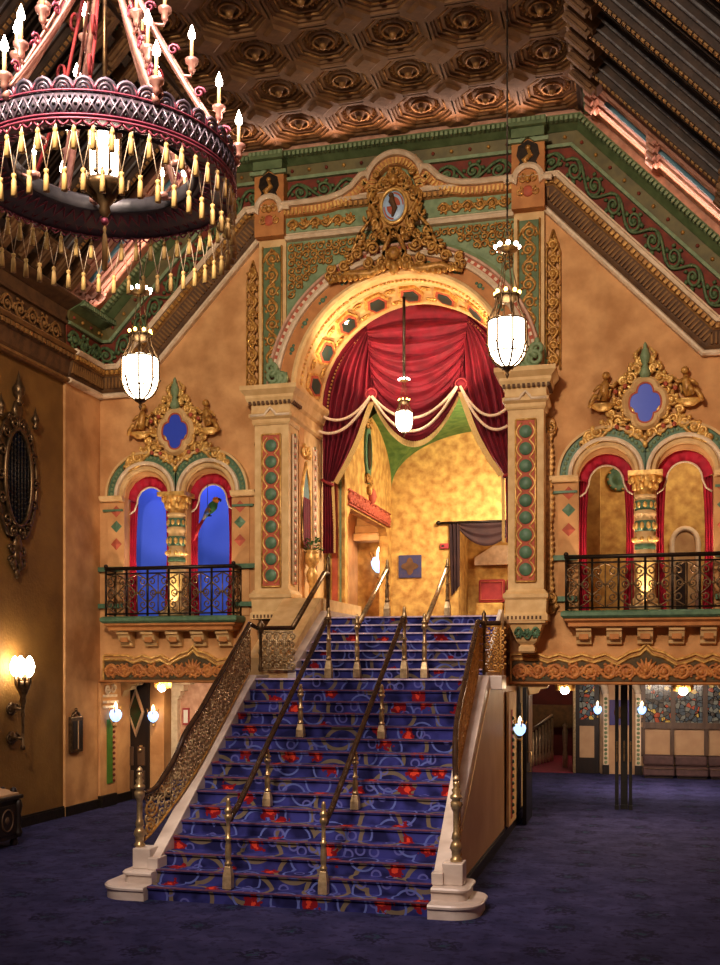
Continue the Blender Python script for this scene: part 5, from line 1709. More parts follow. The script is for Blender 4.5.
def side_drape(sg, ros, hem_px, tie_px, tail_px, nm):
    """sg -1 left, +1 right"""
    tie = XZ(*tie_px, YC)
    hem = catmull([ros]+[XZ(u, v, YC) for u, v in hem_px], 8)
    edge = XA+sg*(RC-.0)
    outer = []
    a_ros = math.acos(max(-1, min(1, (ros[0]-XA)/RC)))
    aend = PI if sg < 0 else 0
    for i in range(17):
        a = a_ros+(aend-a_ros)*i/16
        outer.append((XA+RC*cos(a), ZA+RC*sin(a)))
    for i in range(1, 9): outer.append((edge, ZA+(tie[1]-.05-ZA)*i/8))
    inner = [(ros[0], zarch(ros[0])), (ros[0], (zarch(ros[0])+ros[1])/2)]+hem
    def at(poly, t):
        Ls = [math.hypot(b[0]-a[0], b[1]-a[1]) for a, b in zip(poly[:-1], poly[1:])]
        T = sum(Ls)*t
        for (a, b), L in zip(zip(poly[:-1], poly[1:]), Ls):
            if T <= L: 
                f = T/L if L else 0
                return (a[0]+(b[0]-a[0])*f, a[1]+(b[1]-a[1])*f)
            T -= L
        return poly[-1]
    def dr(s, t):
        o, i = at(outer, t), at(inner, t)
        x, z = o[0]+(i[0]-o[0])*s, o[1]+(i[1]-o[1])*s
        amp = .095*(.35+.65*min(1, t*3))*(1-.5*t)
        y = YC+.03-amp*sin(2*PI*7*s+.6*sin(4*t))-.02*sin(2*PI*17*s)-.10*s*sin(PI*t)
        return (x, y, z)
    mb = MB(); mb.grid(dr, 90, 44); obj('side_drape', mb, M['velvet'], tcu)
    mb = MB()
    hpts = hem
    def f2(s, t):
        a = at(hem, s); b = at(hem, min(1, s+.02)); c = at(hem, max(0, s-.02))
        dx, dz = b[0]-c[0], b[1]-c[1]; L = math.hypot(dx, dz) or 1
        nx, nz = -dz/L, dx/L
        if nx*sg > 0: nx, nz = -nx, -nz
        return (a[0]+nx*(.11*t-.01), YC-.14*sin(PI*min(1, .2+s*.8))-.01-.006*sin(s*200), a[1]+nz*(.11*t-.01))
    mb.grid(f2, 80, 2); obj('side_fringe', mb, M['fringe'], tcu)
    # tail below the tie-back
    t0 = XZ(*tail_px[0], YC); t1 = XZ(*tail_px[1], YC)
    zb = t0[1]
    def tail(s, t):
        xa = edge+(t0[0]-edge)*t; 
        xb = tie[0]+(t1[0]-tie[0])*min(1, t*1.6)**.7
        x = edge+(xb-edge)*s
        return (x, YC+.02-.05*sin(2*PI*4.5*s)*(.4+.6*t), tie[1]+.05+(zb-tie[1])*t)
    mb = MB(); mb.grid(tail, 50, 16); obj('tail', mb, M['velvet'], tcu)
    mb = MB()
    def tf(s, t):
        p = tail(1, s); return (p[0]-.02+sg*-.06*t*1.0, p[1]-.03-.006*sin(s*150), p[2])
    mb.grid(tf, 60, 2); obj('tail_fringe', mb, M['fringe'], tcu)
    mb = MB(); mb.tube([(edge, YC-.06, tie[1]+.08), (edge-sg*.1, YC-.14, tie[1]+.02), (tie[0], YC-.12, tie[1]-.02), (tie[0]-sg*.02, YC, tie[1]-.02)], .035, 6); obj('tie_back', mb, M['cordred'], tcu)
side_drape(-1, rl, [(367, 415), (358, 440), (346, 463), (334, 482)], (332, 484), ((319, 556), (334, 548)), 'left')
side_drape(1, rr_, [(468, 405), (478, 432), (490, 455), (503, 474)], (505, 476), ((508, 545), (506, 545)), 'right')
for p, nm in ((rl, 'l'), (rr_, 'r')):
    mb = MB(); mb.lathe([(.001, -.13), (.06, -.13), (.08, -.10), (.13, -.09), (.15, -.05), (.15, 0)], (p[0], YC-.12, p[1]), 18, 'y') if False else mb.lathe([(.15, 0), (.15, .05), (.13, .09), (.08, .10), (.06, .13), (.001, .13)], (p[0], YC-.05, p[1]), 18, 'y')
    ro = obj('rosette', mb, M['velvet'], tcu)
    mb = MB(); mb.tube([(p[0]+.11*cos(a), YC-.15, p[1]+.11*sin(a)) for a in [2*PI*i/18 for i in range(18)]], .012, 5, closed=True); obj('rosette_ring', mb, M['redseat'], ro)
# silk ropes looping from the rosettes
mb = MB()
def cat(a, b, sag, y0, n=18):
    return [(a[0]+(b[0]-a[0])*i/n, y0, a[1]+(b[1]-a[1])*i/n-sag*(1-(2*i/n-1)**2)) for i in range(n+1)]
for sag in (.52, .78): mb.tube(cat((rl[0]+.05, rl[1]-.08), (rr_[0]-.05, rr_[1]-.08), sag, YC-.30), .03, 6)
for q, px in ((rl, (318, 413)), (rl, (316, 430)), (rr_, (508, 411)), (rr_, (509, 428))):
    e = XZ(*px, YC)
    mb.tube(cat((q[0], q[1]-.06), e, .32 if px[1] < 420 else .36, YC-.22), .03, 6)
obj('silk_rope', mb, M['rope'], tcu)

# ------------------------------------------------------------------ lanterns
def lantern(loc, sc, top, label, name='hanging_lantern', group='opal cage lanterns', glow='lamp'):
    """loc: centre of the glass; top: height of the ceiling point"""
    x, y, z = loc
    t = thing(name, label, 'lantern', (x, y, z), group)
    S = sc
    # glass: eight sided, tapered below
    def rings(prof, n=8, ph=PI/8): 
        mb = MB(); vs = []
        for r, h in prof: vs += [(x+r*S*cos(ph+2*PI*i/n), y+r*S*sin(ph+2*PI*i/n), z+h*S) for i in range(n)]
        fs = [(k*n+i, k*n+(i+1) % n, k*n+n+(i+1) % n, k*n+n+i) for k in range(len(prof)-1) for i in range(n)]
        fs += [tuple(range(n-1, -1, -1)), tuple((len(prof)-1)*n+i for i in range(n))]
        return mb.add(vs, fs)
    g = [(.30, -1.32), (.62, -1.12), (.88, -.72), (.98, -.25), (.98, .95), (.84, 1.08), (.50, 1.15)]
    obj('opal_glass', rings(g), M[glow], t)
    mb = MB()
    for i in range(8):
        a = PI/8+2*PI*i/8
        pts = [(x+r*1.05*S*cos(a), y+r*1.05*S*sin(a), z+h*S) for r, h in [(.22, -1.44)]+g[:5]]
        pts += [(x+r*S*cos(a), y+r*S*sin(a), z+h*S) for r, h in ((.84, 1.3), (.64, 1.75), (.56, 2.15), (.62, 2.32))]
        mb.tube(pts, .058*S, 5)
        # leafy crockets at the belly
        mb.ball((x+1.08*S*cos(a), y+1.08*S*sin(a), z-.25*S), .08*S, 5); mb.ball((x+.80*S*cos(a), y+.80*S*sin(a), z-.95*S), .09*S, 5)
        mb.ball((x+.98*S*cos(a), y+.98*S*sin(a), z+1.05*S), .08*S, 5, sz=2.4)
    for r, h in ((1.0, .97), (.66, 2.3), (.94, -.66)):
        mb.tube([(x+r*S*cos(a), y+r*S*sin(a), z+h*S) for a in [2*PI*i/24 for i in range(24)]], .04*S, 5, closed=True)
    cg = obj('cage', mb, M['bronze'], t)
    mb = MB(); mb.lathe([(.001, -1.95*S+z), (.05*S, -1.86*S+z), (.10*S, -1.74*S+z), (.05*S, -1.62*S+z), (.16*S, -1.5*S+z), (.25*S, -1.42*S+z), (.32*S, -1.32*S+z)], (x, y, 0), 10); obj('bottom_finial', mb, M['bronze'], t)
    # upper gallery of amber bulbs and crown of white bulbs
    mb = MB(); mb.lathe([(.30*S, z+1.95*S), (.60*S, z+2.22*S), (.66*S, z+2.32*S), (.40*S, z+2.38*S), (.12*S, z+2.6*S)], (x, y, 0), 16); obj('gallery', mb, M['bronze'], t)
    for i in range(8):
        a = 2*PI*i/8
        mb = MB(); mb.ball((x+.62*S*cos(a), y+.62*S*sin(a), z+2.46*S), .10*S, 8, sz=1.2); obj('amber_bulb', mb, M['lamp_yellow'], t)
    mb = MB()
    for i in range(6):
        a = 2*PI*i/6
        mb.tube([(x+.55*S*cos(a), y+.55*S*sin(a), z+2.4*S), (x+.30*S*cos(a), y+.30*S*sin(a), z+3.6*S), (x+.16*S*cos(a), y+.16*S*sin(a), z+4.7*S)], .022*S, 4)
    obj('suspension_wire', mb, M['bronze'], t)
    mb = MB(); mb.lathe([(.08*S, z+4.5*S), (.30*S, z+4.57*S), (.55*S, z+4.67*S), (.60*S, z+4.75*S), (.2*S, z+4.77*S), (.10*S, z+5.0*S), (.06*S, z+5.4*S)], (x, y, 0), 14); obj('crown', mb, M['brass'], t)
    for i in range(8):
        a = 2*PI*i/8+.2
        mb = MB(); mb.ball((x+.58*S*cos(a), y+.58*S*sin(a), z+4.84*S), .12*S, 8); obj('crown_bulb', mb, M['lamp_white'] if glow == 'lamp' else M['lamp'], t)
    mb = MB(); mb.tube([(x, y, z+4.85*S), (x, y, top)], .045*S if S > .2 else .03, 6)
    for k in range(int((top-z-5.5*S)/.35)):
        mb.ball((x, y, z+5.5*S+.35*k), .075*S if S > .2 else .03, 6, sz=1.6)
    obj('hanging_rod', mb, M['iron'], t)
    return t
YLAN = 13.8
lantern((-6.88, YLAN, XZ(139, 376, YLAN)[1]), .255, 12.5, 'glowing white cage lantern hanging in front of the cobalt window')
lantern((-1.62, YLAN, XZ(507, 341, YLAN)[1]), .255, 12.6, 'glowing white cage lantern on a long dark rod before the right arch pier')
lx = XZ(404, 421, 19.75)
lantern((lx[0], 19.75, lx[1]), .165, ZA+RA-.02, 'smaller slender cage lantern hanging inside the great arch', 'hanging_lantern', 'opal cage lanterns')

# ------------------------------------------------------------------ great candle chandelier
CX, CY, CZ, CR = -4.25, 7.88, 6.82, 1.07
def chandelier():
    t = thing('chandelier', 'huge ring chandelier with candle lights, pierced metal band and gold tassels', 'chandelier', (CX, CY, CZ))
    def P(a, r, z): return (CX+r*cos(a), CY+r*sin(a), CZ+z)
    mb = MB(); mb.lathe([(CR-.03, .02), (CR, .0), (CR, .20), (CR-.03, .22), (CR-.05, .20), (CR-.05, .03), (CR-.03, .02)], (CX, CY, CZ), 96, cap=False); rb = obj('pierced_band', mb, M['ringmetal'], t)
    # pierced pattern as raised lattice with dark quatrefoils
    mb = MB(); mbd = MB()
    n = 84
    for i in range(n):
        a0, a1 = 2*PI*i/n, 2*PI*(i+1)/n
        mb.tube([P(a0, CR+.005, .04), P((a0+a1)/2, CR+.008, .11), P(a1, CR+.005, .18)], .008, 4)
        mb.tube([P(a0, CR+.005, .18), P((a0+a1)/2, CR+.008, .11), P(a1, CR+.005, .04)], .008, 4)
        for (f, z) in ((.5, .06), (.5, .16), (0, .11)):
            mbd.ball(P(a0+(a1-a0)*f, CR+.001, z), .014, 5)
    obj('lattice', mb, MATS['dull gilded ceiling edge'] if False else mat('grey mauve metal', (.30, .24, .28), (.20, .16, .2), .4, .5, scale=12), rb); obj('piercing_pattern', mbd, M['blackiron'], rb)
    mb = MB()
    for z, r in ((.03, .007), (.205, .008), (.0, .009)): mb.tube([P(2*PI*i/96, CR+.01, z) for i in range(96)], r, 5, closed=True)
    # pink scalloped lower edge
    for i in range(72):
        a0, a1 = 2*PI*i/72, 2*PI*(i+1)/72
        mb.tube([P(a0, CR, .0), P(a0+(a1-a0)*.25, CR, -.03), P((a0+a1)/2, CR, -.045), P(a0+(a1-a0)*.75, CR, -.03), P(a1, CR, 0)], .009, 4)
    obj('rose_edging', mb, M['ringpink'], rb)
    # cresting of lunettes
    mb = MB()
    n = 44
    for i in range(n):
        am = 2*PI*(i+.5)/n; w = 2*PI/n*.5
        for rr, tr in ((1., .017), (.62, .012), (.28, .012)):
            mb.tube([P(am+w*rr*cos(b), CR-.01+.02*sin(b), .21+.085*rr*sin(b)) for b in [PI*k/10 for k in range(11)]], tr, 5)
        mb.ball(P(am, CR, .31), .013, 5); mb.ball(P(am-w, CR, .235), .017, 5)
    obj('cresting', mb, M['ringmetal'], t)
    mb = MB()
    for i in range(n):
        am = 2*PI*(i+.5)/n; w = 2*PI/n*.5
        mb.tube([P(am+w*.95*cos(b), CR+.012, .21+.08*sin(b)) for b in [PI*k/8 for k in range(9)]], .006, 4)
    obj('cresting_edge', mb, M['ringpink'], t)
    # sloping underside and inner ring
    mb = MB(); mb.lathe([(CR-.02, .01), (CR-.12, .03), (.80, .10), (.76, .10), (.74, .13), (.74, .22), (.78, .22)], (CX, CY, CZ), 96, cap=False); un = obj('underside', mb, M['ringmetal'], t)
    mb = MB()
    for i in range(60):
        a = 2*PI*i/60
        mb.tube([P(a, CR-.05, .012), P(a+.05, .92, .05), P(a, .80, .088)], .008, 4); mb.tube([P(a, CR-.05, .012), P(a-.05, .92, .05), P(a, .80, .088)], .008, 4)
    obj('underside_tracery', mb, M['ringpink'], un)
    mb = MB(); mb.lathe([(.735, .09), (.725, .10), (.725, .20), (.735, .22), (.765, .21), (.765, .10), (.735, .09)], (CX, CY, CZ), 80, cap=False); obj('inner_ring', mb, mat('pale pewter rim', (.07, .06, .065), (.04, .035, .04), .4, .5, scale=9), t)
    # straps rising to the crown, each carrying candles
    H = 1.75
    for i in range(6):
        a = 2*PI*(i+.30)/6
        def sr(f): return .98*(1-f)**1.25+.12
        mb = MB(); pts = [P(a, sr(f), .20+H*f) for f in [k/14 for k in range(15)]]
        mb.tube(pts, .03, 6); mb.tube([P(a+.05/max(.2, sr(f)), sr(f), .27+H*f) for f in [k/14 for k in range(12)]], .014, 5)
        s_ = obj('strap', mb, M['pinkmetal'], t)
        mb = MB()
        for f in (.12, .3, .5, .7):
            sp = spiral(0, 0, .05, 1.3, 0, 1, 10); r0 = sr(f)
            mb.tube([P(a, r0+.03+p, .27+H*f+q) for p, q in sp], .012, 4)
        obj('strap_scroll', mb, M['ringpink'], s_)  # small scrolls set along the strap
        for f, ro in ((.02, .03), (.20, .08), (.42, .10), (.66, .12)):
            r0 = sr(f)+ro; z0 = .30+H*f
            mb = MB()
            mb.lathe([(.012, -.09), (.03, -.06), (.028, -.02), (.055, .0), (.058, .03), (.02, .04)], P(a, r0, z0), 10)
            mb.tube([P(a, sr(f), z0-.10), P(a, r0-.01, z0-.11), P(a, r0, z0-.05)], .014, 5)
            cup = obj('candle_cup', mb, M['pinkmetal'], t)
            mb = MB(); mb.lathe([(.017, .03), (.015, .20), (.001, .205)], P(a, r0, z0), 8); obj('candle_tube', mb, M['wax'], cup)
            mb = MB(); mb.lathe([(.001, .195), (.026, .212), (.032, .238), (.018, .28), (.001, .325)], P(a, r0, z0), 8); obj('flame_bulb', mb, M['lamp_white'], cup)
        if i % 2 == 0:
            mb = MB(); ac = a+PI/6
            mb.tube([P(ac, .78, .2), P(ac, .42, .95), P(ac, .12, 2.0)], .015, 6)
            for k in range(3):
                q = .25+.22*k
                mb.tube([P(ac, .78-.66*q+.04*cos(b), .2+1.8*q+.07*sin(b)) for b in [2*PI*j/12 for j in range(12)]], .014, 5, closed=True)
            obj('red_cord', mb, M['cordred'], t)
    # crown, stem and chain
    mb = MB(); mb.lathe([(.05, .25+H-.1), (.20, .25+H), (.22, .27+H+.08), (.10, .27+H+.16), (.05, .27+H+.5)], (CX, CY, CZ), 20); obj('crown', mb, M['pinkmetal'], t)
    mb = MB(); mb.tube([P(0, 0, 2.2), P(0, 0, ZC-CZ-.02)], .04, 8)
    for k in range(16): mb.ball(P(0, 0, 2.4+.2*k), .06, 6, sz=1.5)
    obj('chain', mb, M['bronze'], t)
    # small inner candles standing on the inner ring
    for i in range(6):
        a = 2*PI*(i+.1)/6
        mb = MB(); mb.lathe([(.02, -.02), (.05, .0), (.05, .03), (.02, .04)], P(a, .62, .12), 10); mb.tube([P(a, .74, .15), P(a, .62, .10)], .014, 5); c = obj('candle_cup', mb, M['pinkmetal'], t)
        mb = MB(); mb.lathe([(.016, .03), (.014, .18), (.001, .185)], P(a, .62, .12), 8); obj('candle_tube', mb, M['wax'], c)
        mb = MB(); mb.lathe([(.001, .175), (.017, .19), (.019, .21), (.001, .26)], P(a, .62, .12), 8); obj('flame_bulb', mb, M['lamp_white'], c)
    # central glass lantern with finial
    mb = MB(); mb.lathe([(.05, .02), (.11, .05), (.125, .10), (.125, .42), (.10, .46), (.05, .47)], (CX, CY, CZ), 8, smooth=False); obj('centre_glass', mb, M['lamp'], t)
    mb = MB()
    for i in range(8):
        a = 2*PI*i/8
        mb.tube([P(a, .06, .0), P(a, .13, .06), P(a, .135, .42), P(a, .07, .55), P(a, .02, .75)], .011, 5); mb.ball(P(a, .14, .43), .02, 5); mb.ball(P(a, .15, .06), .022, 5)
    mb.lathe([(.01, -.30), (.02, -.26), (.05, -.22), (.04, -.17), (.10, -.10), (.16, -.04), (.17, 0), (.15, .03), (.08, .04)], (CX, CY, CZ), 14)
    for i in range(8):
        a = 2*PI*(i+.5)/8; mb.tube([P(a, .10, -.10), P(a, .19, -.03), P(a, .20, .05)], .014, 5)
    mb.tube([P(0, 0, .47), P(0, 0, 2.2)], .02, 6)
    obj('lantern_cage', mb, M['bronze'], t)
    mb = MB(); mb.ball(P(0, 0, -.30), .035, 8); obj('red_bead', mb, M['ringpink'], t)
    def tassel(p, s, nm='tassel'):
        mb = MB(); mb.lathe([(.004*s, 0), (.014*s, -.005*s), (.016*s, -.02*s), (.009*s, -.028*s), (.014*s, -.04*s), (.019*s, -.13*s), (.0005, -.132*s)], p, 7)
        return obj(nm, mb, M['tassel'], t)
    mb = MB(); mb.lathe([(.006, -.33), (.016, -.36), (.010, -.39), (.020, -.42), (.026, -.70), (.001, -.71)], (CX, CY, CZ), 8); obj('long_tassel', mb, M['tassel'], t)
    # net of cords and the tassels: 46 on the upper row, 46 on the lower row
    n = 49
    mb = MB()
    rt = CR-.005
    for i in range(n):
        a0, am, a1 = 2*PI*i/n, 2*PI*(i+.5)/n, 2*PI*(i+1)/n
        mb.tube([P(a0, rt, -.02), P(am, rt, -.36)], .0042, 4); mb.tube([P(a1, rt, -.02), P(am, rt, -.36)], .0042, 4)
        mb.tube([P(a0, rt, -.02), P(a0, rt, -.06)], .004, 4)
    obj('cord_net', mb, M['rope'], t)
    for i in range(n):
        am = 2*PI*(i+.5)/n
        tassel(P(2*PI*i/n, rt, -.06), 1.2); tassel(P(am, rt, -.355), 1.3)
    return t
chandelier()
# ------------------------------------------------------------------ upper hall behind the arch
YH = 25.0
HX0, HX1 = -5.75, -.95
mb = MB(); mb.box(-8.5, 3.5, YT+.02, 28, 3.58, ZU-.012)
struct('floor_upper', mb, M['carpet'], 'upper landing floor beyond the stairs', 'floor')
# frontal return beside the curtain, with a red painted stripe
mb = MB(); mb.box(XA-RA-.02, HX0, YT+.03, YT+.25, 3.6, 9.9); mb.box(XA+RA-.02, HX1+.3, YT+.03, YT+.25, 3.6, 9.9)
nw = struct('wall_arch_return', mb, M['stucco_gold'], 'narrow golden return wall behind the great arch curtain', 'wall')
mb = MB(); mb.box(XA-RA+.15, XA-RA+.27, YT+.015, YT+.03, 4.1, 7.0); obj('red_stripe', mb, M['redpanel'], nw)
mb = MB()
for dx in (.09, .33): mb.box(XA-RA+dx-.02, XA-RA+dx+.02, YT+.01, YT+.03, 4.0, 7.2)
obj('pale_fillet', mb, M['green_lt'], nw)
# left wall with opening; back wall with opening
def yzplate(ol, holes, x0, x1):
    mb = MB(); mb.poly_plate(ol, holes, x0, x1, lambda a, b, y: (y, a, b)); return mb
AW = (HX1-HX0)/2; CXH = (HX0+HX1)/2; ZV = 7.16; HV_ = 1.3
lun = [(YH-AW*(1-cos(a)) if False else YH-AW+AW*cos(a), ZV+HV_*sin(a)) for a in [PI*i/24 for i in range(25)]]
ol = [(YT+.25, 3.6), (YH, 3.6), (YH, 9.2), (YT+.25, 9.2)]
hole = [(20.98, 3.61), (24.55, 3.61), (24.55, 5.95), (24.35, 6.12), (21.2, 6.12), (20.98, 5.9)]
struct('wall_hall_left', yzplate(ol, [hole], HX0-.2, HX0), M['stucco_gold'], 'sponged golden left wall of the hall seen through the arch', 'wall')
mb = MB(); mb.box(-6.7, -6.6, 20.95, YH, 3.6, 6.6); mb.box(-6.6, HX0-.2, 20.95, 21.0, 3.6, 6.6)
struct('wall_passage', mb, M['stucco'], 'orange side wall of the passage off the upper hall', 'wall')
mb = MB(); mb.box(-6.6, HX0-.2, YH-.02, YH+.1, 3.6, 6.6)
struct('wall_passage_end', mb, M['stucco_gold'], 'lit end wall of the passage holding a small wall lamp', 'wall')
mb = MB(); mb.box(-6.7, HX0-.2, 20.95, YH, 6.6, 6.7)
struct('ceiling_passage', mb, M['cream'], 'ceiling of the passage off the upper hall', 'ceiling')
mb = MB()
for k in range(3): mb.box(-6.58, HX0-.21, YH-.5+.15*k, YH-.02, 5.85+.2*k, 6.02+.2*k)
tag(obj('passage_lintel_trim', mb, M['cream']), 'stepped cream lintel above the passage wall lamp', 'lintel', None, 'structure')
mb = MB()
rinceau(mb, 3.7, .26, lambda s, q: (HX0+.03, 20.95+s, 6.2+q), .035)
for z in (6.18, 6.48): mb.tube([(HX0+.03, 20.93, z), (HX0+.03, 24.7, z)], .025, 5)
mb.ball((HX0+.05, 22.8, 6.62), .12, 8, sz=1.6)
tag(obj('scroll_lintel_trim', mb, M['redpanel']), 'red painted scroll band over the passage opening', 'trim', None, 'structure')
ox0, ox1 = FX(458.5, YH), FX(512, YH)
ol = [(HX0-.2, 3.6), (HX1+.2, 3.6), (HX1+.2, 9.2), (HX0-.2, 9.2)]
mb = MB(); mb.poly_plate(ol, [[(ox0, 3.61), (ox1, 3.61), (ox1, 6.22), (ox0, 6.22)]], YH, YH+.2)
struct('wall_hall_back', mb, M['stucco_gold'], 'sponged golden end wall of the hall under the green vault', 'wall')
struct('wall_hall_right', yzplate([(YT+.25, 3.6), (YH, 3.6), (YH, 9.2), (YT+.25, 9.2)], [], HX1, HX1+.2), M['stucco_gold'], 'right wall of the hall behind the arch', 'wall')
# green groin vault
gv = mat('mottled green vault paint', (.16, .27, .06), (.08, .17, .035), .75, scale=6, detail=9)
mb = MB()
def webA(u, v):    # barrel along Y, kept on its side of the groins
    a = PI*(1-u); X = CXH+AW*cos(a); z = ZV+HV_*sin(a)
    dmax = min(X-HX0, HX1-X)
    return (X, max(YH-dmax*v, YT+.27), z)
def webB(u, v):
    a = PI*u; Yy = YH-AW+AW*cos(a); z = ZV+HV_*sin(a)
    dmax = min(YH-Yy, Yy-(YH-2*AW))
    return (HX0+dmax*v, max(Yy, YT+.27), z)
def webC(u, v):
    p = webB(u, v); return (HX0+HX1-p[0], p[1], p[2])
def webD(u, v):
    p = webA(u, v); return (p[0], max(2*(YH-AW)-p[1], YT+.27), p[2])
for w in (webA, webB, webC, webD): mb.grid(w, 40, 8)
struct('ceiling_vault', mb, gv, 'mottled green groin vault over the upper hall', 'ceiling')

# room past the end-wall opening with rose bench backs
mb = MB(); mb.box(ox0-1.2, ox1+1.5, 27.4, 27.5, 3.6, 6.6); mb.box(ox0-.25, ox0-.15, YH+.2, 27.4, 3.6, 6.6); mb.box(ox0-1, ox1+1.5, YH+.2, 27.4, 6.6, 6.7)
struct('wall_lounge', mb, M['stucco_gold'], 'lit golden wall of the lounge beyond the end opening', 'wall')
mb = MB(); yy = 27.36
mb.poly_plate([(ox0+.05, 5.45), (ox1+.2, 5.45)]+[(ox1+.2, 5.65), (ox1-.2, 5.95), (ox0+.55, 5.95), (ox0+.05, 5.65)], [], yy-.1, yy)
tag(obj('lit_hood', mb, M['white']), 'pale lit hood moulding on the lounge wall', 'moulding', None, 'structure')
w = (ox1-ox0+.1)/2
for k in range(2):
    xa = FX(478+27*k, 26.8)-.42; 
    t = thing('upholstered_bench', 'rose red upholstered bench back in the lounge, %s' % ('nearer the dark drape' if k == 0 else 'nearer the right arch pier'), 'bench', (xa+.35, 26.9, ZU))
    xa = FX(478.5, 26.95)+k*.71
    t.location = (xa+.34, 26.9, ZU); WL[t.name] = Vector(t.location)
    mb = MB(); mb.box(xa, xa+.68, 26.95, 27.15, 4.45, 5.05); obj('back_cushion', mb, M['redseat'], t, .05)
    mb = MB(); mb.box(xa, xa+.68, 26.45, 27.15, ZU+.1, 4.42); obj('seat', mb, M['stucco_gold'], t, .04)
    mb = MB(); mb.tube([(xa+.06, 26.93, 4.52), (xa+.62, 26.93, 4.52), (xa+.62, 26.93, 4.98), (xa+.06, 26.93, 4.98)], .02, 5, closed=True); obj('piping', mb, M['redpanel'], t)
    mb = MB(); mb.box(xa+.02, xa+.66, 26.5, 27.1, ZU-.01, ZU+.1); obj('plinth', mb, M['wood'], t)
# dark drape at that opening
t = thing('doorway_drape', 'dark swag drape hung over the lounge opening', 'curtain', (ox0, YH-.1, 6.2))
mb = MB()
def dsw(s, q):
    x = ox0+.05+(ox1-ox0)*s; sag = .38*(1-(2*s-1)**2)*q
    return (x, YH-.08-.03*sin(q*16), 6.24-.18*q-sag)
mb.grid(dsw, 30, 14); obj('swag', mb, mat('dark plum velvet', (.05, .018, .014), (.03, .01, .01), .8), t)
mb = MB(); mb.grid(lambda s, q: (ox0-.22+.26*s+(.06*q*(1-s)), YH-.08-.035*sin(s*18), 6.24-1.75*q+.25*s*q), 24, 8); obj('side_tail', mb, MATS['dark plum velvet'], t)
mb = MB(); mb.tube([(ox0-.45, YH-.1, 6.26), (ox1+.2, YH-.1, 6.26)], .03, 6); mb.ball((ox0-.47, YH-.1, 6.26), .06, 8); obj('curtain_rail', mb, M['iron'], t)

# plaque and red box on the golden wall
a = XZ(399, 578, YH); b = XZ(421.5, 555, YH)
t = thing('wall_plaque', 'dark blue square painted plaque on the golden end wall', 'plaque', ((a[0]+b[0])/2, YH-.02, (a[1]+b[1])/2))
mb = MB(); mb.box(a[0], b[0], YH-.045, YH-.004, a[1], b[1]); obj('panel_frame', mb, M['bluetile'], t)
mb = MB(); cxp, czp = (a[0]+b[0])/2, (a[1]+b[1])/2
ol = [(cxp+.17*(1+.25*cos(4*q))*cos(q), czp+.17*(1+.25*cos(4*q))*sin(q)) for q in [2*PI*i/40 for i in range(40)]]
mb.poly_plate(ol, [], YH-.06, YH-.045); obj('painted_rosette', mb, M['brown'], t)
a = XZ(440.5, 549, YH); b = XZ(449, 543.5, YH)
t = thing('alarm_box', 'small red alarm box high on the golden end wall', 'alarm', (a[0], YH, a[1]))
mb = MB(); mb.box(a[0], b[0], YH-.07, YH-.003, a[1], b[1]); obj('mount_case', mb, M['redseat'], t, .01)
mb = MB(); mb.box(a[0]+.04, (a[0]+b[0])/2, YH-.076, YH-.07, a[1]+.04, b[1]-.04); obj('dark_grille', mb, M['iron'], t)
# tall dark ornament high on the hall's left wall
y0, z0 = YZ(367, 452, HX0)
t = thing('wall_mirror', 'tall dark green framed ornament high on the hall side wall', 'mirror', (HX0, y0, z0))
mb = MB(); mb.lathe([(.001, .05), (.22, .04), (.30, .0), (.30, -.01)], (HX0+.02, y0, z0), 16, 'x') if False else None
ol = [(y0+.30*cos(q), z0+.62*sin(q)*(1+.15*cos(4*q))) for q in [2*PI*i/36 for i in range(36)]]
mb = yzplate(ol, [], HX0+.01, HX0+.05); obj('mirror_frame', mb, M['verdigris'], t)
ol = [(y0+.16*cos(q), z0+.40*sin(q)) for q in [2*PI*i/30 for i in range(30)]]
obj('dark_glass', yzplate(ol, [], HX0+.05, HX0+.07), M['iron'], t)
mb = MB()
for s in (-1, 1):
    for q in (-1, 1):
        sp = spiral(0, 0, .12, 1.3, 0, s*q, 14); mb.tube([(HX0+.06, y0+s*.14+p, z0+q*.62+r) for p, r in sp], .03, 5)
mb.ball((HX0+.06, y0, z0+.85), .08, 8, sz=1.6); mb.ball((HX0+.06, y0, z0-.85), .07, 8, sz=1.8)
obj('frame_scroll', mb, M['gold'], t)

def bowl_sconce(x, y, z, label, fx=0, fy=-1, s=1.0, group='blue lit bowl wall lamps'):
    """glass bowl glowing blue below a white flare; fx, fy point away from the wall"""
    t = thing('wall_sconce', label, 'wall lamp', (x, y, z), group)
    px, py = x+fx*.11*s, y+fy*.11*s
    mb = MB(); mb.lathe([(.001, -.15*s), (.05*s, -.135*s), (.095*s, -.08*s), (.115*s, -.01*s), (.105*s, .05*s), (.07*s, .075*s)], (px, py, z), 14); obj('blue_bowl', mb, M['lamp_blue'], t)
    mb = MB(); mb.lathe([(.03*s, .05*s), (.04*s, .12*s), (.03*s, .18*s), (.001, .23*s)], (px, py, z), 12); obj('white_flare', mb, M['lamp_mid'], t)
    mb = MB(); mb.tube([(px-fx*.105*s, py-fy*.105*s, z-.1*s), (px-fx*.05*s, py-fy*.05*s, z-.22*s), (px, py, z-.2*s)], .018*s, 6)
    for k in range(5):
        a = 2*PI*k/5; mb.tube([(px+.1*s*cos(a), py+.1*s*sin(a), z+.02*s), (px+.13*s*cos(a), py+.13*s*sin(a), z+.14*s)], .012*s, 4)
    mb.ball((px, py, z-.22*s), .03*s, 6); obj('bracket_mount', mb, M['gold'], t)
    return t
sx, sz = XZ(380, 563, YH-.1)
bowl_sconce(sx, YH-.03, sz, 'blue bowl wall lamp in the upper passage left of the arch centre', 0, -1, 1.7)

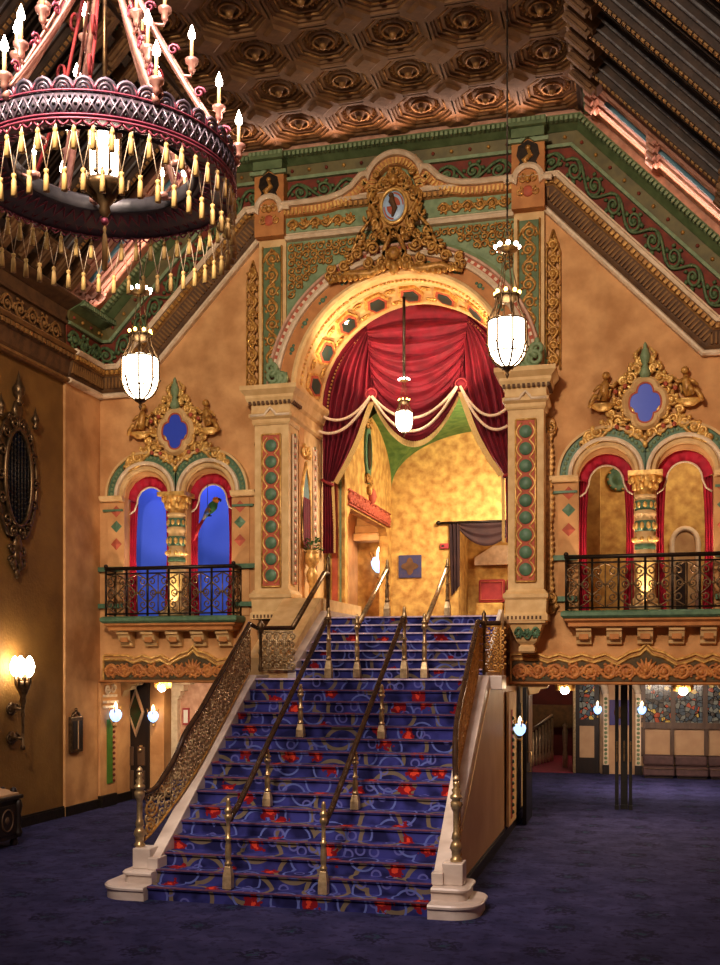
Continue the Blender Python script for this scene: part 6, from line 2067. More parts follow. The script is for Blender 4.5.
# flower urn on a bracket on the jamb of the left pier
uy = YP+.97; ux = XA-RA+.14; uz = 4.72
t = thing('flower_urn', 'gilt bracket urn with green foliage on the left pier jamb', 'urn', (ux, uy, uz))
mb = MB(); mb.lathe([(.001, -.62), (.04, -.58), (.07, -.46), (.05, -.36), (.09, -.26), (.12, -.14), (.08, -.04), (.06, 0), (.13, .10), (.15, .22), (.11, .30), (.13, .34), (.001, .33)], (ux, uy, uz), 14); obj('urn_mount', mb, M['gold_bright'], t)
mb = MB(); R = random.Random(2)
for k in range(60):
    a, r = R.uniform(0, 2*PI), R.uniform(.02, .18); h = R.uniform(.32, .55)
    p = Vector((ux+r*cos(a), uy+r*sin(a), uz+h)); q = p+Vector((.09*cos(a), .09*sin(a), R.uniform(-.03, .08)))
    n = Vector((-sin(a), cos(a), 0))*.035
    m_ = (p+q)/2+Vector((0, 0, .02))
    mb.add([p, m_+n, q, m_-n], [(0, 1, 2, 3)])
obj('foliage', mb, M['leaf'], t)

# ------------------------------------------------------------------ hall seen through the right twin window
mb = MB(); mb.box(HX1+.2, 4.5, 23.0, 23.2, 3.6, 8.0); mb.box(4.4, 4.5, YB+.32, 23.0, 3.6, 8)
struct('wall_gallery', mb, M['stucco_gold'], 'golden gallery wall visible through the right twin window', 'wall')
mb = MB(); mb.box(HX1+.2, 4.5, YB+.32, 23.2, 7.9, 8.0)
struct('ceiling_gallery', mb, M['cream'], 'gallery ceiling behind the right twin window', 'ceiling')
mx, mz = XZ(619, 479, 22.95)
t = thing('wall_medallion', 'round dark green medallion on the gallery wall', 'ornament', (mx, 22.98, mz))
mb = MB(); mb.lathe([(.26, 0), (.26, .04), (.21, .06), (.17, .03), (.12, .03), (.08, .07), (.001, .08)], (mx, 22.985, mz), 24, 'y'); obj('mount_disc', mb, M['verdigris'], t)
mb = MB()
for k in range(10):
    a = 2*PI*k/10; mb.ball((mx+.23*cos(a), 22.93, mz+.23*sin(a)), .03, 6)
obj('bead', mb, M['gold'], t)
dx0, dz1 = XZ(672, 529, 22.98); dx1 = FX(698, 22.98)
t = thing('gallery_doorway', 'lit arched doorway recess in the gallery wall behind the far right curtain', 'doorway', ((dx0+dx1)/2, 22.97, ZU), None, 'structure')
hw = (dx1-dx0)/2; cxd = (dx0+dx1)/2
ol = [(cxd-hw, ZU), (cxd+hw, ZU), (cxd+hw, dz1-.3)]+[(cxd+hw*cos(a), dz1-.3+.3*sin(a)) for a in [PI*i/12 for i in range(1, 12)]]+[(cxd-hw, dz1-.3)]
mb = MB(); mb.poly_plate(ol, [], 22.96, 22.99); obj('lit_recess', mb, mat('lit recess paint', (.55, .36, .16), (.35, .18, .07), .7, scale=2), t)
mb = MB(); mb.tube([(a, 22.95, b) for a, b in ol[1:]+[ol[0]]], .06, 6); obj('doorway_frame', mb, M['white'], t)
mb = MB(); mb.box(cxd-hw*.7, cxd+hw*.2, 22.94, 22.96, ZU, 5.0); obj('dark_door_leaf', mb, M['wood'], t)

# ------------------------------------------------------------------ left wall things
# oval grille mirror
y0, z0 = YZ(14, 478, XL)
t = thing('oval_grille', 'dark ornate oval grille with pointed finials on the dim side wall', 'grille', (XL+.03, y0, z0))
W = lambda d: XL+.004+d
def yz(a, b, d=.05): return (W(d), y0-a, z0+b)
hw, hh = .62, 1.05
ol = [(y0-hw*cos(q), z0+hh*sin(q)*(1+.06*cos(6*q))) for q in [2*PI*i/40 for i in range(40)]]
obj('backplate', yzplate(ol, [], W(0), W(.05)), M['bronze'], t)
ol = [(y0-.36*cos(q), z0+.78*sin(q)) for q in [2*PI*i/36 for i in range(36)]]
obj('dark_glass', yzplate(ol, [], W(.05), W(.07)), mat('black glass', (.006, .008, .014), (.01, .015, .03), .08), t)
mb = MB()
for k in range(7):
    a = -.30+.1*k; h = .78*math.sqrt(max(0, 1-(a/.36)**2))
    mb.tube([yz(a, -h, .085), yz(a, h, .085)], .012, 5)
    m = int(h*2/.09)
    for j in range(m): mb.ball(yz(a, -h+.09*(j+.5), .09), .024, 5)
obj('bead_grille', mb, M['iron'], t)
mb = MB()
mb.tube([yz(.40*cos(q), .84*sin(q), .09) for q in [2*PI*i/40 for i in range(40)]], .04, 6, closed=True)
mb.tube([yz(hw*cos(q), hh*sin(q)*(1+.06*cos(6*q)), .05) for q in [2*PI*i/40 for i in range(40)]], .035, 6, closed=True)
for k in range(14):
    q = 2*PI*k/14; sp = spiral(0, 0, .11, 1.3, q, 1 if k % 2 else -1, 14)
    mb.tube([yz(.52*cos(q)+p, .95*sin(q)+r, .08) for p, r in sp], .028, 5)
for a, b, r in ((0, 1.15, .14), (0, -1.15, .13), (0, -1.36, .11), (.09, -1.5, .08), (-.09, -1.5, .08), (0, -1.66, .07)):
    mb.ball(yz(a, b, .06), r, 8, sz=1.3, sx=.5)
for s in (-1, 1):
    for b in (-1.25, -1.45, 1.0): 
        sp = spiral(0, 0, .10, 1.3, 0, s, 14); mb.tube([yz(s*.16+p, b+r, .06) for p, r in sp], .026, 5)
obj('frame_scroll', mb, M['bronze'], t)
mb = MB()
for a, b, s in ((0, 1.28, 1.0), (.52, .98, .65), (-.52, .98, .65)):
    mb.lathe([(.05*s, 0), (.09*s, .05*s), (.04*s, .12*s), (.10*s, .2*s), (.11*s, .3*s), (.05*s, .4*s), (.02*s, .52*s), (.001, .62*s)], yz(a, b-.03, .09), 10)
obj('urn_finial', mb, M['bronze'], t)

# torch lamp on the left wall
y0, z0 = YZ(23, 706, XL+.28)
t = thing('torch_lamp', 'bright torch wall lamp on a tall bronze bracket, dim side wall', 'wall lamp', (XL, y0, z0))
px = XL+.28
mb = MB()
mb.lathe([(.03, z0-.75), (.045, z0-.70), (.02, z0-.66), (.025, z0-.2), (.04, z0-.15), (.025, z0-.1), (.035, z0+.02), (.06, z0+.08), (.045, z0+.16), (.11, z0+.30), (.13, z0+.36), (.12, z0+.42)], (px, y0, 0), 12)
for k in range(8):
    a = 2*PI*k/8; mb.tube([(px+.12*cos(a), y0+.12*sin(a), z0+.35), (px+.14*cos(a), y0+.14*sin(a), z0+.55)], .018, 5)
obj('torch_stem', mb, M['bronze'], t)
mb = MB()
for z in (-.05, -.55):
    mb.ball((XL+.06, y0, z0+z), .12, 10, sx=.5); mb.tube([(XL+.05, y0, z0+z), (px, y0, z0+z)], .03, 6)
    for s in (-1, 1):
        sp = spiral(0, 0, .09, 1.3, 0, s, 12); mb.tube([(XL+.08, y0+s*.1+p, z0+z+q) for p, q in sp], .022, 5)
obj('wall_mount', mb, M['bronze'], t)
mb = MB()
for k in range(5):
    a = 2*PI*k/5
    mb.lathe([(.02, z0+.50), (.07, z0+.58), (.085, z0+.68), (.05, z0+.80), (.001, z0+.86)], (px+.13*cos(a), y0+.13*sin(a), 0), 10)
obj('glass_shade', mb, M['lamp_white'], t)

# framed plaque on the lit pier
ya, za = YZ(68, 753, XL+.05); yb, zb = YZ(80, 716, XL+.05)
t = thing('wall_frame', 'small bronze framed dark panel on the lit pier by the corner', 'frame', (XL+.05, (ya+yb)/2, (za+zb)/2))
X5 = XL+.054
mb = MB(); mb.box(X5, X5+.07, ya, yb, za, zb); obj('frame_case', mb, M['bronze'], t, .012)
mb = MB(); mb.box(X5+.07, X5+.076, ya+.05, yb-.05, za+.06, zb-.08); obj('dark_panel', mb, M['wood'], t)
mb = MB(); mb.box(X5+.076, X5+.086, (ya+yb)/2, (ya+yb)/2+.03, za+.06, zb-.08); obj('light_bar', mb, M['tan'], t)
mb = MB(); ym = (ya+yb)/2
for s in (-1, 1): mb.tube([(X5+.04, ym+s*.15, zb), (X5+.04, ym+s*.08, zb+.06), (X5+.04, ym, zb+.10)], [.02, .03, .02], 6)
mb.ball((X5+.04, ym, zb+.13), .035, 8); obj('cresting', mb, M['bronze'], t)

# carved chest against the left wall
t = thing('carved_chest', 'dark carved wooden chest with tan top against the dim side wall', 'chest', (-9.95, 13.9, 0))
x0, x1, y0, y1, zt = -10.36, -9.40, 12.9, 14.75, .80
mb = MB(); mb.box(x0, x1-.03, y0+.03, y1-.03, .12, zt-.06); b_ = obj('body', mb, M['wood'], t, .01)
mb = MB(); mb.box(x0, x1+.02, y0, y1+.02, zt-.06, zt); obj('top_board', mb, M['wood'], t, .015)
mb = MB(); mb.add([(x0+.07, y0+.06, zt+.002), (x1-.02, y0+.06, zt+.002), (x1-.02, y1-.06, zt+.002), (x0+.07, y1-.06, zt+.002), (x0+.07, y0+.06, zt+.22), (x1-.02, y0+.06, zt+.03), (x1-.02, y1-.06, zt+.03), (x0+.07, y1-.06, zt+.22)], [(3,2,1,0),(4,5,6,7),(0,1,5,4),(1,2,6,5),(2,3,7,6),(3,0,4,7)]); obj('tan_top', mb, M['tan'], t)
for i, (lx_, ly_) in enumerate(((x1-.1, y0+.06), (x1-.1, y1-.08), (x0+.05, y0+.06), (x0+.05, y1-.08))):
    mb = MB(); mb.lathe([(.05, 0), (.07, .04), (.05, .10), (.06, .14)], (lx_, ly_, 0), 10); obj('foot', mb, M['wood'], t)
mb = MB()
for k in range(3):
    a, b = y0+.1+k*.56, y0+.1+k*.56+.48
    mb.box(x1-.035, x1-.01, a, b, .20, .66)
for ly_ in (y0+.04, y1-.10): mb.lathe([(.05, .14), (.07, .2), (.04, .3), (.06, .4), (.04, .5), (.07, .62), (.05, .72)], (x1-.02, ly_+.02, 0), 10)
pn = obj('front_panel', mb, M['wood'], t, .01)
mb = MB()
for k in range(3):
    a = y0+.34+k*.56
    mb.tube([(x1-.005, a+.15*cos(q), .43+.17*sin(q)) for q in [2*PI*i/16 for i in range(16)]], .015, 5, closed=True); mb.ball((x1-.01, a, .43), .06, 8, sx=.3)
obj('carved_ring', mb, M['wood_mid'], pn)
mb = MB()
pts = [(y0+.02, zt), (y1-.02, zt)]
ol = [(y0+.02, zt), (y1, zt), (y1, zt+.22)]
n = 9
for k in range(n):
    c = y1-.05-(y1-y0-.1)*(k+.5)/n; 
    ol += [(c+.10*cos(q), zt+.22+.10*sin(q)) for q in [PI*i/6 for i in range(7)]]
ol += [(y0+.02, zt+.22)]
mb = yzplate(ol, [], x0, x0+.06); obj('scalloped_back', mb, M['wood'], t)
mb = MB()
for k in range(4): mb.ball((x1-.12-.2*k, y1-.06, zt+.05), .06, 8, sz=1.2)
obj('side_crest', mb, M['wood'], t)

# baseboard on the left
mb = MB(); mb.box(XL, XL+.04, 2, 17.7, 0, .17); mb.box(XL, XL+.025, 2, 17.7, .17, .20); mb.box(XL+.05, XL+.09, 17.68, 20.28, 0, .18)
tag(obj('baseboard_left', mb, M['iron']), 'dark skirting board along the dim side wall', 'baseboard', None, 'structure')

# painted pilaster with bowl lamp at the lower left corner
y0a, y1a = 18.92, 19.62
t = thing('painted_pilaster', 'orange pilaster with green stripe under the frieze at the left corner', 'pilaster', (XL+.1, 19.25, 0), None, 'structure')
mb = MB(); mb.box(XL+.05, XL+.10, y0a, y1a, .24, 2.48); obj('shaft', mb, M['stucco'], t)
mb = MB(); mb.box(XL+.10, XL+.115, 19.18, 19.40, .45, 1.75); obj('green_stripe', mb, mat('bright green paint', (.10, .24, .03), (.07, .17, .02), .6), t)
mb = MB()
for k in range(12): mb.ball((XL+.115, 19.46, .5+k*.11), .035, 6)
obj('red_bead', mb, M['red'], t)
mb = MB(); mb.box(XL+.05, XL+.16, y0a-.02, y1a-.1, 0, .24); obj('dark_plinth', mb, M['iron'], t, .01)
mb = MB()
for z, w in ((1.98, .05), (2.08, .09), (2.2, .06)): mb.box(XL+.05, XL+.10+w, y0a+.1, y1a-.1, z, z+.05)
for s in (-1, 1):
    sp = spiral(0, 0, .10, 1.4, 0, s, 14); mb.tube([(XL+.14, 19.27+s*.12+p, 2.36+q) for p, q in sp], .025, 5)
obj('capital', mb, M['white'], t)
bowl_sconce(XL+.12, 19.29, 1.86, 'blue bowl wall lamp on the green striped pilaster at the left corner', 1, 0, 1.1)

# ------------------------------------------------------------------ rooms under the upper floor
mb = MB(); mb.box(-2.03, 6.5, YB+.33, 29, 2.53, 3.57); mb.box(-15, -6.12, YB+.33, 29, 2.53, 3.57); mb.box(-6.12, -2.03, YT+.15, 29, 2.53, 3.57)
struct('ceiling_lower', mb, M['cream'], 'low plaster ceiling of the halls under the balcony floor', 'ceiling')
YD = 20.3
# left: carved door, orange pier, pale corridor
da, db = FX(123, YD), FX(149, YD)
t = thing('carved_door', 'dark carved wooden door with diamond pane under the left frieze', 'door', ((da+db)/2, YD, 0), None, None)
mb = MB(); mb.box(da, db, YD, YD+.08, .01, 2.50); dl = obj('door_leaf', mb, M['wood'], t)
mb = MB(); cxd = (da+db)/2; w = db-da
for s in (-1, 1):
    for z0_, z1_ in ((.22, .62), (.72, 1.12)): mb.box(cxd+s*w*.22-w*.15, cxd+s*w*.22+w*.15, YD-.03, YD, z0_, z1_)
obj('raised_panel', mb, M['wood_mid'], dl, .015)
mb = MB(); ol = [(cxd-.15, 1.85), (cxd, 1.45), (cxd+.15, 1.85), (cxd, 2.25)]
mb.sweep(ol, [(-.05, 0), (-.03, .05), (0, .05), (.0, 0)], lambda a, b, d: (a, YD-d, b), closed=True); obj('diamond_frame', mb, M['tan'], dl)
mb = MB(); mb.poly_plate(ol, [], YD-.012, YD-.002); obj('diamond_pane', mb, mat('dark green glass', (.03, .06, .02), (.05, .04, .015), .2, scale=8), dl)
mb = MB()
for xx in (da-.02, db-.06): mb.box(xx, xx+.08, YD-.05, YD+.1, .01, 2.5)
obj('door_frame', mb, M['wood'], t)
mb = MB(); mb.ball((db-.18, YD-.05, 1.05), .04, 8); mb.box(db-.21, db-.15, YD-.02, YD, .95, 1.15); obj('door_handle', mb, M['brass'], dl)
pa, pb_ = FX(150, YD), FX(164, YD)
mb = MB(); mb.box(XL, da-.03, YD+.02, YD+.15, 0, 2.52); mb.box(pa, pb_, YD, YD+.35, 0, 2.52)
struct('wall_pier_orange', mb, M['stucco'], 'orange plaster pier beside the carved door', 'wall')
mb = MB(); mb.box(pa-.02, pb_+.02, YD-.03, YD+.36, 0, .16)
tag(obj('baseboard_pier', mb, M['iron']), 'dark skirting at the orange pier', 'baseboard', None, 'structure')
sx, sz = XZ(155.5, 715, YD)
bowl_sconce(sx, YD-.002, sz, 'blue bowl wall lamp on the orange pier beside the carved door', 0, -1, 1.0)
mb = MB(); mb.box(-14.5, -6.06, 24.5, 24.7, 0, 2.52)
struct('wall_corridor', mb, M['pale'], 'pale plaster corridor wall seen under the left frieze', 'wall')
# corridor pilaster with cap
cxp = FX(171, 24.4)
t = thing('corridor_pilaster', 'cream pilaster with stepped cap in the pale corridor', 'pilaster', (cxp, 24.4, 0), None, 'structure')
mb = MB(); mb.box(cxp-.22, cxp+.22, 24.3, 24.5, 0, 2.0); obj('shaft', mb, M['white'], t)
mb = MB(); 
for k, (z, w) in enumerate(((2.0, .26), (2.08, .32), (2.2, .42), (2.36, .60))): mb.box(cxp-w, cxp+w, 24.3-.04*k, 24.5, z, z+.14)
obj('stepped_cap', mb, M['white'], t)
a = XZ(182.5, 725, 24.45); b = XZ(189, 708, 24.45)
t = thing('wall_notice', 'small white notice in a red frame on the pale corridor wall', 'notice', ((a[0]+b[0])/2, 24.45, a[1]))
mb = MB(); mb.box(a[0], b[0], 24.45, 24.49, a[1], b[1]); obj('frame', mb, M['redseat'], t)
mb = MB(); mb.box(a[0]+.03, b[0]-.03, 24.44, 24.45, a[1]+.05, b[1]-.05); obj('paper', mb, mat('white paper', (.75, .72, .68), (.7, .66, .6), .7), t)

def star_lamp(u, v, y, label):
    x, z = XZ(u, v, y)
    t = thing('ceiling_lamp', label, 'ceiling lamp', (x, y, 2.53), 'star shaped ceiling lamps under the friezes')
    mb = MB(); zc = 2.46
    vs = []
    for k in range(16):
        a = 2*PI*k/16; r = .20 if k % 2 == 0 else .12
        vs.append((x+r*cos(a), y+r*sin(a), 2.526))
    for k in range(16):
        a = 2*PI*k/16; r = .17 if k % 2 == 0 else .09
        vs.append((x+r*cos(a), y+r*sin(a), 2.37))
    mb.add(vs, [(i, (i+1) % 16, 16+(i+1) % 16, 16+i) for i in range(16)]+[tuple(range(15, -1, -1)), tuple(range(16, 32))])
    obj('ceiling_mount', mb, M['gold_bright'], t)
    mb = MB(); mb.ball((x, y-.06, 2.38), .085, 10); obj('bulb', mb, M['lamp_white'], t)
star_lamp(163, 686, 19.9, 'star ceiling lamp glowing over the left doorway')
star_lamp(565, 687, 20.0, 'star ceiling lamp left of the dark mullion in the right hall')
star_lamp(683, 687, 20.0, 'star ceiling lamp right of the dark mullion in the right hall')

# cream corbels in the corners of the openings
def corner_corbel(x, s, y, label, nm):
    ol = [(0, 2.49), (.50, 2.49), (.46, 2.43), (.34, 2.41), (.30, 2.34), (.16, 2.31), (.12, 2.2), (0, 2.16)]
    mb = MB()
    pts = [(x+s*a, b) for a, b in ol]
    if s > 0: pts = list(reversed(pts))
    mb.poly_plate(pts, [], y, y+.25)
    tag(obj(nm, mb, M['cream']), label, 'corbel', None, 'structure')
corner_corbel(FX(117, 19.9), 1, 19.9, 'stepped cream corbel at the left end of the left frieze', 'corner_corbel_trim')
corner_corbel(-2.0, 1, YB+.05, 'stepped cream corbel beside the stairs under the right frieze', 'corner_corbel_trim')
cxr = XZ(718, 690, YB)[0]+.25
corner_corbel(cxr+.25, -1, YB+.05, 'stepped cream corbel at the far end of the right frieze', 'corner_corbel_trim')

# right: painted jamb strip, lamp and open door leaf against the stair side wall
t = thing('painted_jamb', 'narrow jamb with red and green painted strip behind the stairs', 'jamb', (-2.04, 17.7, 0), None, 'structure')
mb = MB(); mb.box(-2.033, -1.99, 17.2, 18.3, .2, 2.40); obj('jamb_board', mb, M['cream'], t)
mb = MB(); mb.box(-1.99, -1.98, 17.45, 17.70, .3, 2.1); obj('red_strip', mb, M['redpanel'], t)
mb = MB()
for k in range(14): mb.ball((-1.978, 17.58, .4+k*.12), .04, 6)
obj('green_bead', mb, M['verdigris'], t)
bowl_sconce(-1.985, 17.9, 1.78, 'blue bowl wall lamp at the edge of the stair side wall', 1, 0, .9)
t = thing('open_door_leaf', 'dark open door leaf folded against the stair side wall', 'door', (-1.9, 19.2, 0))
mb = MB(); mb.box(-1.93, -1.86, 18.75, 19.8, .02, 2.45); dl = obj('leaf_board', mb, M['blackiron'], t)
mb = MB(); mb.box(-1.855, -1.84, 18.9, 19.65, 1.1, 2.3); obj('glass_pane', mb, M['wood_mid'], dl)
mb = MB(); mb.tube([(-1.85, 18.83, .95), (-1.79, 18.83, .95), (-1.79, 18.83, 1.3), (-1.85, 18.83, 1.3)], .015, 6); obj('door_handle', mb, M['brass'], dl)

# dark steel mullion with two door stiles at the right opening
def stile(u0, u1, y, label, nm, cat, grp=None, z1=2.52):
    xa, xb = FX(u0, y), FX(u1, y)
    t = thing(nm, label, cat, ((xa+xb)/2, y, 0), grp)
    mb = MB(); mb.box(xa, xb, y-.05, y+.10, 0.005, z1); fr_ = obj('door_frame', mb, M['blackiron'], t, .006)
    mb = MB(); mb.box(xa-.005, xb+.005, y-.07, y+.12, 0.005, .09); obj('kick_plate', mb, M['blackiron'], fr_)
    mb = MB(); mb.box((xa+xb)/2-.015, (xa+xb)/2+.015, y-.09, y-.05, .95, 1.35); obj('pull_bar', mb, M['bronze'], fr_)
stile(620.8, 627.5, 21.4, 'broad black steel mullion standing in the right hall opening', 'door_mullion', 'door frame')
stile(615.0, 618.6, 21.3, 'thin dark open door edge just left of the black mullion', 'door_edge', 'door')
stile(629.0, 632.2, 21.3, 'thin dark open door edge just right of the black mullion', 'door_edge', 'door')

# far hall
YF = 28.2
fx = lambda u: FX(u, YF)
fz = lambda v: XZ(640, v, YF)[1]
mb = MB()
mb.box(fx(600.2), fx(642), YF, YF+.2, 0, 2.52); mb.box(fx(642), fx(760), YF, YF+.2, 0, 2.52); mb.box(fx(572), fx(600), YF+.3, YF+.4, 0, 2.52)
struct('wall_far_hall', mb, M['tan'], 'tan panelled far wall of the right hall', 'wall')
mb = MB(); mb.box(fx(510), fx(574), 33.5, 33.6, 0, 3.2)
struct('wall_far_red', mb, mat('deep red wall', (.13, .012, .010), (.09, .008, .008), .8), 'deep red wall of the stairwell past the right hall', 'wall')
mb = MB(); mb.box(fx(505), fx(574), YF-.05, 33.5, .0, .012)
struct('floor_red', mb, mat('crimson patterned carpet', (.34, .03, .06), (.22, .015, .04), .9, scale=7), 'crimson carpet of the stairwell past the right hall', 'floor')
mb = MB(); mb.box(fx(505), fx(574), 33.2, 33.49, .9, 1.6)
struct('wall_far_dado', mb, M['brown'], 'brown dado band on the deep red stairwell wall', 'wall')
# stair rail in the red stairwell
t = thing('stair_railing', 'short turned wooden stair railing in the red stairwell', 'railing', (FX(550, 29.5), 29.5, 0))
mb = MB(); pA = XZ(528, 744, 29.5); pB = XZ(552, 735, 31.5)
mb.tube([(pA[0], 29.0, .95), (pB[0], 31.5, 1.35)], .05, 8); obj('rail_bar', mb, M['wood_mid'], t)
for k in range(9):
    f = k/8
    mb = MB(); x = pA[0]+(pB[0]-pA[0])*f; y = 29.0+2.5*f; h = .95+.40*f
    mb.lathe([(.03, .02), (.05, .2), (.03, .35), (.045, h*.6), (.03, h-.08)], (x, y, 0), 8); obj('baluster', mb, M['brass_pale'], t)
nx_ = FX(565, 29.6); mb = MB(); mb.lathe([(.07, .015), (.07, .3), (.05, .5), (.07, .9), (.08, 1.0), (.05, 1.1), (.07, 1.18), (.001, 1.25)], (nx_, 29.6, 0), 10); obj('newel', mb, M['brass_pale'], t)
# wooden door leaf with tan panel and stained top
da, db = fx(575), fx(599)
t = thing('panelled_door', 'brown framed door with tan panel and stained glass top in the far hall', 'door', ((da+db)/2, YF-.1, 0))
mb = MB(); mb.box(da, db, YF-.05, YF+.05, .01, 2.5); dl = obj('door_leaf', mb, M['wood'], t)
mb = MB(); mb.box(da+.12, db-.12, YF-.065, YF-.05, .42, 1.25); obj('tan_panel', mb, M['tan'], dl)
mb = MB(); mb.box(da+.12, db-.12, YF-.065, YF-.05, 1.42, 2.4); obj('stained_pane', mb, M['stained'], dl)
mb = MB(); mb.box(da-.04, da+.02, YF-.09, YF+.06, .01, 2.5); obj('pale_edge', mb, M['brass'], dl)
# arch mouldings beside the door and the window bay
def arch_trim(u0, u1, label, i):
    xa, xb = fx(u0), fx(u1)
    t = thing('trim_%d' % i, label, 'moulding', ((xa+xb)/2, YF-.15, 0), None, 'structure')
    mb = MB(); mb.box(xa, xb, YF-.18, YF, .25, 2.1); obj('upright', mb, M['white'], t)
    mb = MB()
    for k in range(16): mb.ball(((xa+xb)/2, YF-.185, .32+k*.11), .045, 6)
    obj('bead_row', mb, M['green_lt'], t)
    mb = MB(); mb.box(xa-.02, xb+.02, YF-.2, YF, .0, .25); obj('dark_plinth', mb, M['wood'], t)
    mb = MB(); mb.tube([((xa+xb)/2, YF-.1, 2.1), ((xa+xb)/2-.05, YF-.1, 2.3), ((xa+xb)/2-.2, YF-.1, 2.48)], .09, 8); obj('arch_spring', mb, M['white'], t)
arch_trim(603.5, 608.5, 'pale beaded arch moulding beside the far panelled door', 8)
arch_trim(635.5, 641, 'pale beaded arch moulding left of the stained glass window', 9)
a = XZ(609.5, 725, YF-.02); b = XZ(631, 700, YF-.02)
t = thing('wall_plaque', 'violet blue square plaque on the tan far hall wall behind the mullion', 'plaque', ((a[0]+b[0])/2, YF, a[1]))
mb = MB(); mb.box(a[0], b[0], YF-.05, YF-.004, a[1], b[1]); obj('panel_frame', mb, mat('violet blue paint', (.06, .05, .20), (.09, .06, .17), .6), t)
mb = MB(); mb.lathe([(.16, 0), (.14, .015), (.001, .02)], ((a[0]+b[0])/2, YF-.05, (a[1]+b[1])/2), 16, 'y'); obj('painted_rosette', mb, M['brown'], t)
sx, sz = XZ(597.5, 709, YF-.25)
bowl_sconce(sx, YF-.07, sz, 'blue bowl wall lamp on the far panelled door side', 0, -1, .95)
sx, sz = XZ(642, 709, YF-.25)
bowl_sconce(sx, YF-.19, sz, 'blue bowl wall lamp beside the stained glass window', 0, -1, .95)
# stained glass window over framed tan panels
t = thing('window_3', 'dark framed stained glass window band in the far hall', 'window', (fx(690), YF, 1.4), None, 'structure')
xa = fx(643); xb = fx(745)
zt_, zm_ = 2.50, fz(722)
mb = MB(); mb.box(xa, xb, YF-.03, YF-.005, zm_, zt_); obj('stained_pane', mb, M['stained'], t)
mb = MB()
mb.box(xa, xb, YF-.1, YF-.002, zm_-.16, zm_); mb.box(xa, xb, YF-.1, YF-.002, zt_-.03, zt_+.02)
for u in (643, 673, 705, 737): mb.box(fx(u)-.06, fx(u)+.06, YF-.1, YF-.002, zm_, zt_)
obj('window_frame', mb, M['wood_mid'], t)
mb = MB()
for k in range(22): mb.box(xa+.1+k*.135, xa+.11+k*.135, YF-.045, YF-.03, zm_, zt_)
mb.box(xa, xb, YF-.045, YF-.03, (zm_+zt_)/2, (zm_+zt_)/2+.015)
obj('lead_bar', mb, M['iron'], t)
mb = MB()
z0_, z1_ = fz(754), fz(729)
for u in (643, 672, 706, 740): mb.box(fx(u)-.05, fx(u)+.05, YF-.08, YF-.002, z0_-.05, z1_+.05)
mb.box(xa, xb, YF-.08, YF-.002, z0_-.10, z0_)
tag(obj('panel_frame_trim', mb, M['wood_mid']), 'brown wooden framing of the tan panels under the stained glass', 'panelling', None, 'structure')
# sofas
for k, (u0, u1) in enumerate(((643, 675), (676, 709), (710, 744))):
    xa, xb = FX(u0, YF-.9), FX(u1, YF-.9)
    t = thing('sofa', ('plum brown bench sofa beside the beaded moulding', 'plum brown bench sofa, middle of the row under the stained glass', 'plum brown bench sofa at the far end of the row, cut by the photo edge')[k], 'sofa', ((xa+xb)/2, YF-.6, 0), 'plum bench sofas under the stained glass')
    mb = MB(); mb.box(xa, xb, YF-.85, YF-.15, .06, .28); obj('seat', mb, M['sofa'], t, .04)
    mb = MB(); mb.box(xa, xb, YF-.38, YF-.15, .285, .54); obj('backrest', mb, M['sofa'], t, .05)
    mb = MB(); mb.box(xa+.04, xb-.04, YF-.8, YF-.2, .005, .06); obj('plinth', mb, M['wood'], t)
    mb = MB(); mb.tube([(xa+.03, YF-.86, .25), (xb-.03, YF-.86, .25)], .012, 5); obj('piping', mb, M['wood_mid'], t)
mb = MB(); mb.box(6.4, 6.5, YB+.3, YF+.2, 0, 2.52)
struct('wall_far_side', mb, M['tan'], 'side wall closing the right hall', 'wall')

# small soffit lamp inside the great arch
p = on_soffit(PI*.72, 19.6, RA-.03)
t = thing('soffit_lamp', 'small bright lamp set in the painted arch soffit', 'lamp', p)
mb = MB(); mb.ball(p, .07, 10); obj('bulb', mb, M['lamp_white'], t)
mb = MB(); mb.tube([(p[0]+.085*cos(a)*.7, p[1]+.085*sin(a), p[2]-.085*cos(a)*.5) for a in [2*PI*i/16 for i in range(16)]], .018, 5, closed=True); obj('mount_ring', mb, M['gold_bright'], t)

# ------------------------------------------------------------------ lights
def lamp(kind, name, loc, energy, col=(1, .78, .5), size=.2, rot=None, target=None, spot=None, blend=.6, sy=None):
    l = bpy.data.lights.new(name, kind); l.energy = energy; l.color = col
    if kind == 'AREA':
        l.size = size
        if sy: l.shape = 'RECTANGLE'; l.size_y = sy
    elif kind in ('POINT', 'SPOT'): l.shadow_soft_size = size
    if kind == 'SPOT': l.spot_size = spot or 1.2; l.spot_blend = blend
    o = bpy.data.objects.new(name, l); COL.objects.link(o); o.location = loc
    if target is not None:
        d = Vector(target)-Vector(loc); o.rotation_euler = d.to_track_quat('-Z', 'Y').to_euler()
    elif rot: o.rotation_euler = rot
    return o
WARM = (1, .74, .44); WHITE = (1, .85, .66)
# added fill lamps, unseen behind and above the viewer, for gable wall and stairs
lamp('SPOT', 'gable fill', (-4.2, 1.0, 10.8), 5200, WHITE, .5, target=(-4.2, 19, 6.2), spot=1.25, blend=.8)
lamp('SPOT', 'stair fill', (-3.0, 2.0, 11.0), 2600, (1, .82, .72), .4, target=(-4.0, 13.5, 1.6), spot=.75, blend=.8)
lamp('SPOT', 'side fill', (-9.0, 6.0, 9.2), 900, (1, .84, .66), .3, target=(-2.6, 14.5, 1.8), spot=.8, blend=.8)
lamp('AREA', 'overhead fill', (-3.5, 6.0, 12.0), 420, (.95, .80, .80), 5, target=(-3.5, 9, 0))
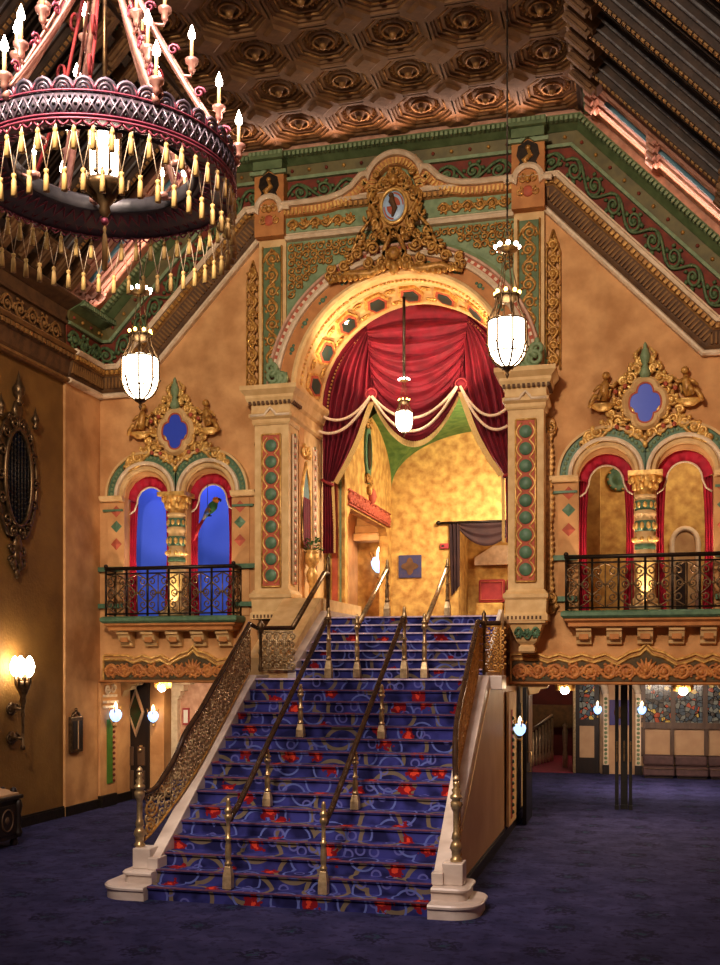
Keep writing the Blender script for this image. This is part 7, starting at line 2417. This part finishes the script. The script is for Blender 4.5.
# cove lights hidden behind the crown moulding
zc = 10.93+1.56
lamp('AREA', 'cove light', (XC, YB-.24, zc), 40, (1, .66, .50), 6.0, target=(XC, YB-2.2, zc+.75), sy=.12)
for sg in (-1, 1):
    pp = offset_path(PATH, 1.55)
    a, b = (pp[1], pp[2]) if sg < 0 else (pp[4], pp[3])
    m_ = ((a[0]+b[0])/2, (a[1]+b[1])/2)
    o = lamp('AREA', 'cove light', (m_[0], YB-.26, m_[1]), 25, (1, .62, .52), 3.6, sy=.12)
    ux, uz = (b[0]-a[0]), (b[1]-a[1]); L = math.hypot(ux, uz); X_ = Vector((ux/L, 0, uz/L))
    nrm = Vector((-X_.z, 0, X_.x)); 
    if nrm.z < 0: nrm = -nrm
    Zl = -(nrm*.34+Vector((0, -.94, 0))).normalized(); Yl = Zl.cross(X_).normalized(); X2 = Yl.cross(Zl)
    o.rotation_euler = Matrix((X2, Yl, Zl)).transposed().to_euler()
# arch tunnel and hall
for k in range(5):
    a = PI*(k+.5)/5
for x in (XA-1.55, XA+1.55): lamp('SPOT', 'soffit uplight', (x, 19.3, 8.08), 190, (1, .80, .54), .06, target=(XA, 19.8, 10), spot=2.2)
lamp('SPOT', 'curtain flood', (XA, 18.6, 9.6), 105, (1, .80, .66), .15, target=(XA, 20.6, 7.6), spot=1.9)
lamp('AREA', 'hall light', (-2.2, 21.6, 7.3), 210, WHITE, 1.0, target=(-4.6, 24.6, 6.0))
lamp('AREA', 'hall ceiling light', (-3.3, 23.0, 6.9), 55, WHITE, 1.2, target=(-3.6, 24, 3.7))
lamp('AREA', 'hall floor light', (-3.6, 21.4, 6.4), 90, WHITE, 1.0, target=(-3.7, 18, 3.4))
lamp('POINT', 'lounge light', (ox0+1.9, 26.0, 6.2), 55, WHITE, .15)
lamp('POINT', 'passage light', (-6.25, 23.0, 6.3), 30, WARM, .1)
lamp('AREA', 'gallery light', (1.2, 20.6, 7.7), 85, WHITE, 1.4, target=(.6, 22.6, 5.2))
# window niches
for wc, e in ((WINC[0], 26), (WINC[1], 30)):
    lamp('SPOT', 'column uplight', (wc, YB-.38, 3.9), e*2.2, (1, .82, .5), .05, target=(wc, YB+.05, 5.6), spot=1.1)
    for s in (-1, 1):
        lamp('SPOT', 'window downlight', (wc+s*.665, YB-.30, 3.92), e*3.6, (1, .80, .66), .05, target=(wc+s*.665, YB+.3, 6.6), spot=1.2)
lamp('AREA', 'backdrop light', (WINC[0], YB+.50, 6.95), 22, (.35, .45, 1.0), 1.8, target=(WINC[0], YB+.7, 4), sy=.2)
# lower halls
lamp('AREA', 'corridor light', (-10.0, 22.8, 2.48), 120, (1, .80, .58), 1.6, target=(-10.0, 23.8, 0))
lamp('AREA', 'corner light', (-9.2, 19.75, 2.48), 24, WARM, .5, target=(-9.8, 19.6, 0))
lamp('AREA', 'far hall light', (.5, 24.6, 2.48), 210, (1, .82, .68), 3, target=(.6, 26.2, 0), sy=1.2)
lamp('POINT', 'stairwell light', (fx(540), 31.5, 2.3), 40, WARM, .2)
lamp('AREA', 'entry light', (0, 19.7, 2.48), 60, WARM, 2.2, target=(0, 19.2, 0), sy=.3)

w = bpy.data.worlds.new('ambient'); bpy.context.scene.world = w; w.use_nodes = True
bg = w.node_tree.nodes['Background']; bg.inputs[0].default_value = (1, .72, .52, 1); bg.inputs[1].default_value = .03

cam = bpy.data.cameras.new('camera'); co = bpy.data.objects.new('camera', cam); COL.objects.link(co)
co.location = (0, 0, EYE); co.rotation_euler = (PI/2, 0, TH)
cam.sensor_fit = 'AUTO'; cam.sensor_width = 36; cam.lens = F*36/965
cam.shift_y = (HV-482.5)/965
cam.clip_end = 200
bpy.context.scene.camera = co
sc = bpy.context.scene
sc.view_settings.view_transform = 'Standard'
sc.view_settings.look = 'None'
sc.view_settings.exposure = .42
sc.view_settings.gamma = .88
